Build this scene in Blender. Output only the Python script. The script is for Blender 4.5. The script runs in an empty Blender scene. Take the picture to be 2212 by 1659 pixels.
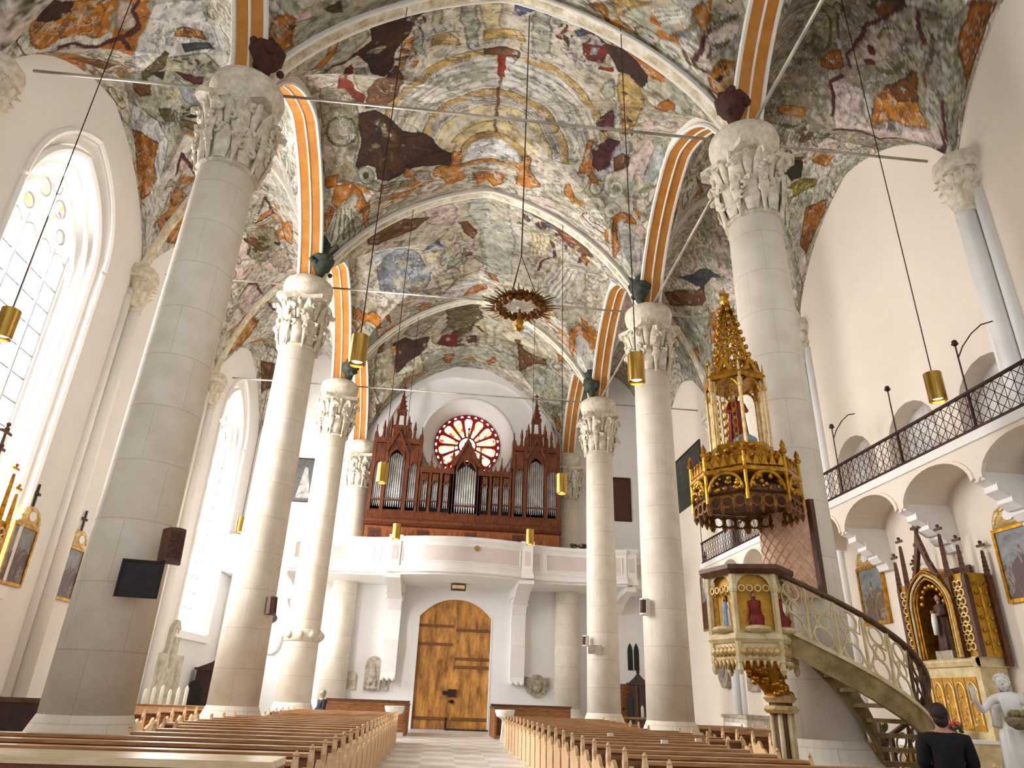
import bpy, math, random
import numpy as np
from mathutils import Matrix, Vector

scene = bpy.context.scene
COL = scene.collection
PI = math.pi

# ------------------------------------------------------------------ camera
EYE = (-0.5257, 0.0, 1.4512)
PITCH, YAW, ROLL = 0.42614, 0.08389, 0.03699
_cp, _sp, _cy, _sy, _cr, _sr = (math.cos(PITCH), math.sin(PITCH), math.cos(YAW), math.sin(YAW), math.cos(ROLL), math.sin(ROLL))
_f = Vector((_sy * _cp, _cy * _cp, _sp))
_r = Vector((_cy, -_sy, 0))
_u = _r.cross(_f)
_r2 = _cr * _r + _sr * _u
_u2 = -_sr * _r + _cr * _u
cam_data = bpy.data.cameras.new('camera')
cam_data.sensor_width = 36
cam_data.lens = 1485.907 / 2212 * 36
cam_data.clip_end = 200
cam = bpy.data.objects.new('camera', cam_data)
cam.matrix_world = Matrix(((_r2.x, _u2.x, -_f.x, EYE[0]), (_r2.y, _u2.y, -_f.y, EYE[1]), (_r2.z, _u2.z, -_f.z, EYE[2]), (0, 0, 0, 1)))
COL.objects.link(cam)
scene.camera = cam

# ------------------------------------------------------------------ light and exposure
world = bpy.data.worlds.new('daylight')
scene.world = world
world.use_nodes = True
_bg = world.node_tree.nodes['Background']
_bg.inputs[0].default_value = (0.98, 0.985, 1.0, 1)
_bg.inputs[1].default_value = WORLD_STRENGTH = 0.32
GLASS_STRENGTH = 11.0          # the overcast sky behind the frosted panes of the nave windows
scene.view_settings.view_transform = 'Standard'
scene.view_settings.look = 'None'
scene.view_settings.gamma = 1
scene.view_settings.use_curve_mapping = False
scene.view_settings.exposure = 1.48

def window_light(name, loc, sx, sy, power, rot):
    l = bpy.data.lights.new(name, 'AREA')
    l.shape = 'RECTANGLE'; l.size = sx; l.size_y = sy; l.energy = power; l.color = (1.0, 0.985, 0.96)
    o = bpy.data.objects.new(name, l); o.location = loc; o.rotation_euler = rot
    COL.objects.link(o)
    return o

# ------------------------------------------------------------------ plan of the church
HW = 5.4                      # pillar axis to the middle of the nave
AW = 10.5                     # outer wall
D1, BAY = 11.25, 7.62
PY = [D1, D1 + BAY, D1 + 2 * BAY]
WY = 34.11                    # west wall
ZS = 12.96                    # springing line of the vaults
NEAR = D1 - BAY

# ------------------------------------------------------------------ mesh helpers
def V(*a): return Vector(a)

class MB:
    def __init__(s):
        s.v = []; s.f = []; s.m = []; s.T = None; s.mi = 0
    def add(s, vs, fs):
        b = len(s.v)
        if s.T is not None:
            vs = [s.T @ Vector(p) for p in vs]
        s.v += [tuple(p) for p in vs]
        s.f += [tuple(i + b for i in f) for f in fs]
        s.m += [s.mi] * len(fs)
        return s
    def box(s, x0, x1, y0, y1, z0, z1):
        return s.add([(x0, y0, z0), (x1, y0, z0), (x1, y1, z0), (x0, y1, z0), (x0, y0, z1), (x1, y0, z1), (x1, y1, z1), (x0, y1, z1)],
                     [(0, 3, 2, 1), (4, 5, 6, 7), (0, 1, 5, 4), (1, 2, 6, 5), (2, 3, 7, 6), (3, 0, 4, 7)])
    def lathe(s, prof, n=24, c=(0, 0, 0), a0=0.0, a1=2 * PI, sx=1, sy=1, mod=None, caps=True):
        full = abs(a1 - a0 - 2 * PI) < 1e-6
        k = n if full else n + 1
        vs = []
        for (r, z) in prof:
            for i in range(k):
                a = a0 + (a1 - a0) * i / n
                q = r if mod is None else mod(r, z, a)
                vs.append((c[0] + q * math.cos(a) * sx, c[1] + q * math.sin(a) * sy, c[2] + z))
        fs = []
        for j in range(len(prof) - 1):
            for i in range(n):
                i2 = (i + 1) % k
                fs.append((j * k + i, j * k + i2, (j + 1) * k + i2, (j + 1) * k + i))
        if caps and full:
            fs.append(tuple(range(k - 1, -1, -1)))
            b = (len(prof) - 1) * k
            fs.append(tuple(b + i for i in range(k)))
        return s.add(vs, fs)
    def tube(s, pts, r, n=8, closed=False, flat=1.0):
        pts = [Vector(p) for p in pts]
        rs = r if isinstance(r, (list, tuple)) else [r] * len(pts)
        N = len(pts); rings = []
        ref = None
        for i in range(N):
            a = pts[(i - 1) % N] if (closed or i > 0) else pts[0]
            b = pts[(i + 1) % N] if (closed or i < N - 1) else pts[-1]
            t = (b - a)
            if t.length < 1e-9: t = Vector((0, 0, 1))
            t.normalize()
            if ref is None:
                ref = Vector((0, 0, 1)) if abs(t.z) < .9 else Vector((1, 0, 0))
            u = (ref - t * ref.dot(t))
            if u.length < 1e-6: u = t.orthogonal()
            u.normalize(); w = t.cross(u); ref = u
            rings.append([pts[i] + (u * math.cos(2 * PI * j / n) + w * (math.sin(2 * PI * j / n) * flat)) * rs[i] for j in range(n)])
        vs = [p for rg in rings for p in rg]
        fs = []
        for i in range(N if closed else N - 1):
            i2 = (i + 1) % N
            for j in range(n):
                j2 = (j + 1) % n
                fs.append((i * n + j, i * n + j2, i2 * n + j2, i2 * n + j))
        if not closed:
            fs.append(tuple(range(n - 1, -1, -1)))
            fs.append(tuple((N - 1) * n + j for j in range(n)))
        return s.add(vs, fs)
    def prism(s, poly, o=(0, 0, 0), ex=(1, 0, 0), ey=(0, 0, 1), ez=(0, 1, 0)):
        """polygon in the ex/ey plane pushed along ez"""
        o, ex, ey, ez = Vector(o), Vector(ex), Vector(ey), Vector(ez)
        n = len(poly)
        a = [o + ex * p[0] + ey * p[1] for p in poly]
        vs = a + [p + ez for p in a]
        fs = [tuple(range(n)), tuple(range(2 * n - 1, n - 1, -1))]
        fs += [(i, n + i, n + (i + 1) % n, (i + 1) % n) for i in range(n)]
        return s.add(vs, fs)
    def frame(s, outer, inner, o=(0, 0, 0), ex=(1, 0, 0), ey=(0, 0, 1), ez=(0, 1, 0), open_=False):
        """ring between two outlines of equal length, pushed along ez"""
        o, ex, ey, ez = Vector(o), Vector(ex), Vector(ey), Vector(ez)
        n = len(outer)
        A = [o + ex * p[0] + ey * p[1] for p in outer]; B = [o + ex * p[0] + ey * p[1] for p in inner]
        vs = A + B + [p + ez for p in A] + [p + ez for p in B]
        fs = []
        for i in range(n - 1 if open_ else n):
            j = (i + 1) % n
            fs += [(i, j, n + j, n + i), (2 * n + i, 3 * n + i, 3 * n + j, 2 * n + j), (i, 2 * n + i, 2 * n + j, j), (n + i, n + j, 3 * n + j, 3 * n + i)]
        if open_:
            fs += [(0, n, 3 * n, 2 * n), (n - 1, 3 * n - 1, 4 * n - 1, 2 * n - 1)]
        return s.add(vs, fs)
    def ball(s, c, r, sc=(1, 1, 1), n=12, m=8):
        prof = [(max(1e-4, math.sin(PI * i / m)) * r, -math.cos(PI * i / m) * r) for i in range(m + 1)]
        vs = []
        for (q, z) in prof:
            for i in range(n):
                a = 2 * PI * i / n
                vs.append((c[0] + q * math.cos(a) * sc[0], c[1] + q * math.sin(a) * sc[1], c[2] + z * sc[2]))
        fs = [(j * n + i, j * n + (i + 1) % n, (j + 1) * n + (i + 1) % n, (j + 1) * n + i) for j in range(m) for i in range(n)]
        return s.add(vs, fs)
    def loft(s, rings, cap=True):
        n = len(rings[0]); vs = [p for r in rings for p in r]
        fs = [(j * n + i, j * n + (i + 1) % n, (j + 1) * n + (i + 1) % n, (j + 1) * n + i) for j in range(len(rings) - 1) for i in range(n)]
        if cap:
            fs += [tuple(range(n - 1, -1, -1)), tuple((len(rings) - 1) * n + i for i in range(n))]
        return s.add(vs, fs)
    def strip(s, A, B):
        n = len(A)
        return s.add(list(A) + list(B), [(i, i + 1, n + i + 1, n + i) for i in range(n - 1)])
    def build(s, name, mat, parent=None, smooth=False, auto=None):
        me = bpy.data.meshes.new(name)
        me.from_pydata(s.v, [], s.f)
        mats = mat if isinstance(mat, (list, tuple)) else [mat]
        for m in mats: me.materials.append(m)
        if len(mats) > 1:
            me.polygons.foreach_set('material_index', s.m)
        if smooth:
            me.polygons.foreach_set('use_smooth', [True] * len(me.polygons))
            if auto is not None:
                try: me.set_sharp_from_angle(angle=math.radians(auto))
                except Exception: pass
        o = bpy.data.objects.new(name, me)
        COL.objects.link(o)
        if parent is not None: o.parent = parent
        return o

def tag(o, label=None, cat=None, group=None, kind=None):
    if label: o['label'] = label
    if cat: o['category'] = cat
    if group: o['group'] = group
    if kind: o['kind'] = kind
    return o

def thing(name, label, cat, loc=(0, 0, 0), rz=0.0, group=None):
    o = bpy.data.objects.new(name, None)
    o.empty_display_size = .2
    o.location = loc; o.rotation_euler = (0, 0, rz)
    COL.objects.link(o)
    return tag(o, label, cat, group)

def struct(o, label=None): return tag(o, label, None, None, 'structure')

def copy_tree(o, parent=None):
    c = o.copy(); COL.objects.link(c)
    if parent is not None: c.parent = parent
    for ch in list(o.children): copy_tree(ch, c)
    return c

def arc(cx, cz, r, a0, a1, n): return [(cx + r * math.cos(a0 + (a1 - a0) * i / n), cz + r * math.sin(a0 + (a1 - a0) * i / n)) for i in range(n + 1)]

def pointed(hw, z0, z1, rise, n=10):
    """outline of a pointed opening, from bottom left over the apex to bottom right"""
    c = (rise * rise - hw * hw) / (2 * hw); R = c + hw
    th = math.asin(min(1, rise / R))
    left = [(c - R * math.cos(th * i / n), z1 + R * math.sin(th * i / n)) for i in range(n + 1)]
    right = [(-x, z) for x, z in left[:-1]][::-1]
    return [(-hw, z0)] + left + right + [(hw, z0)]

# ------------------------------------------------------------------ materials
def lin(c):
    return tuple(((x / 255) / 12.92 if x / 255 <= .04045 else ((x / 255 + .055) / 1.055) ** 2.4) for x in c)

def mat(name, rgb, rough=.6, metal=0.0, var=.0, scale=4.0, rgb2=None, bump=0.0, bscale=30.0, stretch=None, coords='Object', emit=None):
    m = bpy.data.materials.new(name); m.use_nodes = True
    nt = m.node_tree; b = nt.nodes['Principled BSDF']
    b.inputs['Roughness'].default_value = rough; b.inputs['Metallic'].default_value = metal
    b.inputs['Base Color'].default_value = (*lin(rgb), 1)
    tc = nt.nodes.new('ShaderNodeTexCoord')
    src = tc.outputs[coords]
    if stretch:
        mp = nt.nodes.new('ShaderNodeMapping'); mp.inputs['Scale'].default_value = stretch
        nt.links.new(src, mp.inputs[0]); src = mp.outputs[0]
    if var or rgb2:
        nz = nt.nodes.new('ShaderNodeTexNoise'); nz.inputs['Scale'].default_value = scale; nz.inputs['Detail'].default_value = 6; nz.inputs['Roughness'].default_value = .62
        nt.links.new(src, nz.inputs['Vector'])
        rp = nt.nodes.new('ShaderNodeValToRGB')
        c1 = lin(rgb); c2 = lin(rgb2) if rgb2 else tuple(x * (1 - var) for x in c1)
        rp.color_ramp.elements[0].position = .36; rp.color_ramp.elements[1].position = .66
        rp.color_ramp.elements[0].color = (*c2, 1); rp.color_ramp.elements[1].color = (*c1, 1)
        nt.links.new(nz.outputs['Fac'], rp.inputs[0]); nt.links.new(rp.outputs[0], b.inputs['Base Color'])
    if bump:
        n2 = nt.nodes.new('ShaderNodeTexNoise'); n2.inputs['Scale'].default_value = bscale; n2.inputs['Detail'].default_value = 5
        nt.links.new(src, n2.inputs['Vector'])
        bp = nt.nodes.new('ShaderNodeBump'); bp.inputs['Strength'].default_value = bump; bp.inputs['Distance'].default_value = .02
        nt.links.new(n2.outputs['Fac'], bp.inputs['Height']); nt.links.new(bp.outputs[0], b.inputs['Normal'])
    if emit:
        b.inputs['Emission Color'].default_value = (*lin(emit[0]), 1); b.inputs['Emission Strength'].default_value = emit[1]
    return m

def brick_mat(name, rgb, rgb2, mortar, sx, sy, rough=.7, axis='wall'):
    m = mat(name, rgb, rough, bump=.15, bscale=18)
    nt = m.node_tree; b = nt.nodes['Principled BSDF']
    tc = nt.nodes.new('ShaderNodeTexCoord')
    bt = nt.nodes.new('ShaderNodeTexBrick')
    bt.inputs['Color1'].default_value = (*lin(rgb), 1); bt.inputs['Color2'].default_value = (*lin(rgb2), 1); bt.inputs['Mortar'].default_value = (*lin(mortar), 1)
    bt.inputs['Scale'].default_value = 1; bt.inputs['Mortar Size'].default_value = .012; bt.inputs['Brick Width'].default_value = sx; bt.inputs['Row Height'].default_value = sy
    bt.inputs['Bias'].default_value = 0
    if axis == 'column':
        sep = nt.nodes.new('ShaderNodeSeparateXYZ'); nt.links.new(tc.outputs['Object'], sep.inputs[0])
        at = nt.nodes.new('ShaderNodeMath'); at.operation = 'ARCTAN2'
        nt.links.new(sep.outputs[1], at.inputs[0]); nt.links.new(sep.outputs[0], at.inputs[1])
        cb = nt.nodes.new('ShaderNodeCombineXYZ'); nt.links.new(at.outputs[0], cb.inputs[0]); nt.links.new(sep.outputs[2], cb.inputs[1])
        vec = cb.outputs[0]
    else:
        vec = tc.outputs['Object']
    nt.links.new(vec, bt.inputs['Vector'])
    nz = nt.nodes.new('ShaderNodeTexNoise'); nz.inputs['Scale'].default_value = 2.2; nz.inputs['Detail'].default_value = 7
    nt.links.new(tc.outputs['Object'], nz.inputs['Vector'])
    mx = nt.nodes.new('ShaderNodeMix'); mx.data_type = 'RGBA'; mx.blend_type = 'MULTIPLY'
    rp = nt.nodes.new('ShaderNodeValToRGB'); rp.color_ramp.elements[0].position = .3; rp.color_ramp.elements[1].position = .62
    rp.color_ramp.elements[0].color = (.88, .86, .82, 1); rp.color_ramp.elements[1].color = (1, 1, 1, 1)
    nt.links.new(nz.outputs['Fac'], rp.inputs[0])
    mx.inputs[0].default_value = 1
    nt.links.new(bt.outputs['Color'], mx.inputs[6]); nt.links.new(rp.outputs[0], mx.inputs[7]); nt.links.new(mx.outputs[2], b.inputs['Base Color'])
    return m

PLASTER = mat('white_plaster', (238, 236, 233), .85, var=.05, scale=.5, bump=.05, bscale=12)
PLASTER_R = mat('cream_plaster', (238, 226, 210), .85, var=.06, scale=.5, bump=.05, bscale=12)
STUCCO = mat('stucco', (238, 234, 224), .8, var=.10, scale=5, bump=.25, bscale=16)
STONE = brick_mat('pillar_ashlar', (236, 228, 214), (231, 222, 206), (218, 207, 188), 1.45, .92, .75, 'column')
CARVED = mat('carved_stone', (232, 224, 208), .8, rgb2=(196, 184, 160), scale=6, bump=.3, bscale=20)
GREYSTONE = mat('grey_relief_stone', (190, 180, 164), .85, rgb2=(140, 130, 114), scale=5, bump=.5, bscale=18)
PALESTONE = mat('pale_slab_stone', (215, 208, 190), .85, rgb2=(176, 168, 146), scale=4, bump=.3, bscale=14)
WHITEPAINT = mat('white_lime_paint', (243, 240, 236), .7, var=.04, scale=2)
PANEL = mat('parapet_panel_pink_grey', (224, 212, 206), .8, var=.06, scale=3)
GOLD = mat('gilding', (212, 160, 52), .32, .85, rgb2=(150, 100, 26), scale=9, bump=.3, bscale=30)
GOLDPALE = mat('pale_gilding', (236, 214, 160), .45, .35, rgb2=(200, 160, 90), scale=7, bump=.2, bscale=30)
GOLDBACK = mat('gold_ground', (206, 158, 40), .5, .3, rgb2=(176, 122, 24), scale=12)
BRASS = mat('brass', (196, 158, 78), .3, .9, rgb2=(150, 112, 44), scale=3, stretch=(6, 6, .6))
OAK = mat('pew_oak', (164, 106, 54), .5, rgb2=(104, 60, 24), scale=3, stretch=(1, 8, 8), bump=.08, bscale=22)
OAKLIGHT = mat('pew_end_oak', (236, 204, 162), .5, rgb2=(212, 168, 118), scale=4, stretch=(6, 6, 1), bump=.1, bscale=20)
OAKTOP = mat('pew_rail_oak', (204, 156, 102), .35, rgb2=(160, 106, 54), scale=3, stretch=(1, 8, 8))
DOOROAK = mat('door_oak', (210, 150, 70), .55, rgb2=(124, 76, 22), scale=1.6, stretch=(2.4, 2.4, .7), bump=.15, bscale=12)
ORGANWOOD = mat('organ_walnut', (122, 62, 26), .5, rgb2=(82, 36, 14), scale=3, stretch=(4, 4, .7), bump=.1, bscale=20)
ORGANLIGHT = mat('organ_console_wood', (176, 104, 44), .5, rgb2=(128, 66, 24), scale=3, stretch=(4, 4, .7))
DARKWOOD = mat('dark_stained_wood', (62, 34, 24), .5, rgb2=(38, 20, 14), scale=4, stretch=(3, 3, .8))
BROWNWOOD = mat('brown_wood', (104, 62, 36), .5, rgb2=(72, 40, 22), scale=4, stretch=(3, 3, .8))
STAIRWOOD = mat('stair_stone_olive', (168, 146, 96), .6, rgb2=(120, 98, 50), scale=4, bump=.15, bscale=16)
RAILWOOD = mat('carved_rail_wood', (104, 72, 40), .5, rgb2=(66, 42, 20), scale=5, stretch=(4, 4, 1))
CREAMPAINT = mat('cream_painted_wood', (228, 212, 170), .55, rgb2=(196, 172, 120), scale=5)
PINKSTUCCO = mat('pink_diaper_panel', (236, 190, 166), .6, rgb2=(206, 150, 126), scale=6)
IRON = mat('black_iron', (44, 36, 34), .5, .6, rgb2=(74, 40, 34), scale=4)
RODIRON = mat('tie_rod_iron', (206, 200, 188), .45, .5, rgb2=(150, 142, 130), scale=1.2)
PIPE = mat('pipe_metal', (206, 206, 204), .3, .85, rgb2=(160, 160, 160), scale=2)
DARK = mat('dark_void_paint', (30, 27, 26), .7)
BLACKCLOTH = mat('black_cloth', (16, 15, 17), .9, bump=.1, bscale=60)
GREYCLOTH = mat('charcoal_cloth', (54, 56, 62), .9, bump=.1, bscale=60)
SKIN = mat('skin', (196, 148, 122), .5)
HAIRBROWN = mat('dark_brown_hair', (44, 26, 20), .6, bump=.4, bscale=70)
HAIRGREY = mat('grey_hair', (150, 148, 146), .6, bump=.4, bscale=70)
MARBLE = mat('white_marble', (236, 234, 230), .4, rgb2=(212, 208, 200), scale=3)
REDROBE = mat('red_robe', (150, 28, 20), .6, rgb2=(108, 14, 12), scale=5)
BLUEROBE = mat('blue_grey_robe', (150, 166, 184), .6, rgb2=(112, 128, 150), scale=5)
BROWNROBE = mat('brown_habit', (96, 66, 50), .7, rgb2=(64, 42, 32), scale=5)
WHITECLOTH = mat('white_linen', (242, 240, 236), .8)
WAX = mat('candle_wax', (244, 238, 224), .5)
FLAME = mat('candle_flame', (255, 200, 90), .5, emit=((255, 190, 80), 12))
BULB = mat('lamp_lens', (255, 244, 220), .4, emit=((255, 236, 200), 3.0))
LEAF = mat('flower_foliage', (50, 84, 40), .7, rgb2=(30, 54, 26), scale=20)
PETAL = mat('red_petals', (150, 32, 40), .6, rgb2=(214, 90, 96), scale=30)
YELLOWPETAL = mat('yellow_petals', (236, 206, 60), .6)
SPEAKER = mat('brown_speaker_cloth', (96, 60, 42), .8, rgb2=(60, 34, 24), scale=20)
BOARD = mat('dark_slate_board', (46, 44, 42), .7, rgb2=(30, 29, 28), scale=6)
# ------------------------------------------------------------------ vault geometry (pointed groin vaults over three aisles)
_P0, _P1 = 0.2241, 1.1846
def q_prof(t):
    """height of the pointed arch, 1 at the crown and 0 at the springing"""
    t = np.clip(np.abs(t), 0, 1)
    return (np.sqrt(51.84 - (1.6 + 5.07 * t) ** 2) - 2.712) / 4.308
def arc_to_plan(s):
    a = np.abs(s)
    return np.sign(s) * (7.2 * np.sin(_P0 + a * (_P1 - _P0)) - 1.6) / 5.07
def plan_to_arc(u):
    a = np.clip(np.abs(u), 0, 1)
    return np.sign(u) * (np.arcsin((1.6 + 5.07 * a) / 7.2) - _P0) / (_P1 - _P0)
def nave_rise(y): return 4.04 + .0394 * (y - 11.25)
ARCADE_RISE, WALL_RISE, AISLE_RISE = 3.35, 3.0, 5.0
def cell_xy(cell, u, v):
    k = int(cell[1]); yc = D1 + (k - .5) * BAY
    y = yc + v * BAY / 2
    if cell[0] == 'N': x = u * HW
    elif cell[0] == 'L': x = -(HW + AW) / 2 + u * (AW - HW) / 2
    else: x = (HW + AW) / 2 + u * (AW - HW) / 2
    return x, y
def vault_z(cell, u, v):
    x, y = cell_xy(cell, u, v)
    if cell[0] == 'N':
        h = nave_rise(y); hs = ARCADE_RISE + (h - ARCADE_RISE) * (1 - u * u)
        return ZS + np.maximum(h * q_prof(u), hs * q_prof(v))
    w = u if cell[0] == 'R' else -u          # +1 at the outer wall
    hs = ARCADE_RISE + (WALL_RISE - ARCADE_RISE) * (w + 1) / 2 + 1.5 * (1 - u * u)
    return ZS + np.maximum(AISLE_RISE * q_prof(u), hs * q_prof(v))
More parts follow.
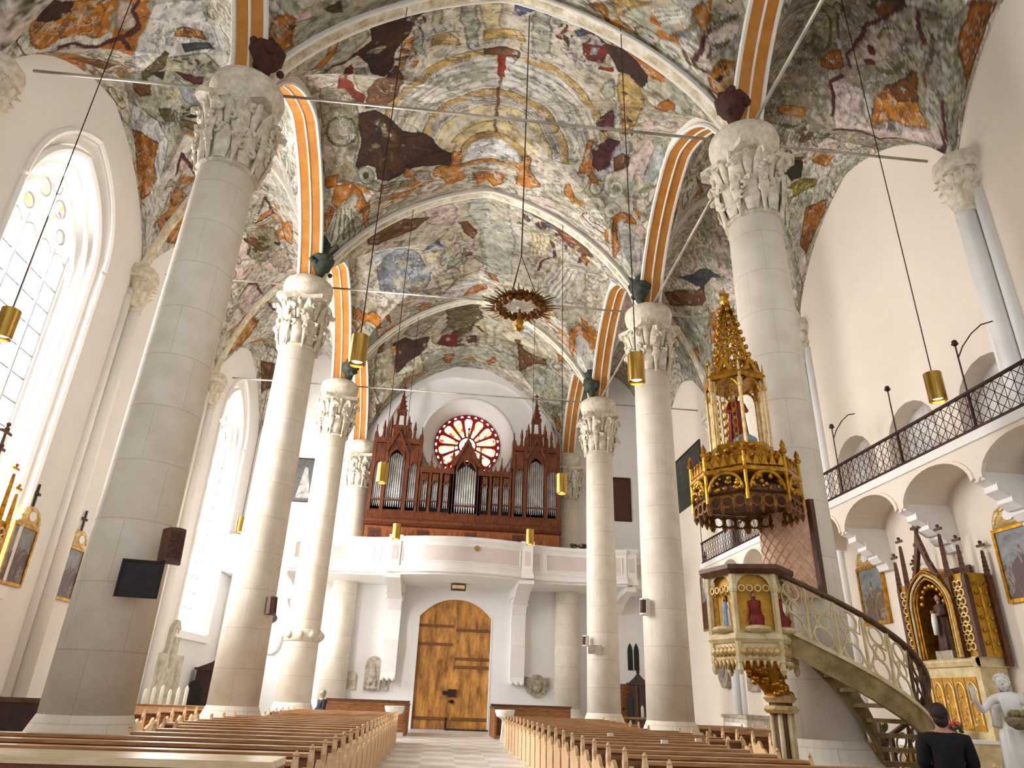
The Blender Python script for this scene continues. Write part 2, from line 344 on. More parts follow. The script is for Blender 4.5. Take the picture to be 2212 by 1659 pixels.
# painted shapes of the vault frescoes, in thousandths of the arc of each bay
PAINT = [
('P','N1','c',0,(-509,-843,-340,-875,-202,-951,118,-1020,234,-944,422,-819,589,61,407,489,15,914,-337,556,-664,373,-632,22,-667,-638)),
('P','N1','G',0,(-167,-932,-110,-915,-89,-675,-95,-483,-141,-492)),
('P','N1','G',0,(84,-914,147,-872,169,-556,120,-493,85,-571)),
('P','N1','G',0,(-337,-719,-303,-727,-281,-570,-282,-448,-317,-525)),
('P','N0','G',0,(-278,999,-235,1020,-206,1020,-258,1020)),
('P','N1','G',0,(-278,-1020,-235,-971,-206,-643,-258,-623)),
('P','N1','g',0,(-76,-626,52,-642,69,-555,-73,-528)),
('P','N1','g',0,(-263,-614,-212,-630,-166,-561,-165,-507,-258,-534)),
('P','N1','y',0,(-99,-873,-18,-860,-4,-624,-77,-632)),
('P','N1','g',0,(571,199,543,101,499,4,430,-164,354,-349,295,-404,232,-442,166,-466,99,-470,30,-463,-39,-461,-108,-462,-176,-446,-242,-418,-304,-372,-363,-300,-434,-93,-490,40,-529,135,-555,232,-563,330)),
('P','N1','w',0,(532,210,507,117,469,27,410,-107,337,-298,281,-351,221,-389,159,-409,94,-415,29,-408,-37,-404,-103,-406,-167,-391,-229,-365,-288,-322,-348,-211,-411,-44,-459,59,-495,148,-518,240,-525,332)),
('S','N1','G',6,(499,176,472,95,433,14,377,-114,311,-279,259,-322,204,-351,145,-371,86,-373,26,-366,-35,-365,-96,-365,-156,-353,-213,-330,-268,-293,-324,-191,-381,-45,-427,50,-462,129,-487,212,-499,296)),
('S','N1','G',5,(435,198,413,123,381,52,339,-24,286,-143,233,-237,183,-266,131,-285,78,-289,23,-279,-31,-279,-86,-280,-140,-271,-191,-248,-240,-212,-292,-86,-338,17,-376,83,-405,153,-425,226,-435,300)),
('S','N1','t',10,(459,188,435,112,400,38,354,-57,296,-189,242,-270,191,-300,137,-316,81,-321,24,-314,-33,-311,-90,-312,-146,-301,-200,-280,-251,-243,-304,-124,-355,-2,-395,69,-426,143,-448,221,-459,299)),
('S','N1','G',5,(404,206,384,139,355,72,319,11,272,-86,220,-192,173,-223,124,-238,73,-245,22,-238,-29,-235,-81,-237,-132,-226,-180,-204,-228,-141,-275,-39,-316,37,-350,99,-377,164,-395,232,-404,303)),
('S','N1','G',8,(366,219,349,156,323,95,291,41,252,-18,206,-104,160,-164,115,-181,68,-185,21,-178,-27,-179,-74,-179,-121,-169,-166,-149,-210,-66,-252,13,-288,64,-318,119,-342,182,-358,241,-365,306)),
('S','N1','G',9,(383,8,334,49)),
('S','N1','G',9,(236,-275,211,-188)),
('S','N1','G',9,(99,-320,89,-235)),
('S','N1','G',9,(-66,-314,-59,-227)),
('S','N1','G',9,(-213,-271,-189,-188)),
('S','N1','G',9,(-346,-22,-304,30)),
('S','N1','G',9,(-430,154,-373,178)),
('P','N1','g',0,(356,254,343,186,320,125,290,66,254,14,210,-58,162,-140,117,-160,70,-167,22,-161,-26,-162,-74,-161,-121,-151,-166,-111,-211,-27,-251,33,-286,85,-314,144,-335,209,-347,273,-352,356)),
('P','N1','w',0,(322,259,311,203,291,144,264,92,232,45,195,4,152,-58,108,-106,65,-113,21,-110,-23,-108,-68,-108,-111,-93,-153,-35,-193,18,-229,62,-260,110,-285,163,-303,219,-314,278,-320,379)),
('S','N1','t',3,(307,238,293,183,273,134,247,88,216,45,181,9,141,-40,100,-86,60,-92,19,-86,-22,-84,-63,-85,-104,-66,-143,-15,-180,24,-214,61,-244,106,-268,154,-287,204,-300,256,-307,340)),
('S','N1','t',3,(296,240,283,189,263,140,238,95,209,55,175,20,138,-18,98,-58,58,-75,19,-69,-21,-68,-61,-69,-100,-41,-138,3,-174,34,-207,73,-235,114,-259,159,-277,208,-289,259,-297,349)),
('S','N1','t',3,(287,242,274,194,255,146,231,104,202,65,170,30,134,3,96,-36,57,-59,18,-56,-21,-55,-59,-53,-97,-20,-134,13,-169,43,-200,78,-228,119,-251,166,-268,212,-280,269,-287,355)),
('P','N1','y',0,(283,280,272,218,255,168,233,125,205,85,173,49,137,19,100,-5,60,-33,20,-36,-20,-35,-59,-25,-98,6,-135,31,-170,61,-201,98,-228,140,-249,185,-265,234,-276,312,-280,408)),
('S','N1','c',10,(230,289,218,229,203,182,184,150,162,120,136,92,108,71,78,57,47,47,16,50,-15,53,-47,50,-77,64,-107,81,-134,105,-159,132,-181,163,-199,205,-213,259,-224,322,-229,394)),
('S','N1','g',5,(164,186,150,163,135,141,119,126,102,113,84,104,65,98,46,97,27,100,7,104,-13,103,-33,104,-52,105,-71,111,-89,120,-107,134,-123,148,-139,170,-153,192,-165,218,-176,249)),
('P','N1','g',0,(156,404,150,351,141,308,129,271,114,242,97,215,78,200,57,187,36,185,14,185,-9,187,-31,188,-53,195,-73,209,-92,228,-108,256,-122,288,-134,328,-142,373,-146,424,-147,484)),
('P','N1','W',0,(123,434,119,390,111,352,102,322,90,294,76,275,60,260,43,250,25,246,6,246,-13,245,-31,245,-49,251,-66,261,-82,279,-96,301,-108,328,-117,364,-124,400,-127,445,-128,491)),
('P','N1','b',0,(-506,-910,-426,-877,-352,-875,-257,-944,-197,-946,-279,-883,-336,-793,-343,-695,-375,-609,-395,-520,-416,-461,-455,-415,-491,-465,-534,-587,-568,-658,-620,-643,-664,-664,-642,-703,-572,-686,-496,-739,-487,-800)),
('P','N1','r',0,(-715,-222,-741,-143,-700,-66,-595,-6,-577,-89,-627,-191,-634,-379,-580,-575,-590,-612,-610,-604,-669,-381)),
('P','N1','G',0,(-573,-572,-537,-548,-487,-378,-544,-162,-590,-108,-624,-259)),
('P','N1','B',0,(-569,-207,-487,-378,-404,-442,-382,-357,-432,-79,-484,20,-580,16)),
('P','N1','b',0,(-633,41,-532,29,-470,71,-410,154,-335,169,-262,203,-220,288,-177,349,-179,493,-204,519,-233,446,-277,436,-334,395,-379,394,-424,423,-471,429,-529,414,-546,345,-590,336,-645,367,-659,341,-632,203,-637,113)),
('P','N1','b',0,(-423,239,-425,226,-422,196,-403,181,-388,182,-401,214,-411,241)),
('P','N1','b',0,(-278,267,-280,281,-297,260,-317,249,-312,240,-295,237,-275,253)),
('P','N1','b',0,(-524,228,-530,219,-533,202,-528,189,-522,193,-514,202,-517,222)),
('P','N1','B',0,(-599,280,-600,267,-584,244,-567,239,-555,242,-567,260,-584,281)),
('P','N1','b',0,(-527,265,-519,246,-488,238,-465,236,-449,244,-477,264,-504,267)),
('P','N1','B',0,(-459,325,-468,309,-472,288,-469,268,-460,273,-454,285,-456,303)),
('P','N1','b',0,(-366,382,-384,354,-404,331,-411,314,-409,304,-389,311,-379,331)),
('P','N1','B',0,(-496,247,-481,236,-462,235,-441,232,-435,242,-458,253,-480,254)),
('P','N1','k',0,(-341,254,-348,257,-365,248,-366,237,-371,226,-356,238,-341,246)),
('P','N1','k',0,(-518,133,-521,123,-518,105,-506,94,-500,97,-498,113,-510,135)),
('P','N1','k',0,(-501,194,-504,184,-487,168,-467,162,-468,174,-473,188,-492,196)),
('P','N1','b',0,(-522,305,-543,308,-570,291,-601,268,-589,257,-558,268,-537,287)),
('P','N1','B',0,(-286,335,-296,316,-300,269,-300,250,-292,247,-278,263,-279,319)),
('P','N1','b',0,(-417,161,-415,177,-455,181,-480,165,-470,152,-453,137,-412,143)),
('P','N1','k',0,(-542,155,-550,134,-548,93,-529,73,-515,75,-519,107,-525,144)),
('P','N1','b',0,(-567,176,-552,167,-524,160,-492,168,-490,185,-525,189,-562,192)),
('P','N1','k',0,(-396,315,-399,310,-400,297,-396,283,-391,287,-388,299,-390,314)),
('P','N1','B',0,(-438,219,-456,222,-484,184,-482,162,-479,145,-458,171,-446,192)),
('P','N1','b',0,(-516,136,-544,132,-566,128,-585,111,-587,92,-556,104,-535,116)),
('P','N1','k',0,(-517,315,-510,306,-501,299,-487,293,-491,302,-496,309,-509,320)),
('P','N1','b',0,(-565,233,-563,216,-556,197,-541,187,-536,196,-538,210,-552,225)),
('P','N1','b',0,(-490,270,-500,277,-507,248,-503,223,-492,234,-486,248,-482,268)),
('P','N1','B',0,(-453,153,-460,156,-474,142,-487,125,-477,127,-466,126,-455,143)),
('P','N1','B',0,(-438,201,-452,198,-463,173,-467,157,-461,150,-448,163,-439,184)),
('P','N1','B',0,(-517,341,-529,331,-533,308,-533,298,-529,285,-519,303,-514,322)),
('P','N1','b',0,(-560,329,-578,318,-590,301,-594,283,-591,265,-573,290,-557,314)),
('P','N1','p',0,(-378,-442,-378,-467,-375,-494,-366,-514,-358,-509,-357,-477,-368,-441)),
('P','N1','o',0,(-326,-499,-331,-502,-341,-513,-346,-531,-344,-542,-334,-531,-322,-507)),
('P','N1','p',0,(-372,-460,-371,-477,-345,-470,-328,-448,-327,-429,-345,-428,-373,-439)),
('P','N1','o',0,(-347,-418,-348,-437,-337,-463,-322,-475,-316,-459,-323,-430,-338,-413)),
('P','N1','r',0,(-364,-444,-377,-457,-388,-482,-401,-516,-395,-525,-380,-506,-372,-475)),
('P','N1','w',0,(-338,-499,-343,-521,-347,-563,-337,-590,-328,-590,-329,-545,-331,-508)),
('P','N1','r',0,(-434,-403,-436,-412,-433,-428,-428,-435,-422,-438,-426,-417,-429,-400)),
('P','N1','r',0,(-357,-483,-364,-485,-375,-494,-382,-516,-375,-515,-369,-512,-358,-494)),
('P','N1','r',0,(-464,-286,-454,-379,-445,-430,-433,-448,-430,-429,-432,-408,-445,-338)),
('P','N1','o',0,(-334,-537,-342,-528,-360,-540,-377,-562,-377,-579,-358,-568,-338,-557)),
('P','N1','r',0,(-485,-135,-496,-162,-498,-218,-495,-299,-486,-283,-483,-234,-479,-178)),
('P','N1','o',0,(-356,-526,-356,-553,-348,-578,-342,-588,-336,-586,-336,-563,-345,-543)),
('P','N1','r',0,(-425,-432,-424,-443,-416,-456,-403,-469,-400,-455,-406,-432,-420,-424)),
('P','N1','w',0,(-351,-412,-360,-412,-378,-437,-382,-460,-385,-479,-369,-462,-359,-437)),
('P','N1','B',0,(-315,-499,-320,-497,-324,-522,-322,-539,-318,-530,-314,-521,-313,-501)),
('P','N1','r',0,(-382,-491,-374,-505,-360,-514,-344,-505,-345,-490,-358,-483,-371,-481)),
('P','N1','p',0,(-357,-423,-358,-436,-350,-451,-338,-462,-336,-448,-340,-427,-352,-416)),
('P','N1','w',0,(-348,-462,-353,-480,-346,-511,-338,-514,-332,-517,-332,-492,-340,-466)),
('P','N1','o',0,(-350,-529,-353,-549,-335,-565,-322,-560,-311,-550,-328,-531,-344,-516)),
('P','N1','B',0,(-492,-282,-483,-332,-454,-347,-435,-328,-449,-285,-463,-251,-492,-243)),
('P','N1','o',0,(-406,-437,-394,-468,-381,-496,-360,-507,-355,-484,-371,-460,-386,-438)),
('P','N1','w',0,(-360,-513,-366,-520,-377,-541,-380,-571,-373,-566,-363,-554,-356,-521)),
('P','N1','w',0,(-318,-764,-325,-788,-329,-813,-333,-855,-326,-839,-321,-819,-314,-779)),
('P','N1','r',0,(-291,-748,-297,-764,-305,-801,-302,-832,-296,-821,-289,-805,-288,-769)),
('P','N1','B',0,(-306,-692,-313,-732,-316,-764,-314,-788,-309,-813,-303,-761,-301,-720)),
('P','N1','p',0,(-311,-715,-313,-733,-311,-760,-306,-787,-303,-766,-302,-747,-305,-718)),
('P','N1','w',0,(-281,-795,-286,-799,-285,-837,-281,-873,-276,-851,-276,-822,-277,-792)),
('P','N1','B',0,(-337,-750,-341,-754,-344,-780,-341,-789,-339,-798,-337,-777,-334,-753)),
('P','N1','w',0,(-353,-824,-347,-837,-333,-841,-314,-825,-321,-805,-332,-797,-345,-808)),
('P','N1','B',0,(-305,-692,-313,-720,-322,-754,-321,-795,-313,-780,-306,-757,-301,-709)),
('P','N1','w',0,(-278,-770,-286,-793,-294,-831,-297,-875,-292,-890,-283,-838,-277,-799)),
('P','N1','p',0,(-309,-770,-314,-773,-322,-790,-328,-813,-323,-810,-318,-807,-310,-784)),
('P','N1','p',0,(-258,-804,-267,-813,-274,-829,-279,-850,-280,-866,-269,-849,-259,-824)),
('P','N1','B',0,(-331,-755,-335,-751,-344,-781,-355,-816,-347,-809,-338,-800,-329,-770)),
('P','N1','w',0,(-300,-729,-308,-730,-320,-742,-332,-767,-327,-773,-317,-771,-306,-751)),
('P','N1','B',0,(-341,-811,-339,-829,-327,-846,-315,-846,-318,-827,-322,-811,-335,-801)),
('P','N1','o',0,(-362,-640,-332,-664,-316,-575,-329,-530,-364,-576)),
('P','N1','o',0,(-177,331,-135,357,-118,524,-101,682,-151,740,-203,704,-255,566,-255,450,-219,454,-183,510)),
('P','N1','o',0,(-130,482,-77,472,65,480,119,409,118,334,149,309,165,334,174,450,202,516,244,568,240,613,175,702,115,725,105,535,64,592,70,752,21,872,-19,769,-69,831,-79,667,-106,590)),
('P','N1','c',0,(-125,522,112,519,108,736,74,746,64,614,-73,639,-76,827,-103,783)),
('P','N1','o',0,(-69,650,61,626,63,759,14,881,-19,769,-61,834)),
('P','N1','o',0,(347,402,379,396,425,501,412,606,362,534)),
('P','N1','o',0,(-410,451,-392,363,-350,417,-352,543)),
('P','N1','o',0,(398,292,415,189,433,102,469,75,456,188,493,263,535,350,489,343,447,290)),
('P','N1','t',0,(-350,433,-262,500,-263,622,-352,543)),
('P','N1','c',0,(252,559,344,441,355,543,258,639)),
('P','N1','m',0,(450,-72,475,-256,540,4,488,41,452,3)),
('P','N1','m',0,(458,150,517,61,579,62,572,204,513,275,464,240)),
('P','N1','w',0,(453,-396,482,-380,572,5,541,23)),
('P','N1','l',0,(545,128,578,72,638,47,665,97,653,194,596,245,533,304,492,323,554,220)),
('P','N1','B',0,(561,160,616,118,669,134,672,189,596,245)),
('S','N1','r',14,(-9,-432,-1,-265)),
('S','N1','B',6,(-4,-278,-2,10,5,192)),
('P','N1','B',0,(-77,-465,-8,-471,56,-477,59,-428,7,-400,-75,-419)),
('P','N1','b',0,(178,-1020,251,-929,351,-814,422,-851,491,-819,547,-761,553,-636,534,-622,484,-672,436,-637,377,-740,292,-856,221,-947)),
('P','N1','g',0,(437,-625,484,-672,540,-631,595,-453,633,-140,642,-10,585,22,541,-126,454,-471)),
('P','N1','o',0,(472,-589,470,-585,464,-592,462,-608,465,-614,470,-605,474,-594)),
('P','N1','o',0,(611,-29,608,-18,595,-11,584,-11,575,-22,587,-40,608,-40)),
('P','N1','o',0,(519,-212,513,-225,512,-261,509,-313,517,-303,523,-253,523,-219)),
('P','N1','B',0,(619,-61,617,-76,625,-97,633,-101,638,-97,639,-76,627,-68)),
('P','N1','B',0,(637,20,631,9,622,-11,624,-28,627,-47,638,-18,642,9)),
('P','N1','o',0,(597,-123,582,-137,571,-155,563,-176,560,-194,575,-176,586,-151)),
('P','N1','y',0,(566,-183,560,-187,549,-201,538,-232,540,-243,553,-225,561,-201)),
('P','N1','o',0,(502,-455,493,-448,486,-446,481,-447,480,-453,485,-461,494,-459)),
('P','N1','y',0,(537,-499,531,-491,519,-485,510,-494,508,-510,524,-514,537,-509)),
('P','N1','o',0,(623,9,611,14,595,14,586,8,589,0,598,-3,610,4)),
('P','N1','o',0,(576,-219,570,-229,562,-247,556,-272,557,-285,568,-257,575,-233)),
('P','N1','o',0,(609,-11,602,-36,602,-69,605,-90,612,-104,620,-65,618,-22)),
('P','N1','o',0,(498,-412,495,-448,499,-465,508,-474,508,-464,507,-437,504,-405)),
('P','N1','B',0,(580,9,577,8,578,-4,581,-19,585,-18,585,0,583,8)),
('P','N1','o',0,(548,-55,542,-76,551,-112,560,-141,566,-123,570,-91,558,-58)),
('P','N1','B',0,(569,-554,569,-543,557,-533,545,-527,550,-541,557,-550,570,-565)),
('P','N1','B',0,(508,-515,500,-502,487,-481,477,-489,474,-497,486,-517,501,-518)),
('P','N1','o',0,(515,-211,511,-232,519,-264,527,-261,536,-261,530,-229,523,-211)),
('P','N1','B',0,(612,-115,605,-108,589,-112,576,-130,573,-148,587,-155,610,-133)),
('P','N1','B',0,(556,-73,549,-90,546,-119,548,-137,552,-137,559,-119,557,-94)),
('P','N1','y',0,(508,-531,513,-550,519,-570,529,-578,530,-571,525,-552,517,-543)),
('P','N1','y',0,(569,-219,570,-208,560,-215,549,-225,552,-233,557,-236,566,-229)),
('P','N1','w',0,(315,-593,313,-622,330,-666,342,-700,353,-708,343,-654,328,-601)),
('P','N1','w',0,(289,-518,285,-513,279,-530,278,-541,279,-557,286,-540,292,-527)),
('P','N1','r',0,(231,-608,224,-603,217,-603,208,-605,210,-616,219,-616,228,-619)),
('P','N1','y',0,(220,-751,220,-773,232,-806,241,-832,245,-818,242,-789,230,-764)),
('P','N1','c',0,(385,-649,382,-627,364,-614,354,-611,351,-623,358,-646,376,-652)),
('P','N1','p',0,(274,-713,275,-726,284,-755,292,-760,294,-748,290,-729,279,-705)),
('P','N1','w',0,(247,-627,253,-649,264,-670,273,-675,273,-668,267,-651,259,-636)),
('P','N1','p',0,(245,-688,243,-700,249,-720,253,-744,256,-736,254,-718,250,-694)),
('P','N1','c',0,(181,-628,181,-644,190,-667,199,-679,198,-666,196,-649,189,-638)),
('P','N1','p',0,(206,-646,211,-664,224,-686,241,-701,235,-677,230,-653,212,-639)),
('P','N1','w',0,(325,-771,322,-765,314,-776,312,-796,313,-810,321,-801,327,-779)),
('P','N1','c',0,(301,-638,304,-661,312,-690,320,-699,322,-692,321,-674,311,-652)),
('P','N1','c',0,(255,-557,244,-564,238,-605,236,-642,244,-657,255,-626,257,-585)),
('P','N1','y',0,(285,-792,276,-801,270,-811,264,-834,270,-839,275,-830,283,-814)),
('P','N1','p',0,(329,-641,319,-645,309,-677,311,-701,315,-708,323,-699,330,-666)),
('P','N1','w',0,(354,-534,362,-552,370,-568,378,-570,379,-563,372,-549,363,-541)),
('P','N1','w',0,(335,-716,329,-703,314,-714,302,-736,309,-749,321,-760,336,-734)),
('P','N1','y',0,(237,-682,242,-695,250,-712,260,-717,261,-709,253,-691,244,-682)),
('P','N1','w',0,(316,-511,315,-527,333,-544,343,-552,350,-545,339,-521,325,-514)),
('P','N1','B',0,(282,-716,284,-744,285,-776,293,-804,297,-789,295,-766,290,-742)),
('P','N1','B',0,(283,-845,278,-854,275,-879,274,-911,278,-919,282,-886,285,-866)),
('P','N1','w',0,(256,-723,248,-700,233,-691,222,-688,216,-701,231,-722,248,-732)),
('P','N1','r',0,(193,-737,195,-772,198,-806,207,-843,214,-841,208,-796,202,-769)),
('P','N1','c',0,(295,-506,290,-517,305,-541,317,-559,322,-552,313,-522,299,-500)),
('P','N1','c',0,(254,-764,252,-773,261,-797,271,-818,273,-809,267,-782,259,-769)),
('P','N1','B',0,(299,-853,289,-828,270,-839,260,-852,261,-875,275,-877,292,-874)),
('P','N1','w',0,(376,-646,373,-654,374,-683,379,-700,381,-692,384,-680,379,-662)),
('P','N1','y',0,(204,-843,203,-852,208,-880,215,-896,216,-881,214,-864,208,-849)),
('P','N1','r',0,(266,-783,262,-818,264,-850,266,-897,271,-880,275,-861,272,-817)),
('P','N1','B',0,(174,-768,176,-790,185,-824,194,-836,196,-828,191,-801,184,-788)),
('P','N1','p',0,(186,-837,184,-856,184,-888,187,-929,190,-910,194,-894,190,-868)),
('P','N1','w',0,(393,-702,382,-681,364,-662,351,-671,345,-687,366,-705,389,-723)),
('P','N1','w',0,(277,-779,268,-760,248,-759,230,-770,236,-791,251,-807,269,-802)),
('P','N1','r',0,(213,-960,211,-943,201,-927,193,-930,195,-947,201,-964,210,-970)),
('P','N1','c',0,(399,-621,393,-611,385,-648,384,-679,392,-671,401,-668,402,-636)),
('P','N1','w',0,(348,-666,340,-657,333,-702,330,-749,339,-761,347,-723,352,-684)),
('P','N1','c',0,(313,-622,307,-642,311,-691,315,-732,322,-720,329,-703,322,-650)),
('P','N1','r',0,(228,-579,227,-596,245,-615,255,-620,265,-622,251,-592,239,-583)),
('P','N1','y',0,(386,-595,379,-626,373,-664,380,-692,387,-709,395,-676,394,-623)),
('P','N1','B',0,(240,-735,238,-727,232,-742,227,-756,230,-763,236,-756,240,-747)),
('P','N1','p',0,(327,-785,318,-788,311,-812,309,-829,308,-858,318,-840,328,-812)),
('P','N1','B',0,(314,-588,309,-579,297,-591,289,-606,292,-622,304,-620,315,-604)),
('P','N1','y',0,(253,-778,251,-759,236,-755,223,-759,225,-778,237,-790,251,-787)),
('P','N1','r',0,(213,-694,202,-678,186,-674,177,-683,173,-701,188,-711,201,-703)),
('P','N1','c',0,(186,-700,193,-737,205,-775,219,-793,223,-778,213,-741,199,-704)),
('P','N1','p',0,(245,-610,243,-627,244,-646,248,-663,251,-667,252,-645,250,-621)),
('P','N1','w',0,(273,-565,281,-591,294,-610,309,-630,308,-612,298,-592,284,-563)),
('P','N1','p',0,(299,-576,299,-597,307,-630,318,-656,317,-633,317,-616,308,-594)),
('P','N1','w',0,(350,-561,347,-584,345,-614,351,-653,358,-640,361,-615,357,-577)),
('P','N1','p',0,(321,-725,314,-741,307,-776,309,-811,316,-826,323,-788,322,-758)),
('P','N1','w',0,(324,-655,320,-661,317,-676,317,-706,322,-712,327,-691,327,-661)),
('P','N1','p',0,(277,-597,271,-575,249,-559,234,-568,232,-589,249,-604,268,-610)),
('P','N1','B',0,(190,-711,193,-737,201,-770,211,-796,215,-782,209,-754,201,-723)),
('P','N1','w',0,(328,-722,329,-750,332,-782,338,-802,344,-807,344,-778,336,-748)),
('P','N1','w',0,(326,-703,322,-724,324,-758,329,-798,335,-803,336,-761,333,-722)),
('P','N1','w',0,(349,-534,346,-529,338,-527,335,-534,335,-543,341,-547,349,-541)),
('P','N1','B',0,(239,-646,226,-656,212,-690,207,-736,219,-727,229,-724,234,-689)),
('P','N1','c',0,(246,-616,237,-595,216,-588,201,-601,200,-619,218,-638,237,-630)),
('P','N1','y',0,(200,-908,197,-893,186,-885,177,-888,182,-904,187,-913,197,-918)),
('P','N1','p',0,(278,-531,269,-561,258,-590,259,-642,269,-645,277,-603,280,-568)),
('P','N1','u',0,(231,-799,273,-872,288,-834,252,-759)),
('P','N1','r',0,(273,-725,353,-789,376,-753,370,-642,323,-607,293,-645)),
('P','N1','w',0,(316,-726,338,-753,340,-681,317,-656)),
('P','N1','r',0,(367,-613,414,-651,418,-618,366,-569)),
('P','N1','G',0,(386,-422,425,-571,447,-515,452,-442,420,-383)),
('P','N1','u',0,(17,-854,66,-934,81,-857,51,-770,22,-793)),
('P','N1','u',0,(97,-872,133,-932,137,-848)),
('P','N1','r',0,(108,-919,105,-894,89,-880,75,-873,79,-897,86,-923,103,-931)),
('P','N1','w',0,(208,-935,201,-917,186,-906,176,-917,181,-939,188,-950,204,-955)),
('P','N1','p',0,(93,-923,89,-905,74,-923,70,-944,68,-971,81,-962,95,-949)),
('P','N1','p',0,(95,-921,93,-930,96,-966,100,-987,106,-1020,105,-958,100,-931)),
('P','N1','r',0,(199,-884,193,-886,183,-896,183,-921,184,-933,192,-930,199,-902)),
('P','N1','w',0,(174,-856,177,-881,188,-912,198,-926,202,-916,194,-885,185,-870)),
('P','N1','r',0,(96,-888,97,-905,102,-930,111,-957,114,-946,108,-912,101,-894)),
('P','N1','r',0,(144,-854,143,-872,142,-906,149,-940,154,-939,153,-902,150,-862)),
('P','N0','r',0,(132,1020,131,1020,143,982,154,954,157,965,152,1020,141,1020)),
('P','N1','r',0,(132,-950,131,-972,143,-1020,154,-1020,157,-1020,152,-988,141,-960)),
('P','N0','w',0,(190,961,179,970,162,966,149,934,156,910,170,911,181,932)),
('P','N1','B',0,(211,-897,209,-882,199,-893,197,-911,196,-928,205,-927,211,-907)),
('P','N0','p',0,(130,1020,130,1020,137,981,145,969,145,981,142,1020,135,1020)),
('P','N1','p',0,(130,-971,130,-983,137,-1020,145,-1020,145,-1020,142,-991,135,-970)),
('P','N0','w',0,(152,1020,155,992,166,965,176,951,180,968,169,997,159,1020)),
('P','N1','w',0,(152,-986,155,-1020,166,-1020,176,-1020,180,-1020,169,-1020,159,-984)),
('P','N0','p',0,(158,1020,169,1020,176,988,188,971,188,991,179,1020,170,1020)),
('P','N1','p',0,(158,-966,169,-994,176,-1020,188,-1020,188,-1020,179,-981,170,-973)),
('P','N1','p',0,(37,-902,47,-935,58,-962,74,-980,68,-944,62,-916,48,-901)),
('P','N1','p',0,(-1,-845,-3,-860,-4,-876,-3,-892,0,-895,2,-878,1,-860)),
('P','N0','p',0,(95,1020,95,1020,104,982,110,974,117,965,111,1020,102,1020)),
('P','N1','p',0,(95,-950,95,-978,104,-1020,110,-1020,117,-1020,111,-995,102,-957)),
('P','N0','B',0,(159,1020,153,1020,159,1020,167,997,171,999,175,1020,166,1020)),
('P','N1','B',0,(159,-894,153,-910,159,-974,167,-1020,171,-1020,175,-963,166,-916)),
('P','N1','k2',0,(-826,-236,-681,-216,-623,22,-663,338,-537,424,-337,556,-537,500,-608,464,-744,420,-884,449,-903,181)),
('P','N1','G',0,(-652,138,-655,112,-666,88,-683,67,-707,53,-735,48,-764,49,-793,60,-817,75,-834,98,-843,125,-840,151,-827,175,-805,194,-778,210,-747,215,-718,214,-692,206,-671,186,-658,165,-652,138)),
('S','N1','k',5,(-648,140,-650,111,-661,84,-680,63,-705,48,-735,43,-765,45,-795,55,-820,71,-839,95,-848,122,-846,152,-832,177,-809,199,-780,215,-748,220,-717,218,-689,207,-667,190,-653,165,-648,140)),
('P','N1','c',0,(-689,135,-690,124,-695,111,-704,102,-715,95,-729,92,-743,94,-756,98,-766,106,-774,117,-777,128,-777,143,-770,153,-761,162,-749,170,-735,172,-721,173,-708,166,-698,159,-691,147,-689,135)),
('P','N1','p',0,(-891,183,-822,207,-783,281,-831,347,-900,271)),
('P','N1','G',0,(-540,396,-543,380,-551,366,-563,355,-578,346,-595,343,-612,343,-627,349,-640,360,-649,375,-652,391,-649,407,-641,425,-628,437,-611,443,-594,446,-577,446,-562,440,-550,428,-542,412,-540,396)),
('P','N1','B',0,(-575,396,-576,389,-579,383,-583,378,-588,373,-595,373,-601,375,-606,377,-610,380,-613,387,-615,394,-614,401,-611,408,-606,413,-600,414,-595,418,-588,416,-583,414,-578,407,-576,404,-575,396)),
('P','N1','G',0,(-754,-952,-668,-962,-609,-910,-508,-859,-487,-793,-606,-654,-696,-684,-799,-824)),
('P','N1','o2',0,(-731,-744,-673,-788,-649,-866,-609,-898,-629,-779,-666,-720,-702,-691)),
('P','N1','o2',0,(-799,435,-694,434,-626,480,-590,568,-588,877,-626,926,-627,618,-683,538,-735,527,-812,575,-870,694,-939,702,-913,623,-849,523)),
('P','N1','G',0,(-844,713,-812,575,-735,536,-683,484,-645,514,-662,588,-620,807,-689,1020,-796,923)),
('S','N1','k',5,(-800,574,-818,751)),
('S','N1','k',5,(-768,575,-781,772)),
('S','N1','k',5,(-737,575,-754,847)),
('S','N1','k',5,(-709,580,-726,932)),
('S','N1','k',5,(-680,581,-697,1020)),
('S','N2','k',5,(-680,-1020,-697,-977)),
('P','N1','o2',0,(-882,387,-765,378,-789,446,-872,451)),
('P','N1','d',0,(-1020,849,-993,749,-939,713,-869,722,-789,815,-782,1020)),
('P','N1','o',0,(634,505,678,460,756,457,800,493,710,511,679,587,701,719,696,921,637,614)),
('P','N1','o',0,(595,633,607,582,643,756,615,773)),
('P','N1','o',0,(747,419,809,427,821,478)),
('P','N1','w',0,(699,512,717,492,747,530,815,563,856,703,742,769)),
('P','N1','o2',0,(610,-537,660,-694,700,-688,721,-394,658,-422)),
('P','N1','l2',0,(789,102,842,-17,905,75,880,224,785,245)),
('P','N1','o2',0,(337,-899,364,-940,387,-885,375,-817)),
('P','N0','o2',0,(265,845,314,759,344,796,356,923,331,946,318,856,280,891)),
('P','N1','o2',0,(874,587,898,566,926,685,896,688)),
('P','N1','d',0,(791,1020,839,765,937,738,1020,777,1020,851,852,1020)),
('P','N2','d',0,(791,-964,839,-1020,937,-1020,1020,-1020,1020,-1020,852,-984)),
('P','R1','d',0,(-1020,1020,-1020,765,-1020,738,-950,777,-994,851,-1020,1020)),
('P','N1','b',0,(867,935,993,844,973,949,1020,1020)),
('P','R2','b',0,(-1020,-1020,-1020,-1020,-1020,-1020,-341,453)),
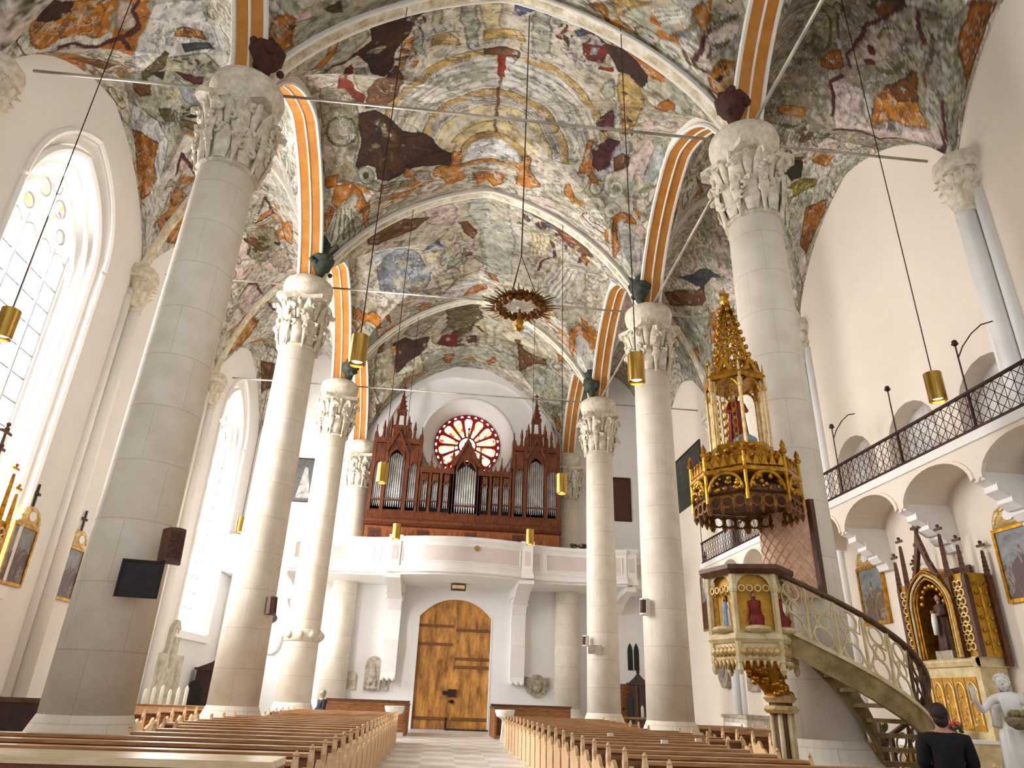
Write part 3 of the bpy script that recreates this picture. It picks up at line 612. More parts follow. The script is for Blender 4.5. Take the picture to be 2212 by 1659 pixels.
('P','N1','o',0,(973,840,1020,799,1020,1020,975,958)),
('P','R1','o',0,(-1020,840,-890,799,21,1020,-1020,958)),
('P','R2','o',0,(-1020,-1020,-890,-1020,21,803,-1020,-1020)),
('P','N1','o',0,(636,580,642,492,698,452,769,467,802,505,721,512,674,555,709,706,706,911)),
('P','N1','w',0,(676,536,695,497,733,520,843,572,906,738,779,944)),
('P','N1','o',0,(871,575,911,561,938,669,904,690)),
('P','N2','c',0,(-730,-735,-561,-956,-298,-877,-82,-900,107,-1020,298,-913,519,-863,664,-775,679,272,140,427,-157,633,-656,326,-846,174)),
('P','N2','p',0,(-330,-891,-173,-804,-131,-580,-170,-433,-300,-590)),
('P','N2','s',0,(-119,-822,109,-945,164,-327,200,291,43,417,6,-53)),
('P','N2','y2',0,(-353,2,-186,-445,-20,-297,22,116,-11,458,-234,453,-292,200)),
('P','N2','v',0,(-652,99,-564,-42,-462,-142,-391,-9,-333,90,-292,200,-310,369,-428,350,-631,314,-655,208)),
('P','N2','l',0,(-684,4,-437,-492,-427,-210,-567,-5,-663,67)),
('P','N2','B',0,(-627,-865,-564,-884,-460,-906,-397,-762,-283,-676,-367,-562,-470,-569,-575,-613,-635,-700)),
('P','N2','u',0,(-578,-964,-485,-923,-496,-839,-581,-890)),
('P','N2','k',0,(-426,-990,-282,-963,-298,-877,-395,-826)),
('P','N2','B',0,(-138,-486,-90,-485,-44,-281,-66,-181,-127,-320)),
('P','N2','u',0,(-318,-142,-243,-306,-210,-124,-276,-19,-333,6)),
('P','N2','u',0,(-193,-246,-159,-268,-146,-219,-175,-179)),
('P','N2','r2',0,(-114,8,-52,3,-50,46,-103,54)),
('P','N2','w',0,(-229,-69,-227,-183,-219,-227,-209,-257,-206,-232,-205,-202,-216,-147)),
('P','N2','y2',0,(-153,-6,-165,-157,-155,-256,-144,-356,-131,-296,-125,-227,-131,-122)),
('P','N2','w',0,(-317,31,-313,10,-291,-38,-269,-73,-273,-12,-283,14,-299,28)),
('P','N2','t',0,(-133,418,-151,340,-159,226,-161,113,-140,158,-124,231,-119,370)),
('P','N2','p',0,(-105,1,-101,-52,-78,-55,-60,-50,-65,-7,-74,15,-99,15)),
('P','N2','p',0,(-211,86,-223,64,-230,12,-220,-209,-206,-83,-191,8,-197,73)),
('P','N2','G',0,(-242,73,-242,53,-236,32,-227,20,-216,13,-224,44,-232,65)),
('P','N2','G',0,(12,149,-3,162,-27,131,-47,74,-45,44,-17,58,13,115)),
('P','N2','w',0,(-239,23,-262,9,-280,-61,-291,-258,-282,-271,-259,-232,-235,-26)),
('P','N2','y2',0,(-85,480,-110,367,-122,217,-116,129,-99,132,-81,225,-77,350)),
('P','N2','t',0,(-258,27,-265,33,-281,32,-289,20,-300,4,-279,4,-263,15)),
('P','N2','p',0,(-165,18,-181,-73,-183,-232,-181,-355,-160,-341,-147,-220,-146,-32)),
('P','N2','y2',0,(-152,-73,-160,-114,-159,-193,-151,-227,-144,-207,-141,-174,-145,-139)),
('P','N2','p',0,(-121,366,-138,344,-158,248,-164,176,-153,164,-134,225,-126,298)),
('P','N2','t',0,(-204,183,-181,165,-145,164,-116,214,-100,271,-141,286,-182,239)),
('P','N2','G',0,(-161,118,-177,60,-197,-7,-178,-174,-161,-192,-143,-18,-152,64)),
('P','N2','y2',0,(-197,-17,-194,-137,-167,-194,-148,-202,-132,-185,-149,-133,-173,-60)),
('P','N2','w',0,(-179,255,-193,208,-175,133,-161,91,-153,116,-143,156,-160,253)),
('P','N2','w',0,(-196,331,-192,298,-175,276,-154,268,-153,300,-163,336,-183,343)),
('P','N2','y2',0,(-218,147,-238,125,-225,45,-205,-27,-187,-1,-191,67,-198,126)),
('P','N2','w',0,(-76,-128,-95,-113,-134,-134,-170,-198,-146,-211,-125,-210,-100,-175)),
('P','N2','G',0,(-188,168,-190,131,-159,80,-125,49,-107,66,-129,129,-164,185)),
('P','N2','t',0,(-158,91,-178,50,-179,-164,-160,-206,-145,-212,-136,-121,-142,36)),
('P','N2','w',0,(-338,189,-349,164,-310,115,-280,113,-249,112,-273,172,-317,191)),
('P','N2','w',0,(-231,86,-223,63,-181,54,-150,69,-153,94,-179,111,-227,116)),
('P','N2','w',0,(-233,117,-231,87,-221,43,-202,39,-183,30,-199,74,-216,119)),
('P','N2','w',0,(-23,13,-44,25,-75,2,-90,-64,-101,-124,-69,-96,-38,-47)),
('P','N2','w',0,(-190,314,-216,284,-245,220,-269,182,-270,150,-229,178,-197,245)),
('P','N2','y2',0,(-179,95,-189,61,-193,-11,-174,-162,-161,-128,-156,11,-164,62)),
('P','N2','p',0,(-141,27,-158,26,-172,-167,-158,-202,-148,-201,-133,-155,-123,19)),
('P','N2','G',0,(-210,114,-207,91,-180,55,-158,59,-142,67,-163,102,-193,124)),
('P','N2','t',0,(-99,158,-119,99,-117,23,-110,-96,-95,-96,-87,23,-84,93)),
('P','N2','t',0,(-228,401,-238,401,-257,316,-264,238,-251,250,-234,292,-226,367)),
('P','N2','p',0,(-61,-57,-71,-87,-64,-152,-55,-233,-41,-211,-44,-133,-47,-49)),
('P','N2','y',0,(246,-524,335,-634,395,-666,304,34,235,-100)),
('S','N2','t',4,(252,-506,251,-125)),
('S','N2','t',4,(277,-522,267,-66)),
('S','N2','t',4,(302,-542,283,-24)),
('S','N2','t',4,(327,-562,297,6)),
('S','N2','m',10,(396,-432,350,89)),
('S','N2','t',16,(367,-481,308,69)),
('P','N2','w',0,(405,204,471,40,485,-466,628,2,514,351,414,279)),
('S','N2','t',5,(457,-55,375,211)),
('S','N2','t',5,(488,-37,398,235)),
('S','N2','t',5,(520,-21,422,255)),
('S','N2','t',5,(552,-6,447,275)),
('S','N2','t',5,(584,3,472,295)),
('S','N2','t',5,(617,9,498,316)),
('S','N2','G',4,(207,125,140,427)),
('S','N2','G',4,(250,133,185,438)),
('S','N2','G',4,(295,138,230,438)),
('S','N2','G',4,(341,147,276,433)),
('S','N2','G',4,(388,148,322,425)),
('P','N2','B',0,(92,-990,170,-1020,298,-913,401,-943,519,-863,591,-759,522,-648,426,-642,340,-794,254,-787,151,-868)),
('P','N2','r2',0,(377,-778,448,-811,491,-754,418,-627)),
('P','N2','u',0,(274,-746,338,-824,369,-761,311,-709)),
('S','N1','r',10,(87,980,147,1020,195,1020)),
('S','N2','r',10,(87,-1020,147,-996,195,-992)),
('P','N2','B',0,(172,-554,180,-580,193,-601,205,-609,203,-587,197,-560,184,-557)),
('P','N2','B',0,(337,-581,349,-640,363,-710,382,-729,394,-725,372,-650,356,-610)),
('P','N2','w',0,(494,-489,477,-489,462,-486,459,-513,456,-541,472,-545,491,-522)),
('P','N2','B',0,(298,-639,286,-643,279,-700,275,-747,282,-752,292,-742,301,-680)),
('P','N2','B',0,(289,-578,276,-593,261,-615,251,-682,261,-712,279,-681,294,-617)),
('P','N2','w',0,(325,-649,316,-641,303,-638,293,-664,297,-687,310,-678,321,-674)),
('P','N2','w',0,(332,-533,323,-520,310,-518,294,-533,302,-553,315,-565,326,-546)),
('P','N2','y',0,(349,-492,347,-524,374,-575,393,-607,408,-598,386,-523,361,-489)),
('P','N2','p',0,(289,-584,298,-633,313,-689,330,-715,336,-694,320,-638,301,-581)),
('P','N2','y',0,(398,-456,418,-517,439,-579,466,-609,458,-556,447,-507,415,-450)),
('P','N2','p',0,(287,-574,280,-553,265,-590,261,-626,264,-648,277,-639,289,-601)),
('P','N2','y',0,(209,-574,198,-582,190,-595,182,-620,184,-643,197,-635,206,-603)),
('P','N2','B',0,(271,-641,266,-667,262,-698,261,-744,267,-736,271,-714,273,-677)),
('P','N2','B',0,(529,-501,523,-545,524,-641,541,-721,550,-709,555,-645,543,-547)),
('P','N2','p',0,(366,-612,357,-609,347,-624,342,-643,347,-648,353,-663,364,-636)),
('P','N2','y',0,(184,-558,181,-591,180,-632,183,-685,188,-660,194,-646,189,-602)),
('P','N2','y',0,(269,-519,255,-527,242,-552,242,-584,245,-601,256,-603,269,-556)),
('P','N2','y',0,(365,-607,359,-609,356,-639,353,-676,359,-686,366,-671,369,-623)),
('P','N2','B',0,(389,-469,373,-469,356,-494,350,-534,356,-559,371,-544,386,-507)),
('P','N2','p',0,(167,-727,158,-710,147,-705,136,-719,140,-738,149,-750,167,-754)),
('P','N2','y',0,(472,-508,471,-567,473,-636,488,-729,503,-755,495,-637,486,-534)),
('P','N2','B',0,(531,-479,525,-508,520,-569,528,-634,537,-619,541,-582,539,-523)),
('P','N2','w',0,(440,-551,435,-548,428,-567,427,-585,428,-607,437,-598,444,-567)),
('P','N2','p',0,(486,-425,479,-438,477,-495,483,-552,490,-538,500,-523,493,-458)),
('P','N2','B',0,(308,-647,302,-645,296,-694,295,-748,302,-765,309,-716,312,-672)),
('P','N2','B',0,(439,-536,430,-545,423,-597,423,-663,433,-652,440,-620,448,-560)),
('P','N2','w',0,(204,-610,202,-652,217,-749,237,-814,241,-771,239,-704,216,-619)),
('P','N2','w',0,(434,-617,427,-612,418,-617,409,-638,412,-660,424,-661,434,-639)),
('P','N2','p',0,(399,-566,390,-575,383,-606,379,-649,385,-670,395,-631,405,-587)),
('P','N2','p',0,(267,-534,279,-593,296,-645,313,-682,327,-679,309,-602,285,-541)),
('P','N2','w',0,(494,-575,494,-603,508,-649,524,-691,520,-655,515,-623,504,-588)),
('P','N2','B',0,(235,-650,221,-635,201,-675,195,-721,196,-762,216,-750,232,-694)),
('P','N2','p',0,(433,-512,414,-528,404,-587,395,-648,404,-675,420,-639,435,-570)),
('P','N2','p',0,(345,-534,349,-572,360,-614,370,-640,372,-627,372,-598,359,-569)),
('P','N2','o2',0,(520,-586,549,-679,584,-648,578,-537)),
('P','N2','g',0,(409,-356,431,-416,484,-94,458,-9)),
('P','N2','o2',0,(-98,830,-36,578,38,518,50,612,-12,800)),
('P','N2','w',0,(-196,634,-122,425,3,339,125,329,29,528,-82,625,-136,888)),
('S','N2','B',6,(-205,622,-114,373,2,298,114,311)),
('P','N2','o2',0,(48,299,113,287,128,382,71,390)),
('P','N2','o',0,(-418,339,-368,294,-349,409,-388,386)),
('P','N2','t',0,(-349,379,-215,470,-205,658,-340,453)),
('P','N2','o',0,(-790,541,-777,469,-693,455,-628,522,-635,738,-677,577,-746,533,-819,597,-885,631)),
('P','N2','G',0,(-787,635,-746,556,-664,613,-666,1020,-765,1020)),
('P','N3','G',0,(-787,-1020,-746,-1020,-664,-1020,-666,-738,-765,-810)),
('P','N2','o',0,(-591,515,-557,505,-568,800)),
('P','N2','o',0,(-364,749,-333,675,-274,779,-284,978,-356,926)),
('P','N2','o',0,(638,627,633,489,707,432,835,528,789,553,693,522,686,675,715,934,661,829)),
('P','N2','w',0,(682,540,719,504,807,558,896,656,895,756,752,1020)),
('P','N2','d',0,(800,1020,823,765,974,733,1020,806,841,1020)),
('P','N3','d',0,(800,-855,823,-1020,974,-1020,1020,-1020,841,-808)),
('P','R2','d',0,(-1020,1020,-1020,765,-1020,733,-928,806,-1020,1020)),
('P','N2','b',0,(874,1020,950,846,962,930,1020,1020)),
('P','N3','b',0,(874,-978,950,-1020,962,-1020,1020,434)),
('P','R3','b',0,(-1020,-978,-1020,-1020,-1020,-1020,-566,434)),
('P','N2','o',0,(699,384,763,408,792,477,722,430)),
('P','N2','o',0,(913,641,999,637,976,742)),
('P','L3','d',0,(1020,-1020,1020,-824,1020,238,703,399)),
('P','N2','d',0,(-963,866,-819,1020,-996,1020,-1020,1020)),
('P','N3','d',0,(-963,-1020,-819,-824,-996,238,-1020,399)),
('P','N2','c2',0,(-583,1020,-418,929,-175,835,17,832,194,707,387,695,538,793,656,1020,634,1020,2,1020,-354,1020,-589,1020)),
('P','N3','c2',0,(-583,-676,-418,-1020,-175,-1020,17,-1020,194,-1020,387,-1020,538,-1020,656,-746,634,188,2,704,-354,567,-589,421)),
('P','N2','G2',0,(-481,1020,-399,1020,-254,862,-165,908,-183,1020,-276,1020,-364,1020,-451,1020)),
('P','N3','G2',0,(-481,-631,-399,-937,-254,-1020,-165,-1020,-183,-761,-276,-460,-364,-327,-451,-465)),
('P','N3','b',0,(-563,-574,-473,-508,-308,29,-379,204,-481,267,-562,362,-620,381)),
('P','N3','k',0,(-204,-795,-135,-1020,14,-797,55,-459,-19,-120,-125,5,-169,-189)),
('P','N3','k2',0,(-308,69,-151,-469,-126,-153,-271,132)),
('P','N3','m2',0,(-271,115,-127,-226,-80,45,-87,204,-200,139)),
('P','N3','m',0,(-58,26,16,-21,33,145,-44,156)),
('P','N3','p',0,(-13,-19,-18,14,-50,1,-58,-92,-63,-141,-38,-119,-18,-54)),
('P','N3','B',0,(-106,172,-99,153,-84,148,-60,161,-56,203,-81,203,-102,202)),
('P','N3','p',0,(-117,125,-99,85,-76,69,-60,81,-43,110,-69,135,-91,150)),
('P','N3','B',0,(66,-134,48,-114,26,-171,5,-215,19,-232,37,-244,54,-191)),
('P','N3','B',0,(-93,264,-101,201,-103,133,-100,85,-91,68,-82,139,-87,209)),
('P','N3','B',0,(-118,57,-125,53,-122,18,-113,7,-105,-6,-103,29,-112,51)),
('P','N3','B',0,(27,266,15,239,17,144,18,52,29,70,34,128,33,196)),
('P','N3','p',0,(-34,45,-39,58,-53,63,-62,47,-62,37,-53,30,-41,34)),
('P','N3','t',0,(37,214,25,213,21,115,26,53,36,13,44,91,45,175)),
('P','N3','B',0,(-112,-16,-126,-111,-108,-202,-90,-213,-82,-185,-87,-128,-101,-35)),
('P','N3','p',0,(-64,47,-63,32,-44,29,-32,32,-24,58,-39,75,-56,55)),
('P','N3','t',0,(-123,69,-118,42,-98,13,-78,-62,-71,9,-85,41,-106,75)),
('P','N3','k',0,(-31,-92,-31,-133,-28,-164,-23,-187,-18,-184,-17,-146,-23,-114)),
('P','N3','B',0,(-2,98,-11,88,-23,50,-28,21,-23,15,-14,26,-3,69)),
('P','N3','y2',0,(57,-385,140,-463,170,118,89,116)),
('P','N3','l2',0,(309,-619,376,-859,400,-669,340,-515)),
('P','N3','y2',0,(171,-283,292,-535,426,-646,491,22,370,20)),
('P','N3','B',0,(291,-299,326,-384,380,56,469,75,586,75,611,141,482,180,397,285,372,307,342,132)),
('P','N3','G',0,(-379,204,-235,154,-9,214,219,138,344,149,361,332,194,568,4,771,-161,703,-354,567)),
('P','N3','o2',0,(-210,284,-118,389,-150,659,-198,531)),
('P','N3','o2',0,(-68,643,34,538,50,684)),
('P','N3','o2',0,(106,530,177,226,176,449,134,641)),
('P','N3','G',0,(385,302,593,129,801,224,882,527,664,668,482,438)),
('P','N3','l2',0,(624,312,619,296,609,283,596,275,580,273,564,277,549,284,536,297,526,315,521,331,521,351,525,367,534,377,547,386,562,388,578,387,594,376,608,366,618,347,624,331,624,312)),
('P','N3','o2',0,(580,-664,616,-863,645,-706,609,-529)),
('P','N3','k2',0,(579,657,867,446,824,573,674,766)),
('P','N3','o2',0,(755,654,831,620,857,720,802,792)),
('P','N3','k2',0,(-733,-681,-590,389,-478,380,-536,642,-740,666,-842,467)),
('P','N3','B',0,(-806,624,-724,620,-796,813)),
('P','N3','B',0,(-660,-884,-615,-772,-697,79,-763,95)),
('P','N0','p',0,(677,782,695,637,734,597,858,546,893,565,868,613,871,657,780,659,732,734,689,805)),
('S','N0','m',9,(855,539,739,588,703,640,679,792,692,820,745,794)),
('P','N0','o',0,(761,832,760,727,805,694,890,693,920,753,895,810,912,846,863,886,800,905)),
('P','N0','y',0,(833,765,827,757,829,749,834,746,840,744,840,750,837,755)),
('P','N0','g',0,(866,720,869,711,883,705,899,703,907,705,895,716,878,719)),
('P','N0','g',0,(816,853,807,860,797,856,794,849,797,838,803,834,812,836)),
('P','N0','b',0,(823,773,818,777,800,794,784,804,791,780,797,761,825,767)),
('P','N0','g',0,(790,842,793,827,800,809,809,793,808,802,804,820,795,838)),
('P','N0','b',0,(870,799,860,799,850,798,842,795,848,794,854,792,863,795)),
('P','N0','b',0,(834,782,822,777,811,769,804,752,815,752,828,758,832,772)),
('P','N0','g',0,(875,794,866,797,848,797,836,792,844,789,854,786,875,790)),
('P','N0','b',0,(820,730,814,730,804,721,805,717,806,713,815,716,823,726)),
('P','N0','y',0,(852,802,849,798,860,789,868,784,876,783,873,791,862,799)),
('P','N0','g',0,(850,769,849,772,836,772,829,772,830,770,836,767,847,767)),
('P','N0','b',0,(838,737,832,733,836,723,842,711,849,712,851,724,851,742)),
('P','N0','o',0,(630,528,715,487,731,552,716,622,651,562)),
('P','N0','o2',0,(569,749,641,582,641,616,604,727)),
('P','N0','g',0,(355,713,477,586,402,811,381,840)),
('P','N0','G',0,(497,629,604,503,567,605,542,709)),
('P','N0','l',0,(599,697,639,609,659,637,616,721)),
('S','N0','w',6,(489,653,590,498)),
('S','N0','w',6,(505,667,601,516)),
('S','N0','w',6,(522,686,613,533)),
('S','N0','w',6,(538,701,625,551)),
('S','N0','k',8,(747,587,793,571,855,539)),
('S','N0','k',8,(723,696,747,659,794,645,834,628)),
('S','N0','k',9,(642,782,665,834,707,823)),
('P','N0','b',0,(866,1020,860,954,922,844,1020,858,1020,1020,985,937,917,966,1020,1020)),
('P','R1','b',0,(-1020,-847,-1020,-1020,-1020,-1020,-907,-1020,27,72,-1020,-1020,-1020,-1020,-291,57)),
('P','N0','o2',0,(-895,770,-860,709,-802,702,-755,717,-783,930,-834,893,-883,816)),
('P','N0','g',0,(-842,778,-838,773,-823,769,-810,767,-808,775,-819,781,-831,777)),
('P','N0','o',0,(-880,778,-873,772,-858,766,-841,767,-839,771,-852,778,-872,784)),
('P','N0','g',0,(-862,744,-867,744,-877,743,-878,735,-876,733,-870,738,-862,741)),
('P','N0','o',0,(-807,773,-812,766,-815,755,-805,741,-800,749,-794,755,-801,769)),
('P','N0','b',0,(-799,757,-797,753,-780,747,-770,766,-765,784,-783,776,-793,759)),
('P','N0','g',0,(-848,795,-852,796,-861,787,-860,782,-859,778,-850,783,-844,793)),
('P','N0','b',0,(-852,785,-857,781,-863,776,-858,768,-855,766,-852,775,-850,780)),
('P','N0','g',0,(-829,837,-836,822,-844,808,-859,803,-848,802,-839,802,-828,816)),
('P','N0','o',0,(-777,773,-783,765,-789,757,-799,756,-794,753,-788,751,-778,760)),
('P','N0','g',0,(-763,760,-775,743,-791,742,-808,733,-805,723,-784,729,-764,740)),
('P','L0','b',0,(947,859,1020,837,1020,1020,708,1020,494,1020,1020,989,957,914)),
('P','L1','b',0,(947,-1020,1020,-1020,1020,-964,708,-154,494,38,1020,-1020,957,-1020)),
('P','N0','b',0,(-1020,859,-890,837,-847,1020,-1020,1020,-1020,1020,-924,989,-1020,914)),
('P','N0','k',0,(-648,754,-576,749,-582,850,-622,809)),
('P','L1','W',0,(-899,160,-448,-364,-278,-507,-12,-399,-13,-87,-578,65,-384,454,-935,1020)),
('P','L1','o',0,(-841,-937,-816,-1020,-764,-992,-753,-913,-661,-916,-530,-729,-524,-646,-577,-599,-584,-560,-630,-539,-661,-615,-689,-631,-735,-713,-787,-716,-842,-778,-848,-873)),
('P','L1','b',0,(-802,-979,-710,-1020,-629,-856,-653,-807,-721,-832,-771,-904)),
('P','L1','o2',0,(-576,-756,-583,-747,-594,-763,-601,-779,-596,-787,-590,-777,-583,-762)),
('P','L1','w',0,(-636,-774,-642,-776,-648,-803,-650,-825,-644,-830,-639,-801,-628,-778)),
('P','L1','o2',0,(-549,-704,-549,-713,-550,-723,-545,-738,-544,-728,-542,-721,-542,-706)),
('P','L1','c',0,(-648,-723,-647,-734,-644,-752,-635,-754,-625,-755,-632,-731,-641,-720)),
('P','L1','w',0,(-657,-777,-662,-784,-646,-783,-638,-773,-641,-764,-645,-763,-658,-766)),
('P','L1','o2',0,(-571,-723,-576,-725,-586,-738,-592,-753,-587,-757,-577,-749,-571,-735)),
('P','L1','c',0,(-582,-708,-582,-711,-588,-722,-589,-735,-585,-732,-582,-721,-581,-710)),
('P','L1','c',0,(-605,-740,-604,-755,-602,-772,-588,-787,-591,-768,-589,-759,-597,-739)),
('P','L1','w',0,(-626,-729,-614,-737,-603,-738,-594,-733,-591,-720,-604,-716,-613,-723)),
('P','L1','w',0,(-605,-687,-601,-708,-589,-725,-580,-729,-572,-723,-579,-703,-593,-694)),
('P','L1','o2',0,(-655,-823,-651,-824,-638,-808,-623,-796,-625,-783,-639,-791,-648,-808)),
('P','L1','o2',0,(-670,-752,-672,-759,-663,-762,-651,-762,-652,-754,-656,-749,-670,-742)),
('P','L1','w',0,(-682,-769,-687,-772,-682,-794,-685,-804,-682,-801,-680,-788,-680,-773)),
('P','L1','w',0,(-620,-807,-617,-807,-607,-802,-598,-790,-598,-786,-606,-785,-618,-793)),
('P','L1','w',0,(-686,-794,-692,-795,-697,-829,-689,-855,-687,-840,-681,-822,-682,-787)),
('P','L1','o2',0,(-590,-733,-584,-743,-567,-731,-564,-712,-565,-708,-573,-708,-590,-721)),
('P','L1','p',0,(-453,-645,-392,-587,-439,-461,-438,-416,-508,-472,-518,-521)),
('S','L1','m',12,(-365,-568,-410,-536,-438,-416,-467,-412,-558,-466,-620,-497,-674,-545,-716,-634,-763,-686,-885,-638,-884,-869,-884,-989,-842,-1020,-802,-1020)),
('S','L1','w',14,(-875,-964,-875,-854,-847,-766,-803,-721,-761,-716,-708,-653,-663,-568,-614,-514,-563,-501)),
('S','L1','m',10,(-446,-439,-516,-433,-507,-340)),
('P','L1','o2',0,(-251,-289,-208,-291,-87,-220,-81,-147,-160,-196,-263,-256)),
('P','L1','v2',0,(-233,-200,-77,-126,-52,-74,-236,-138)),
('P','L1','B',0,(-956,-503,-817,-409,-690,-241,-835,-238,-867,-313)),
('P','L1','G',0,(-741,-156,-477,-99,-313,-160,-110,-71,-32,93,-160,252,-338,501,-410,354,-755,108,-850,32)),
('P','L1','k',0,(-607,128,-472,156,-299,380,-334,489,-415,305,-562,205)),
('P','L1','k',0,(-608,-106,-343,-211,-315,-181,-408,-87,-639,-30)),
('P','L1','m',0,(-392,-32,-287,9,-172,62,-214,110,-325,43)),
('P','L1','d2',0,(-546,-79,-445,-52,-496,9)),
('P','L1','l',0,(-403,6,-225,140,-301,217,-389,109)),
('P','L1','B',0,(-707,-75,-591,-37,-609,52,-723,48,-758,2)),
('P','L1','c',0,(-165,38,-173,36,-187,24,-187,12,-184,3,-171,15,-162,29)),
('P','L1','k',0,(-119,75,-114,68,-94,66,-80,67,-78,71,-93,78,-109,80)),
('P','L1','k',0,(-145,15,-136,1,-115,-10,-94,-12,-95,0,-102,14,-134,24)),
('P','L1','k',0,(-182,2,-174,-8,-161,-13,-150,-13,-142,-10,-155,-2,-169,3)),
('P','L1','c',0,(-225,-66,-229,-74,-224,-91,-218,-95,-207,-101,-205,-85,-217,-69)),
('P','L1','t',0,(-102,44,-119,41,-142,22,-143,6,-141,-10,-122,8,-105,28)),
('P','L1','t',0,(-94,66,-111,46,-127,30,-124,17,-119,3,-103,19,-98,42)),
('P','L1','k',0,(-266,-86,-286,-82,-306,-100,-322,-119,-308,-131,-289,-121,-276,-106)),
('P','L1','t',0,(-245,45,-249,31,-242,15,-231,-2,-213,-8,-218,18,-230,33)),
('P','L1','k',0,(-229,-57,-235,-67,-241,-81,-240,-90,-235,-100,-227,-83,-226,-69)),
('P','L1','B',0,(-182,-23,-192,-20,-196,-47,-203,-71,-189,-65,-179,-52,-176,-29)),
('P','L1','t',0,(-242,-61,-244,-80,-236,-103,-225,-116,-211,-122,-220,-93,-228,-74)),
('P','L1','t',0,(-144,48,-145,33,-112,43,-91,49,-79,62,-113,60,-138,59)),
('P','L1','c',0,(-228,45,-240,35,-244,10,-228,-2,-217,-3,-211,12,-213,37)),
('P','L1','k',0,(-225,-87,-237,-91,-249,-95,-258,-108,-256,-114,-242,-107,-230,-98)),
('P','L1','k',0,(-221,-43,-230,-41,-241,-57,-244,-68,-238,-73,-227,-69,-215,-49)),
('P','L1','G',0,(-489,161,-493,150,-460,139,-421,129,-426,143,-441,156,-476,172)),
('P','L1','G',0,(-323,246,-330,234,-309,217,-295,215,-289,221,-292,240,-310,245)),
('P','L1','b',0,(-456,233,-455,222,-415,219,-391,228,-392,238,-405,249,-447,242)),
('P','L1','k2',0,(-365,188,-382,177,-394,167,-398,158,-396,155,-380,162,-369,176)),
('P','L1','k2',0,(-427,278,-429,261,-425,241,-407,232,-395,232,-403,256,-416,285)),
('P','L1','b',0,(-307,303,-335,294,-363,274,-383,244,-385,225,-352,250,-328,271)),
('P','L1','b',0,(-432,226,-447,212,-391,200,-368,212,-358,226,-379,240,-412,232)),
('P','L1','G',0,(-473,251,-474,227,-459,198,-427,189,-411,195,-407,218,-441,241)),
('P','L1','k2',0,(-520,98,-503,94,-481,92,-470,100,-469,104,-481,109,-510,105)),
('P','L1','k',0,(-382,191,-353,185,-331,191,-314,210,-311,223,-335,228,-370,204)),
('P','L1','G',0,(-423,229,-426,222,-393,213,-372,218,-361,229,-384,239,-416,240)),
('P','L1','k2',0,(-353,402,-353,376,-315,357,-275,348,-286,378,-298,402,-332,415)),
('P','L1','k',0,(-338,240,-335,225,-313,215,-293,214,-295,226,-302,241,-320,240)),
('P','L1','k',0,(-395,266,-408,260,-428,248,-457,238,-443,234,-423,233,-405,245)),
('P','L1','G',0,(-442,254,-459,244,-463,216,-445,203,-429,206,-415,221,-428,243)),
('P','L1','k',0,(-375,178,-380,180,-397,175,-411,170,-411,162,-394,165,-378,173)),
('P','L1','o2',0,(-887,172,-651,309,-726,411,-712,498,-828,561,-958,566,-963,416)),
('P','L1','o',0,(-644,687,-596,742,-569,999,-652,1020,-760,1020,-800,1020,-818,942,-787,774,-708,816)),
('P','L2','o',0,(-644,-1020,-596,-1020,-569,-1020,-652,-818,-760,-684,-800,-782,-818,-1020,-787,-1020,-708,-1020)),
('P','L1','g',0,(-648,850,-638,852,-630,879,-622,912,-626,904,-633,894,-643,871)),
('P','L1','g',0,(-714,829,-708,830,-694,843,-685,878,-688,883,-700,877,-713,844)),
('P','L1','B',0,(-750,908,-744,892,-722,942,-710,998,-707,1020,-728,984,-740,944)),
('P','L2','o2',0,(-738,-826,-732,-826,-721,-826,-714,-800,-715,-796,-723,-802,-732,-814)),
('P','L1','g',0,(-749,914,-750,897,-745,870,-738,863,-736,874,-736,900,-741,919)),
('P','L1','B',0,(-673,816,-673,783,-669,753,-658,745,-657,762,-651,782,-661,814)),
('P','L1','o2',0,(-685,1020,-693,1020,-714,960,-726,878,-719,868,-697,922,-690,1020)),
('P','L2','o2',0,(-685,-949,-693,-945,-714,-1020,-726,-1020,-719,-1020,-697,-1020,-690,-995)),
('P','L2','o2',0,(-635,-838,-645,-849,-666,-910,-669,-960,-669,-1020,-653,-956,-636,-876)),
('P','L1','B',0,(-741,899,-744,878,-739,852,-732,852,-725,855,-729,883,-736,918)),
('P','L1','o2',0,(-717,958,-701,982,-675,1020,-656,1020,-667,1020,-684,1020,-708,1020)),
('P','L2','o2',0,(-717,-1020,-701,-1020,-675,-971,-656,-888,-667,-882,-684,-911,-708,-968)),
('P','L1','o2',0,(-719,946,-704,966,-691,978,-686,1020,-679,1020,-694,1020,-711,986)),
('P','L2','o2',0,(-719,-1020,-704,-1020,-691,-1020,-686,-981,-679,-955,-694,-966,-711,-1020)),
('P','L2','o2',0,(-714,-846,-718,-895,-720,-955,-720,-1020,-711,-991,-707,-930,-707,-870)),
('P','L1','o2',0,(-680,946,-665,945,-644,982,-629,1020,-628,1020,-641,1020,-664,1020)),
('P','L2','o2',0,(-680,-1020,-665,-1020,-644,-1020,-629,-975,-628,-939,-641,-929,-664,-991)),
('P','L1','o2',0,(-647,909,-657,879,-667,851,-672,823,-668,825,-658,832,-650,872)),
('P','L1','p',0,(-571,574,-504,482,-466,731,-483,801)),
('S','L1','m',9,(-587,586,-499,470,-467,757)),
('P','L1','G',0,(-634,190,-456,240,-424,327,-593,459,-652,467,-554,322)),
('S','L1','t',12,(-437,329,-529,417,-637,465)),
('P','L1','G',0,(-690,594,-629,559,-548,801,-572,796,-631,646)),
('S','L1','t',9,(-533,798,-606,683,-657,685,-722,774,-801,771,-836,905,-828,1020)),
('P','L2','k2',0,(-303,-129,-68,23,-47,246,-246,376,-386,150)),
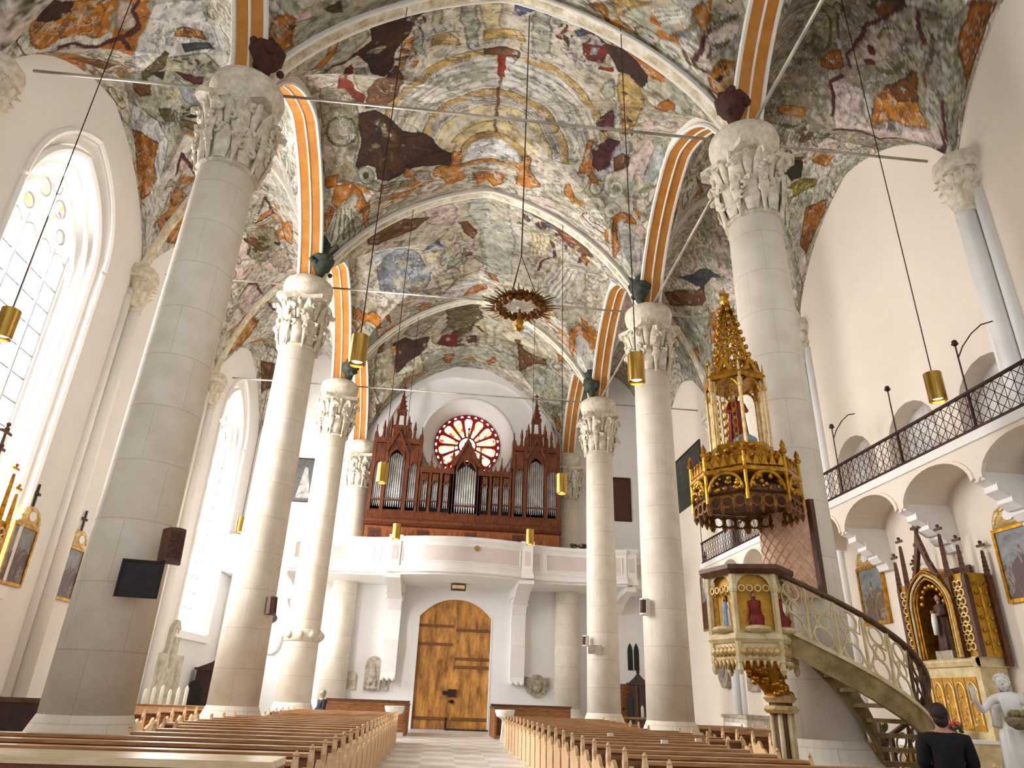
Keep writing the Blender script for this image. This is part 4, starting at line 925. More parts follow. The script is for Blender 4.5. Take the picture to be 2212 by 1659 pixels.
('P','L2','p2',0,(-222,281,-2,340,-29,746,-201,540)),
('P','L2','r2',0,(-250,190,-263,168,-259,119,-249,77,-238,103,-231,130,-238,175)),
('P','L2','t',0,(-358,42,-367,38,-354,17,-337,8,-328,14,-331,30,-348,50)),
('P','L2','k',0,(-206,168,-230,151,-259,123,-281,86,-266,81,-239,99,-201,140)),
('P','L2','b',0,(-154,142,-174,126,-196,100,-208,58,-189,69,-172,75,-154,116)),
('P','L2','k',0,(-392,162,-402,142,-378,108,-344,85,-341,110,-341,127,-363,156)),
('P','L2','k',0,(-215,145,-256,118,-304,105,-335,76,-346,49,-281,59,-239,94)),
('P','L2','r2',0,(-228,83,-247,81,-291,61,-333,27,-307,20,-267,35,-237,55)),
('P','L2','r2',0,(-258,63,-223,63,-194,70,-176,94,-176,114,-204,103,-232,84)),
('P','L2','k',0,(-166,155,-196,139,-222,75,-240,36,-217,35,-195,54,-176,102)),
('P','L2','k',0,(-279,200,-292,198,-313,142,-339,110,-306,118,-283,130,-276,174)),
('P','L2','b',0,(-297,93,-327,90,-364,59,-392,30,-382,9,-337,36,-308,69)),
('P','L2','t',0,(-133,170,-153,141,-176,97,-176,47,-162,26,-139,90,-119,152)),
('P','L2','k',0,(-250,220,-247,197,-211,192,-172,196,-167,225,-197,249,-233,235)),
('P','L2','r2',0,(-296,116,-328,92,-348,66,-375,21,-347,20,-313,51,-288,93)),
('P','L2','k',0,(-212,228,-236,237,-284,164,-297,120,-309,92,-254,127,-226,180)),
('P','L2','b',0,(-66,264,-79,277,-108,232,-115,207,-111,192,-88,209,-53,244)),
('P','L2','o',0,(8,-12,235,-195,87,247,7,239)),
('S','L2','m',8,(-200,-117,-25,-130,-46,-335,-145,-196)),
('P','L2','o',0,(-825,1020,-750,878,-645,918,-563,865,-485,1020,-624,1020,-714,1020,-814,1020)),
('P','L3','o',0,(-825,-915,-750,-1020,-645,-1020,-563,-1020,-485,-624,-624,-600,-714,-632,-814,-789)),
('P','L2','p',0,(-609,594,-459,483,-395,567,-334,1020,-488,1020,-600,875)),
('P','L3','p',0,(-609,-1020,-459,-1020,-395,-1020,-334,-543,-488,-903,-600,-1020)),
('S','L2','m',9,(-588,517,-454,464,-395,567,-382,979,-334,1020)),
('S','L3','m',9,(-588,-1020,-454,-1020,-395,-1020,-382,-1020,-334,-543)),
('P','L2','o',0,(-268,802,-108,1020,-115,1020,-276,991)),
('P','L3','o',0,(-268,-1020,-108,-899,-115,-723,-276,-1020)),
('P','L3','k2',0,(-751,-123,-418,-7,-466,221,-701,76)),
('P','L3','B',0,(-831,182,-584,302,-646,533,-917,530)),
('P','R0','T',0,(-1020,768,-667,482,249,747,716,380,930,711,972,1020,588,1020,42,1020)),  # taupe ground with the shade of the right aisle put into the colour
('P','R1','T',0,(-1020,-1020,-667,-1020,249,-1020,716,-1020,930,-1020,972,-327,588,-153,42,20)),
('P','R1','p',0,(312,-506,347,-573,417,-576,492,-606,528,-504,630,-507,718,-602,812,-825,823,-973,776,-1020,819,-1020,914,-945,843,-712,823,-551,787,-419,625,-405,534,-251,422,-328,417,-367)),
('S','R0','m',11,(363,1020,325,1020,323,1020,334,884,369,810,399,724,422,623)),
('S','R1','m',11,(363,-659,325,-717,323,-902,334,-1020,369,-1020,399,-1020,422,-1020)),
('S','R1','m',11,(422,-328,396,-398,320,-489,347,-573)),
('S','R0','m',12,(523,1020,640,1020,816,1020,825,1020,925,1020,916,1020,840,892,810,822)),
('S','R1','m',12,(523,-238,640,-393,816,-420,825,-571,925,-664,916,-958,840,-1020,810,-1020)),
('P','R0','p2',0,(333,1020,336,1020,355,875,414,751,475,747,543,737,515,947,440,1020,378,1020)),
('P','R1','p2',0,(333,-717,336,-915,355,-1020,414,-1020,475,-1020,543,-1020,515,-1020,440,-770,378,-681)),
('P','R1','w',0,(513,-571,517,-624,579,-600,613,-530,635,-511,577,-498)),
('P','R0','o',0,(550,1020,563,1020,608,1020,613,894,650,851,693,989,745,1020,800,1020,817,1020,773,1020,712,1020,669,1020,650,1020,614,1020,579,1020)),
('P','R1','o',0,(550,-648,563,-791,608,-964,613,-1020,650,-1020,693,-1020,745,-923,800,-919,817,-867,773,-733,712,-681,669,-588,650,-516,614,-516,579,-600)),
('P','R0','B2',0,(555,1020,608,1020,613,894,650,851,693,989,726,1020,654,1020)),
('P','R1','B2',0,(555,-785,608,-964,613,-1020,650,-1020,693,-1020,726,-948,654,-782)),
('P','R1','c',0,(633,-742,651,-772,662,-737)),
('P','R1','c',0,(616,-880,647,-919,648,-869)),
('P','R1','c',0,(678,-880,693,-911,697,-876)),
('P','R0','k',0,(270,792,282,715,408,587,422,623,399,724,353,794)),
('P','R0','o2',0,(294,793,391,638,386,730,349,786)),
('P','R0','o3',0,(716,380,948,332,948,710,904,641,757,574,710,502,740,428)),
('P','R1','o3',0,(204,-564,219,-661,276,-728,330,-621,288,-546,233,-513)),
('P','R1','c',0,(249,-583,275,-639,291,-606)),
('P','R1','o',0,(117,-77,124,-148,270,-247,298,-191,114,-65)),
('P','R1','d2',0,(379,229,447,121,509,100,547,189,393,325)),
('P','R1','g2',0,(380,364,558,185,696,138,724,187,414,402)),
('P','R1','o',0,(575,63,577,1,686,-89,753,-59,756,53,602,80)),
('S','R1','t',8,(560,61,753,-59)),
('P','R1','B',0,(428,122,436,104,472,88,494,87,498,93,488,106,452,121)),
('P','R1','c',0,(499,76,495,61,496,45,510,34,528,27,524,47,514,69)),
('P','R1','G',0,(249,-25,235,-40,232,-64,240,-83,248,-84,257,-61,256,-35)),
('P','R1','B',0,(441,-34,436,-59,463,-85,486,-103,511,-94,494,-60,469,-41)),
('P','R1','G',0,(164,104,146,88,163,36,180,7,198,9,194,40,183,75)),
('P','R1','k',0,(422,-82,427,-53,392,-28,348,-14,325,-37,359,-67,391,-81)),
('P','R1','k2',0,(211,189,196,176,198,133,207,107,220,112,225,132,222,161)),
('P','R1','k',0,(513,-118,509,-137,508,-168,526,-192,541,-173,541,-147,536,-106)),
('P','R1','G',0,(416,-51,400,-56,371,-84,357,-116,370,-119,398,-95,423,-61)),
('P','R1','k2',0,(364,-112,349,-110,311,-143,307,-162,310,-177,332,-163,360,-131)),
('P','R1','G',0,(559,-45,519,-64,478,-123,428,-205,462,-202,518,-139,552,-85)),
('P','R1','B',0,(234,96,234,82,247,63,263,56,267,61,269,72,247,87)),
('P','R1','k2',0,(249,43,228,43,202,14,198,-23,209,-44,248,9,274,41)),
('P','R1','B',0,(400,136,395,124,440,103,500,72,511,89,461,119,409,153)),
('P','R1','k2',0,(297,84,265,56,255,26,236,-19,267,-9,300,14,312,55)),
('P','R1','k',0,(324,-59,300,-32,238,-30,201,-41,204,-57,225,-74,274,-84)),
('P','R1','c',0,(252,-3,249,-26,277,-56,317,-67,332,-44,319,-10,266,11)),
('P','R1','c',0,(410,-54,378,-62,334,-139,319,-196,343,-179,373,-150,427,-75)),
('P','R1','k2',0,(583,-20,550,-9,490,-35,456,-61,457,-78,497,-71,534,-51)),
('P','R1','k',0,(247,109,239,118,217,121,203,110,210,103,225,101,241,102)),
('P','R1','k',0,(391,-103,370,-73,316,-56,257,-67,265,-95,293,-111,345,-128)),
('P','R1','B',0,(418,16,405,7,389,-35,382,-76,404,-59,425,-35,432,-2)),
('P','R1','k2',0,(293,173,293,156,299,133,316,129,328,127,320,142,306,168)),
('P','R1','c',0,(296,228,291,217,294,186,308,160,316,171,322,187,311,227)),
('P','R1','k2',0,(448,59,418,68,376,33,366,12,363,-13,412,12,443,36)),
('P','R1','k2',0,(550,-154,539,-116,490,-89,441,-81,424,-110,443,-147,492,-149)),
('P','R1','B',0,(446,-59,435,-63,420,-86,411,-112,424,-107,441,-91,448,-69)),
('P','R1','G',0,(345,38,351,6,341,-29,360,-42,374,-51,383,-11,373,17)),
('P','R1','k2',0,(325,-44,296,-86,285,-142,302,-180,318,-179,333,-143,349,-64)),
('P','R1','G',0,(260,107,241,115,213,107,192,91,201,82,222,75,263,87)),
('P','R1','c',0,(430,65,410,73,377,44,383,25,389,4,423,26,448,57)),
('P','R1','c',0,(262,213,252,201,265,156,284,128,298,131,296,162,280,205)),
('P','R1','c',0,(466,16,459,7,461,-16,473,-30,488,-29,497,-5,479,18)),
('P','R1','B',0,(331,194,325,179,349,150,379,138,396,141,368,164,346,186)),
('P','R1','k',0,(430,12,422,-36,411,-94,430,-124,450,-114,467,-70,463,-20)),
('P','R1','k2',0,(237,132,227,116,225,81,248,42,266,51,264,82,253,122)),
('S','R0','k',12,(488,1020,563,1020,562,938,590,813)),
('S','R1','k',12,(488,-818,563,-949,562,-1020,590,-1020)),
('S','R0','k',10,(410,931,416,841,475,747)),
('S','R1','m',22,(400,-925,421,-895)),
('S','R0','m',14,(500,600,536,656,590,679)),
('S','R0','k',12,(600,618,665,710,685,834,718,868)),
('S','R1','m',16,(429,-796,454,-833)),
('S','R1','k',10,(58,-947,125,-879,193,-715,201,-605,193,-535)),
('S','R0','k',10,(53,979,92,991,116,905,152,916,160,1020,216,1020)),
('S','R1','k',10,(53,-1020,92,-1020,116,-1020,152,-1020,160,-927,216,-802)),
('S','R0','k',10,(539,585,567,550,579,511)),
('S','R1','k',12,(88,-688,98,-629,74,-550)),
('S','R1','k2',14,(128,-223,214,-274,265,-394,272,-478)),
('P','R0','G',0,(682,661,678,545,763,603,927,664,850,731,945,1020,830,827,767,799)),
('S','R0','k2',14,(670,543,749,657,838,713)),
('S','R0','k2',12,(936,738,874,769,943,802)),
('P','R1','o3',0,(935,198,977,278,904,568,765,522,712,318)),
('P','N1','o2',0,(980,252,1020,376,1020,517,1020,593,1020,598,972,445)),
('P','R1','o2',0,(-1020,252,-654,376,-703,517,-797,593,-917,598,-1020,445)),
('P','R1','v',0,(-469,214,-193,428,-140,651,-216,605)),
('P','N1','g2',0,(993,-101,1020,12,1020,58,1020,67,1020,81)),
('P','R1','g2',0,(-1020,-101,-643,12,-567,58,-647,67,-836,81)),
('P','R1','o3',0,(-390,616,-163,782,-319,405,-508,251,-271,570)),
('P','R2','v2',0,(112,220,302,-134,503,-115,384,108)),
('P','R2','B',0,(58,530,375,90,468,203,193,665)),
('P','R2','o',0,(522,1020,572,717,699,992)),
('P','R3','o',0,(522,-725,572,-1020,699,-1020)),
('P','R2','o2',0,(551,293,696,150,991,390,686,480)),
('P','R2','G',0,(201,935,514,224,920,743,485,1020)),
('P','R3','G',0,(201,-1020,514,-1020,920,-1020,485,-364)),
('P','R2','o',0,(562,1020,591,712,715,995)),
('P','R3','o',0,(562,-716,591,-1020,715,-1020)),
]
# ------------------------------------------------------------------ fresco painting of the vault cells
INK = {'o': (196, 126, 28), 'o2': (186, 118, 34), 'o3': (160, 98, 14), 'b': (70, 42, 18), 'B': (124, 84, 48), 'B2': (120, 76, 14), 'r': (136, 48, 22), 'r2': (158, 86, 62), 'm': (92, 46, 44), 'm2': (104, 24, 22),
       'p': (226, 204, 194), 'p2': (196, 176, 160), 'w': (226, 222, 212), 'W': (232, 232, 228), 'y': (230, 212, 162), 'y2': (214, 202, 170), 'g': (198, 164, 92), 'g2': (150, 132, 34), 'G': (176, 174, 152), 'G2': (160, 152, 132),
       'c': (214, 204, 184), 'c2': (196, 186, 156), 'u': (86, 94, 122), 'l': (176, 180, 186), 'l2': (204, 212, 206), 'd': (62, 74, 64), 'd2': (56, 48, 36), 'k': (112, 98, 62), 'k2': (160, 150, 122), 't': (168, 156, 138),
       'T': (158, 148, 126), 's': (206, 206, 190), 'v': (140, 144, 150), 'v2': (84, 88, 92)}  # T is the right vault's ground with its shade mixed in
_rs = np.random.RandomState(7)
def _layer(n, cells, seed):
    rs = np.random.RandomState(seed)
    g = rs.rand(cells + 3, cells + 3)
    x = np.linspace(0, cells, n); i = np.minimum(x.astype(int), cells - 1); f = x - i; f = f * f * (3 - 2 * f)
    a = g[i][:, i] * (1 - f)[None, :] + g[i][:, i + 1] * f[None, :]
    b = g[i + 1][:, i] * (1 - f)[None, :] + g[i + 1][:, i + 1] * f[None, :]
    return a * (1 - f)[:, None] + b * f[:, None]
def fbm(n, cells, octs, seed):
    s = np.zeros((n, n)); amp = 1; tot = 0
    for o in range(octs):
        s += amp * _layer(n, cells * 2 ** o, seed + o); tot += amp; amp *= .55
    return s / tot
def in_poly(px, py, X, Y):
    r = np.zeros(X.shape, bool); n = len(px)
    for i in range(n):
        x1, y1, x2, y2 = px[i], py[i], px[i - 1], py[i - 1]
        if y1 == y2: continue
        c = (y1 > Y) != (y2 > Y)
        r ^= c & (X < (x2 - x1) * (Y - y1) / (y2 - y1) + x1)
    return r
def paint_cell(cell, n, base, seed, density=1.0):
    ax = np.linspace(-1, 1, n)
    S, T = np.meshgrid(ax, ax)                    # S across (x), T along (y)
    img = np.empty((n, n, 3)); img[:] = lin(base)
    # freehand stucco scrolls: contour lines of warped noise, with pale ridges and pink and ochre grounds
    f1 = fbm(n, 5, 4, seed); f2 = fbm(n, 9, 3, seed + 50); f3 = fbm(n, 4, 3, seed + 90); f4 = fbm(n, 14, 2, seed + 130)
    img[f3 > .60] = lin(INK['p']); img[f3 < .33] = lin(INK['o2'])
    img[(f4 > .66)] = lin(INK['G'])
    w = f1 + .3 * f2
    ln = np.abs(((w * 4.2 * density) % 1) - .5) * 2
    amt = np.clip((.30 - ln) / .18, 0, 1)[:, :, None] * np.clip((f2 - .38) * 6, 0, 1)[:, :, None]
    img = img * (1 - amt) + np.array(lin(INK['k2'])) * .8 * amt
    rs = np.random.RandomState(seed + 77)
    def curl(x0, y0, a0, L, turn, wd, tone):  # outlined scroll with a shaded and a highlit side painted into the colour
        q = np.linspace(0, 1, 16); an = a0 + turn * q ** 1.6
        px = x0 + np.cumsum(np.cos(an)) * L / 16; py = y0 + np.cumsum(np.sin(an)) * L / 16
        i0, i1 = np.searchsorted(ax, [px.min() - .06, px.max() + .06]); j0, j1 = np.searchsorted(ax, [py.min() - .06, py.max() + .06])
        if i1 <= i0 or j1 <= j0: return
        X, Y = np.meshgrid(ax[i0:i1], ax[j0:j1]); d = np.full(X.shape, 9.); sd = np.zeros(X.shape)
        for k in range(15):
            bx, by = px[k + 1] - px[k], py[k + 1] - py[k]; LL = bx * bx + by * by + 1e-12
            t = np.clip(((X - px[k]) * bx + (Y - py[k]) * by) / LL, 0, 1)
            dx, dy = X - px[k] - t * bx, Y - py[k] - t * by; dd = np.hypot(dx, dy) / (wd * (1.25 - .9 * (k / 15)))
            u_ = dd < d; d[u_] = dd[u_]; sd[u_] = (bx * dy - by * dx)[u_]
        sub = img[j0:j1, i0:i1]
        sub[d < 1.5] = lin(INK[tone[0]]); sub[(d < 1) & (sd < 0)] = lin(INK[tone[1]]); sub[(d < 1) & (sd >= 0)] = lin(INK[tone[2]])
    for _ in range(int(190 * density)):
        tone = (('k2', 'c', 'w'), ('k', 'G', 'c'), ('t', 'w', 'c'), ('k2', 'G', 'w'), ('m', 'p', 'c'))[rs.choice(5, p=[.33, .2, .25, .16, .06])]
        curl(rs.uniform(-1, 1), rs.uniform(-1, 1), rs.uniform(0, 6.28), rs.uniform(.10, .34), rs.choice([-1, 1]) * rs.uniform(1.5, 6.5), rs.uniform(.009, .022), tone)
    f5 = fbm(n, 30, 2, seed + 700)
    Sw = S + .03 * (f2 - .5) + .03 * (f4 - .5) + .014 * (f5 - .5); Tw = T + .03 * (f1 - .5) + .03 * (fbm(n, 16, 2, seed + 200) - .5)
    shade = .72 + .46 * fbm(n, 26, 3, seed + 300)
    tone2 = fbm(n, 34, 2, seed + 610) * .6 + .4 * fbm(n, 11, 2, seed + 620)
    for (a, c, k, wd, pts) in PAINT:
        if c != cell: continue
        p = np.array(pts, float).reshape(-1, 2) / 1000
        m = .05 + wd * .002
        i0, i1 = np.searchsorted(ax, [p[:, 0].min() - m, p[:, 0].max() + m]); j0, j1 = np.searchsorted(ax, [p[:, 1].min() - m, p[:, 1].max() + m])
        if i1 <= i0 or j1 <= j0: continue
        X = Sw[j0:j1, i0:i1]; Y = Tw[j0:j1, i0:i1]
        if a == 'P': msk = in_poly(p[:, 0], p[:, 1], X, Y)
        else:
            d = np.full(X.shape, 9.)
            for q in range(len(p) - 1):
                A, Bv = p[q], p[q + 1] - p[q]; L = max(1e-9, (Bv ** 2).sum())
                t = np.clip(((X - A[0]) * Bv[0] + (Y - A[1]) * Bv[1]) / L, 0, 1)
                d = np.minimum(d, np.hypot(X - A[0] - t * Bv[0], Y - A[1] - t * Bv[1]))
            msk = d < max(.0042, wd * .0011)
        sub = img[j0:j1, i0:i1]
        col = np.array(lin(INK[k]))
        if a == 'P':
            er = msk.copy()
            for q in (1, 2):
                er[q:] &= msk[:-q]; er[:-q] &= msk[q:]; er[:, q:] &= msk[:, :-q]; er[:, :-q] &= msk[:, q:]
            edge = msk & ~er
        sub[msk] = col[None, :] * shade[j0:j1, i0:i1][msk][:, None]
        if a == 'P':
            t2 = tone2[j0:j1, i0:i1]
            hi = msk & (t2 > (.63 if col.mean() > .12 else .72)); lo = msk & (t2 < .38)
            sub[hi] = sub[hi] * .55 + np.array(lin(INK['y'])) * .3; sub[lo] *= .66
            sub[edge] *= .55
    # drawn contours and brushwork
    for c_, sd_, wd_ in ((13, 810, .010), (24, 830, .016), (44, 850, .022)):
        r_ = fbm(n, c_, 2, seed + sd_); g_ = fbm(n, 8, 2, seed + sd_ + 9)
        k_ = (np.abs(r_ - .5) < wd_) & (g_ > .45)
        img[k_] *= .55
        k2_ = (np.abs(r_ - .5 - 2.2 * wd_) < wd_) & (g_ > .45) & (img.mean(-1) > .1)
        img[k2_] = img[k2_] * .7 + .22
    bw = fbm(n, 40, 2, seed + 400); bw2 = fbm(n, 60, 2, seed + 500)
    img *= (.56 + .62 * bw)[:, :, None]
    img[bw2 > .68] *= .68
    m_ = (bw2 < .32) & (img.mean(-1) > .16)
    img[m_] = img[m_] * .6 + .26
    return np.clip(img, .006, .9)

FRESCO = bpy.data.materials.new('fresco_and_stucco'); FRESCO.use_nodes = True
_nt = FRESCO.node_tree; _b = _nt.nodes['Principled BSDF']; _b.inputs['Roughness'].default_value = .85
_at = _nt.nodes.new('ShaderNodeAttribute'); _at.attribute_name = 'fresco'
_tc = _nt.nodes.new('ShaderNodeTexCoord'); _nz = _nt.nodes.new('ShaderNodeTexNoise'); _nz.inputs['Scale'].default_value = 7; _nz.inputs['Detail'].default_value = 6
_nt.links.new(_tc.outputs['Object'], _nz.inputs['Vector'])
_rp = _nt.nodes.new('ShaderNodeValToRGB'); _rp.color_ramp.elements[0].position = .35; _rp.color_ramp.elements[1].position = .6
_rp.color_ramp.elements[0].color = (.78, .76, .72, 1); _rp.color_ramp.elements[1].color = (1, 1, 1, 1)
_nt.links.new(_nz.outputs['Fac'], _rp.inputs[0])
_mx = _nt.nodes.new('ShaderNodeMix'); _mx.data_type = 'RGBA'; _mx.blend_type = 'MULTIPLY'; _mx.inputs[0].default_value = 1
_nt.links.new(_at.outputs['Color'], _mx.inputs[6]); _nt.links.new(_rp.outputs[0], _mx.inputs[7]); _nt.links.new(_mx.outputs[2], _b.inputs['Base Color'])
_bp = _nt.nodes.new('ShaderNodeBump'); _bp.inputs['Strength'].default_value = .35; _bp.inputs['Distance'].default_value = .05
_nt.links.new(_nz.outputs['Fac'], _bp.inputs['Height']); _nt.links.new(_bp.outputs[0], _b.inputs['Normal'])

def vault_cell(cell, n, base, seed, label, density=1.0):
    ax = arc_to_plan(np.linspace(-1, 1, n))
    U_, V_ = np.meshgrid(ax, ax)
    x, y = cell_xy(cell, U_, V_); z = vault_z(cell, U_, V_)
    col = paint_cell(cell, n, base, seed, density)
    co = np.stack([x, y, z], -1).reshape(-1, 3)
    i = np.arange(n * n).reshape(n, n)
    quads = np.stack([i[:-1, :-1], i[1:, :-1], i[1:, 1:], i[:-1, 1:]], -1).reshape(-1, 4)
    me = bpy.data.meshes.new('ceiling')
    me.vertices.add(n * n); me.vertices.foreach_set('co', co.ravel().astype(np.float32))
    me.loops.add(quads.size); me.loops.foreach_set('vertex_index', quads.ravel().astype(np.int32))
    me.polygons.add(len(quads)); me.polygons.foreach_set('loop_start', np.arange(0, quads.size, 4, dtype=np.int32))
    me.update(calc_edges=True)
    at = me.color_attributes.new('fresco', 'FLOAT_COLOR', 'POINT')
    rgba = np.ones((n * n, 4), np.float32); rgba[:, :3] = col.reshape(-1, 3)
    at.data.foreach_set('color', rgba.ravel())
    me.materials.append(FRESCO)
    o = bpy.data.objects.new('ceiling', me); COL.objects.link(o)
    return struct(o, label)

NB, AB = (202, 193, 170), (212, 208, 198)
vault_cell('N1', 430, NB, 11, 'painted nave vault with an arched dome picture in front of the organ', 1.0)
vault_cell('N2', 320, NB, 23, 'painted nave vault bay between the second and third pillars', 1.0)
vault_cell('N3', 220, NB, 37, 'painted nave vault bay above the organ', 1.0)
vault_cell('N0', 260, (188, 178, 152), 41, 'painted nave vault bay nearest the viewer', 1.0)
vault_cell('L1', 340, AB, 53, 'painted left aisle vault beside the first tall window', 1.0)
vault_cell('L2', 230, AB, 61, 'painted left aisle vault beyond the first pillar', 1.0)
vault_cell('L3', 140, AB, 67, 'painted left aisle vault at the far window', 1.0)
vault_cell('L0', 80, AB, 71, 'painted left aisle vault nearest the viewer', .8)
vault_cell('R1', 340, (184, 176, 154), 79, 'painted right aisle vault above the railed gallery', 1.0)  # right aisle bases kept darker, the aisle's shade put into the colour
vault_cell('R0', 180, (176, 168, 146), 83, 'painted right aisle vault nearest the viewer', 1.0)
vault_cell('R2', 180, (184, 176, 154), 89, 'painted right aisle vault behind the pulpit spire', 1.0)
vault_cell('R3', 90, (190, 180, 160), 97, 'painted right aisle vault at the far end', .8)

# ------------------------------------------------------------------ arch bands between the cells
RIBSTUCCO = mat('ornamented_rib_stucco', (236, 228, 206), .8, rgb2=(172, 156, 120), scale=3.2, bump=.5, bscale=9)
OCHRE = mat('ochre_arch_field', (182, 114, 32), .8, rgb2=(196, 136, 62), scale=2.2, bump=.2, bscale=14)
def band(pts_low, pts_high, wvec, o_=None):
    """arch band: lower and upper curve, pushed sideways both ways along wvec"""
    m = MB(); w = Vector(wvec)
    a = [Vector(p) - w for p in pts_low]; b = [Vector(p) + w for p in pts_low]; c = [Vector(p) + w for p in pts_high]; d = [Vector(p) - w for p in pts_high]
    m.mi = 0; m.strip(a, b); m.mi = 1; m.strip(b, c); m.strip(d, a)
    return m
def arch_pts(f, n=36):
    return [f(t) for t in arc_to_plan(np.linspace(-1, 1, n))]
trim_no = [0]
def trim(m, mats, label, smooth=False):
    trim_no[0] += 1
    return struct(m.build('trim_%d' % trim_no[0], mats, None, smooth), label)
for i, y in enumerate(PY):
    h = nave_rise(y)
    f = lambda dz, k=1.0: (lambda t: (t * HW * k, y, ZS + h * float(q_prof(t)) + dz))
    m = band(arch_pts(f(-.16, .985)), arch_pts(f(.12)), (0, .13, 0))
    for s in (-1, 1):
        m.mi = 1
        m.tube([(p[0], p[1] + s * .14, p[2]) for p in arch_pts(f(-.13, .985))], .045, 6)
    trim(m, [RIBSTUCCO, STUCCO], 'stucco nave arch between the %s pair of pillars' % ('first', 'second', 'third')[i])
    for sd, nm in ((-1, 'left'), (1, 'right')):
        if i == 0: continue
        g = lambda dz, k=1.0: (lambda t: (sd * ((HW + AW) / 2 + k * t * (AW - HW) / 2), y, ZS + AISLE_RISE * float(q_prof(t)) + dz))
        m = band(arch_pts(g(-.16, .98)), arch_pts(g(.12)), (0, .17, 0))
        trim(m, [RIBSTUCCO, STUCCO], 'stucco %s aisle arch at the %s pillar' % (nm, ('first', 'second', 'third')[i]))
for sd, nm in ((-1, 'left'), (1, 'right')):
    for k in range(0, 4):
        y0 = D1 + (k - .5) * BAY
        g = lambda dz, kk=1.0: (lambda t: (sd * HW, y0 + kk * t * BAY / 2, ZS + ARCADE_RISE * float(q_prof(t)) + dz))
        m = band(arch_pts(g(-.22, .975)), arch_pts(g(.12)), (.30, 0, 0))
        for s in (-1, 1):
            m.mi = 1
            m.tube([(p[0] + s * .32, p[1], p[2]) for p in arch_pts(g(-.18, .975))], .06, 6)
        m.mi = 1; m.tube([(p[0], p[1], p[2]) for p in arch_pts(g(-.23, .975))], .03, 6)
        trim(m, [OCHRE, STUCCO], '%s arcade arch with ochre underside over bay %s' % (nm, ('nearest the viewer', 'at the first pillar', 'at the second pillar', 'at the third pillar')[k]))
# ------------------------------------------------------------------ floor
def floor_material():
    m = bpy.data.materials.new('stone_floor'); m.use_nodes = True
    nt = m.node_tree; b = nt.nodes['Principled BSDF']; b.inputs['Roughness'].default_value = .32
    tc = nt.nodes.new('ShaderNodeTexCoord')
    ck = nt.nodes.new('ShaderNodeTexChecker'); ck.inputs['Scale'].default_value = 1.25
    ck.inputs['Color1'].default_value = (*lin((232, 230, 226)), 1); ck.inputs['Color2'].default_value = (*lin((206, 202, 196)), 1)
    mp = nt.nodes.new('ShaderNodeMapping'); mp.inputs['Rotation'].default_value = (0, 0, 0)
    nt.links.new(tc.outputs['Object'], mp.inputs[0]); nt.links.new(mp.outputs[0], ck.inputs['Vector'])
    nz = nt.nodes.new('ShaderNodeTexNoise'); nz.inputs['Scale'].default_value = 1.4; nz.inputs['Detail'].default_value = 6
    nt.links.new(tc.outputs['Object'], nz.inputs['Vector'])
    rp = nt.nodes.new('ShaderNodeValToRGB'); rp.color_ramp.elements[0].position = .35; rp.color_ramp.elements[1].position = .65
    rp.color_ramp.elements[0].color = (.72, .70, .66, 1); rp.color_ramp.elements[1].color = (1, 1, 1, 1)
    nt.links.new(nz.outputs['Fac'], rp.inputs[0])
    mx = nt.nodes.new('ShaderNodeMix'); mx.data_type = 'RGBA'; mx.blend_type = 'MULTIPLY'; mx.inputs[0].default_value = .8
    nt.links.new(ck.outputs['Color'], mx.inputs[6]); nt.links.new(rp.outputs[0], mx.inputs[7]); nt.links.new(mx.outputs[2], b.inputs['Base Color'])
    return m
struct(MB().box(-AW - .3, AW + .3, -4, WY + .3, -.3, 0).build('floor', floor_material()), 'pale stone slab floor of the nave and aisles')

# ------------------------------------------------------------------ walls with openings
def wall_with_holes(name, mat_, holes, y0, y1, z0, z1, place, thick):
    """wall in the (y, z) plane; every hole is an outline given as a polyline from bottom left to bottom right"""
    m = MB(); holes = sorted(holes, key=lambda h: h[0][0]); y = y0
    P = lambda a, b: place(a, b, 0)
    for h in holes:
        m.add([P(y, z0), P(h[0][0], z0), P(h[0][0], z1), P(y, z1)], [(0, 1, 2, 3)])
        bot = h[0][1]
        m.add([P(h[0][0], z0), P(h[-1][0], z0), P(h[-1][0], bot), P(h[0][0], bot)], [(0, 1, 2, 3)])
        up = h[1:-1]
        for a, b in zip(up[:-1], up[1:]):
            if abs(b[0] - a[0]) < 1e-6: continue
            m.add([P(a[0], a[1]), P(b[0], b[1]), P(b[0], z1), P(a[0], z1)], [(0, 1, 2, 3)])
        y = h[-1][0]
    m.add([P(y, z0), P(y1, z0), P(y1, z1), P(y, z1)], [(0, 1, 2, 3)])
    b = thick                                                  # an outer skin, so that the wall has a body at its ends
    for (a, c) in ((y0, y0), (y1, y1)):
        m.add([place(a, z0, 0), place(a, z0, b), place(a, z1, b), place(a, z1, 0)], [(0, 1, 2, 3)])
    m.add([place(y0, z1, 0), place(y1, z1, 0), place(y1, z1, b), place(y0, z1, b)], [(0, 1, 2, 3)])
    return struct(m.build(name, mat_), None)

def shift(o, c): return [(p[0] + c, p[1]) for p in o]
WINC = [D1 - BAY / 2, D1 + BAY / 2, D1 + 1.5 * BAY, D1 + 2.5 * BAY]
WOUT = pointed(1.95, 3.35, 11.6, 2.75, 12)
WIN = pointed(1.32, 3.75, 11.55, 2.05, 12)
wall_with_holes('wall_left', PLASTER, [shift(WOUT, c) for c in WINC[1:]], -4, WY, 0, 17.2, lambda a, b, d: (-AW - d, a, b), .9)
tag(bpy.data.objects['wall_left'], 'white left aisle wall with tall pointed windows')

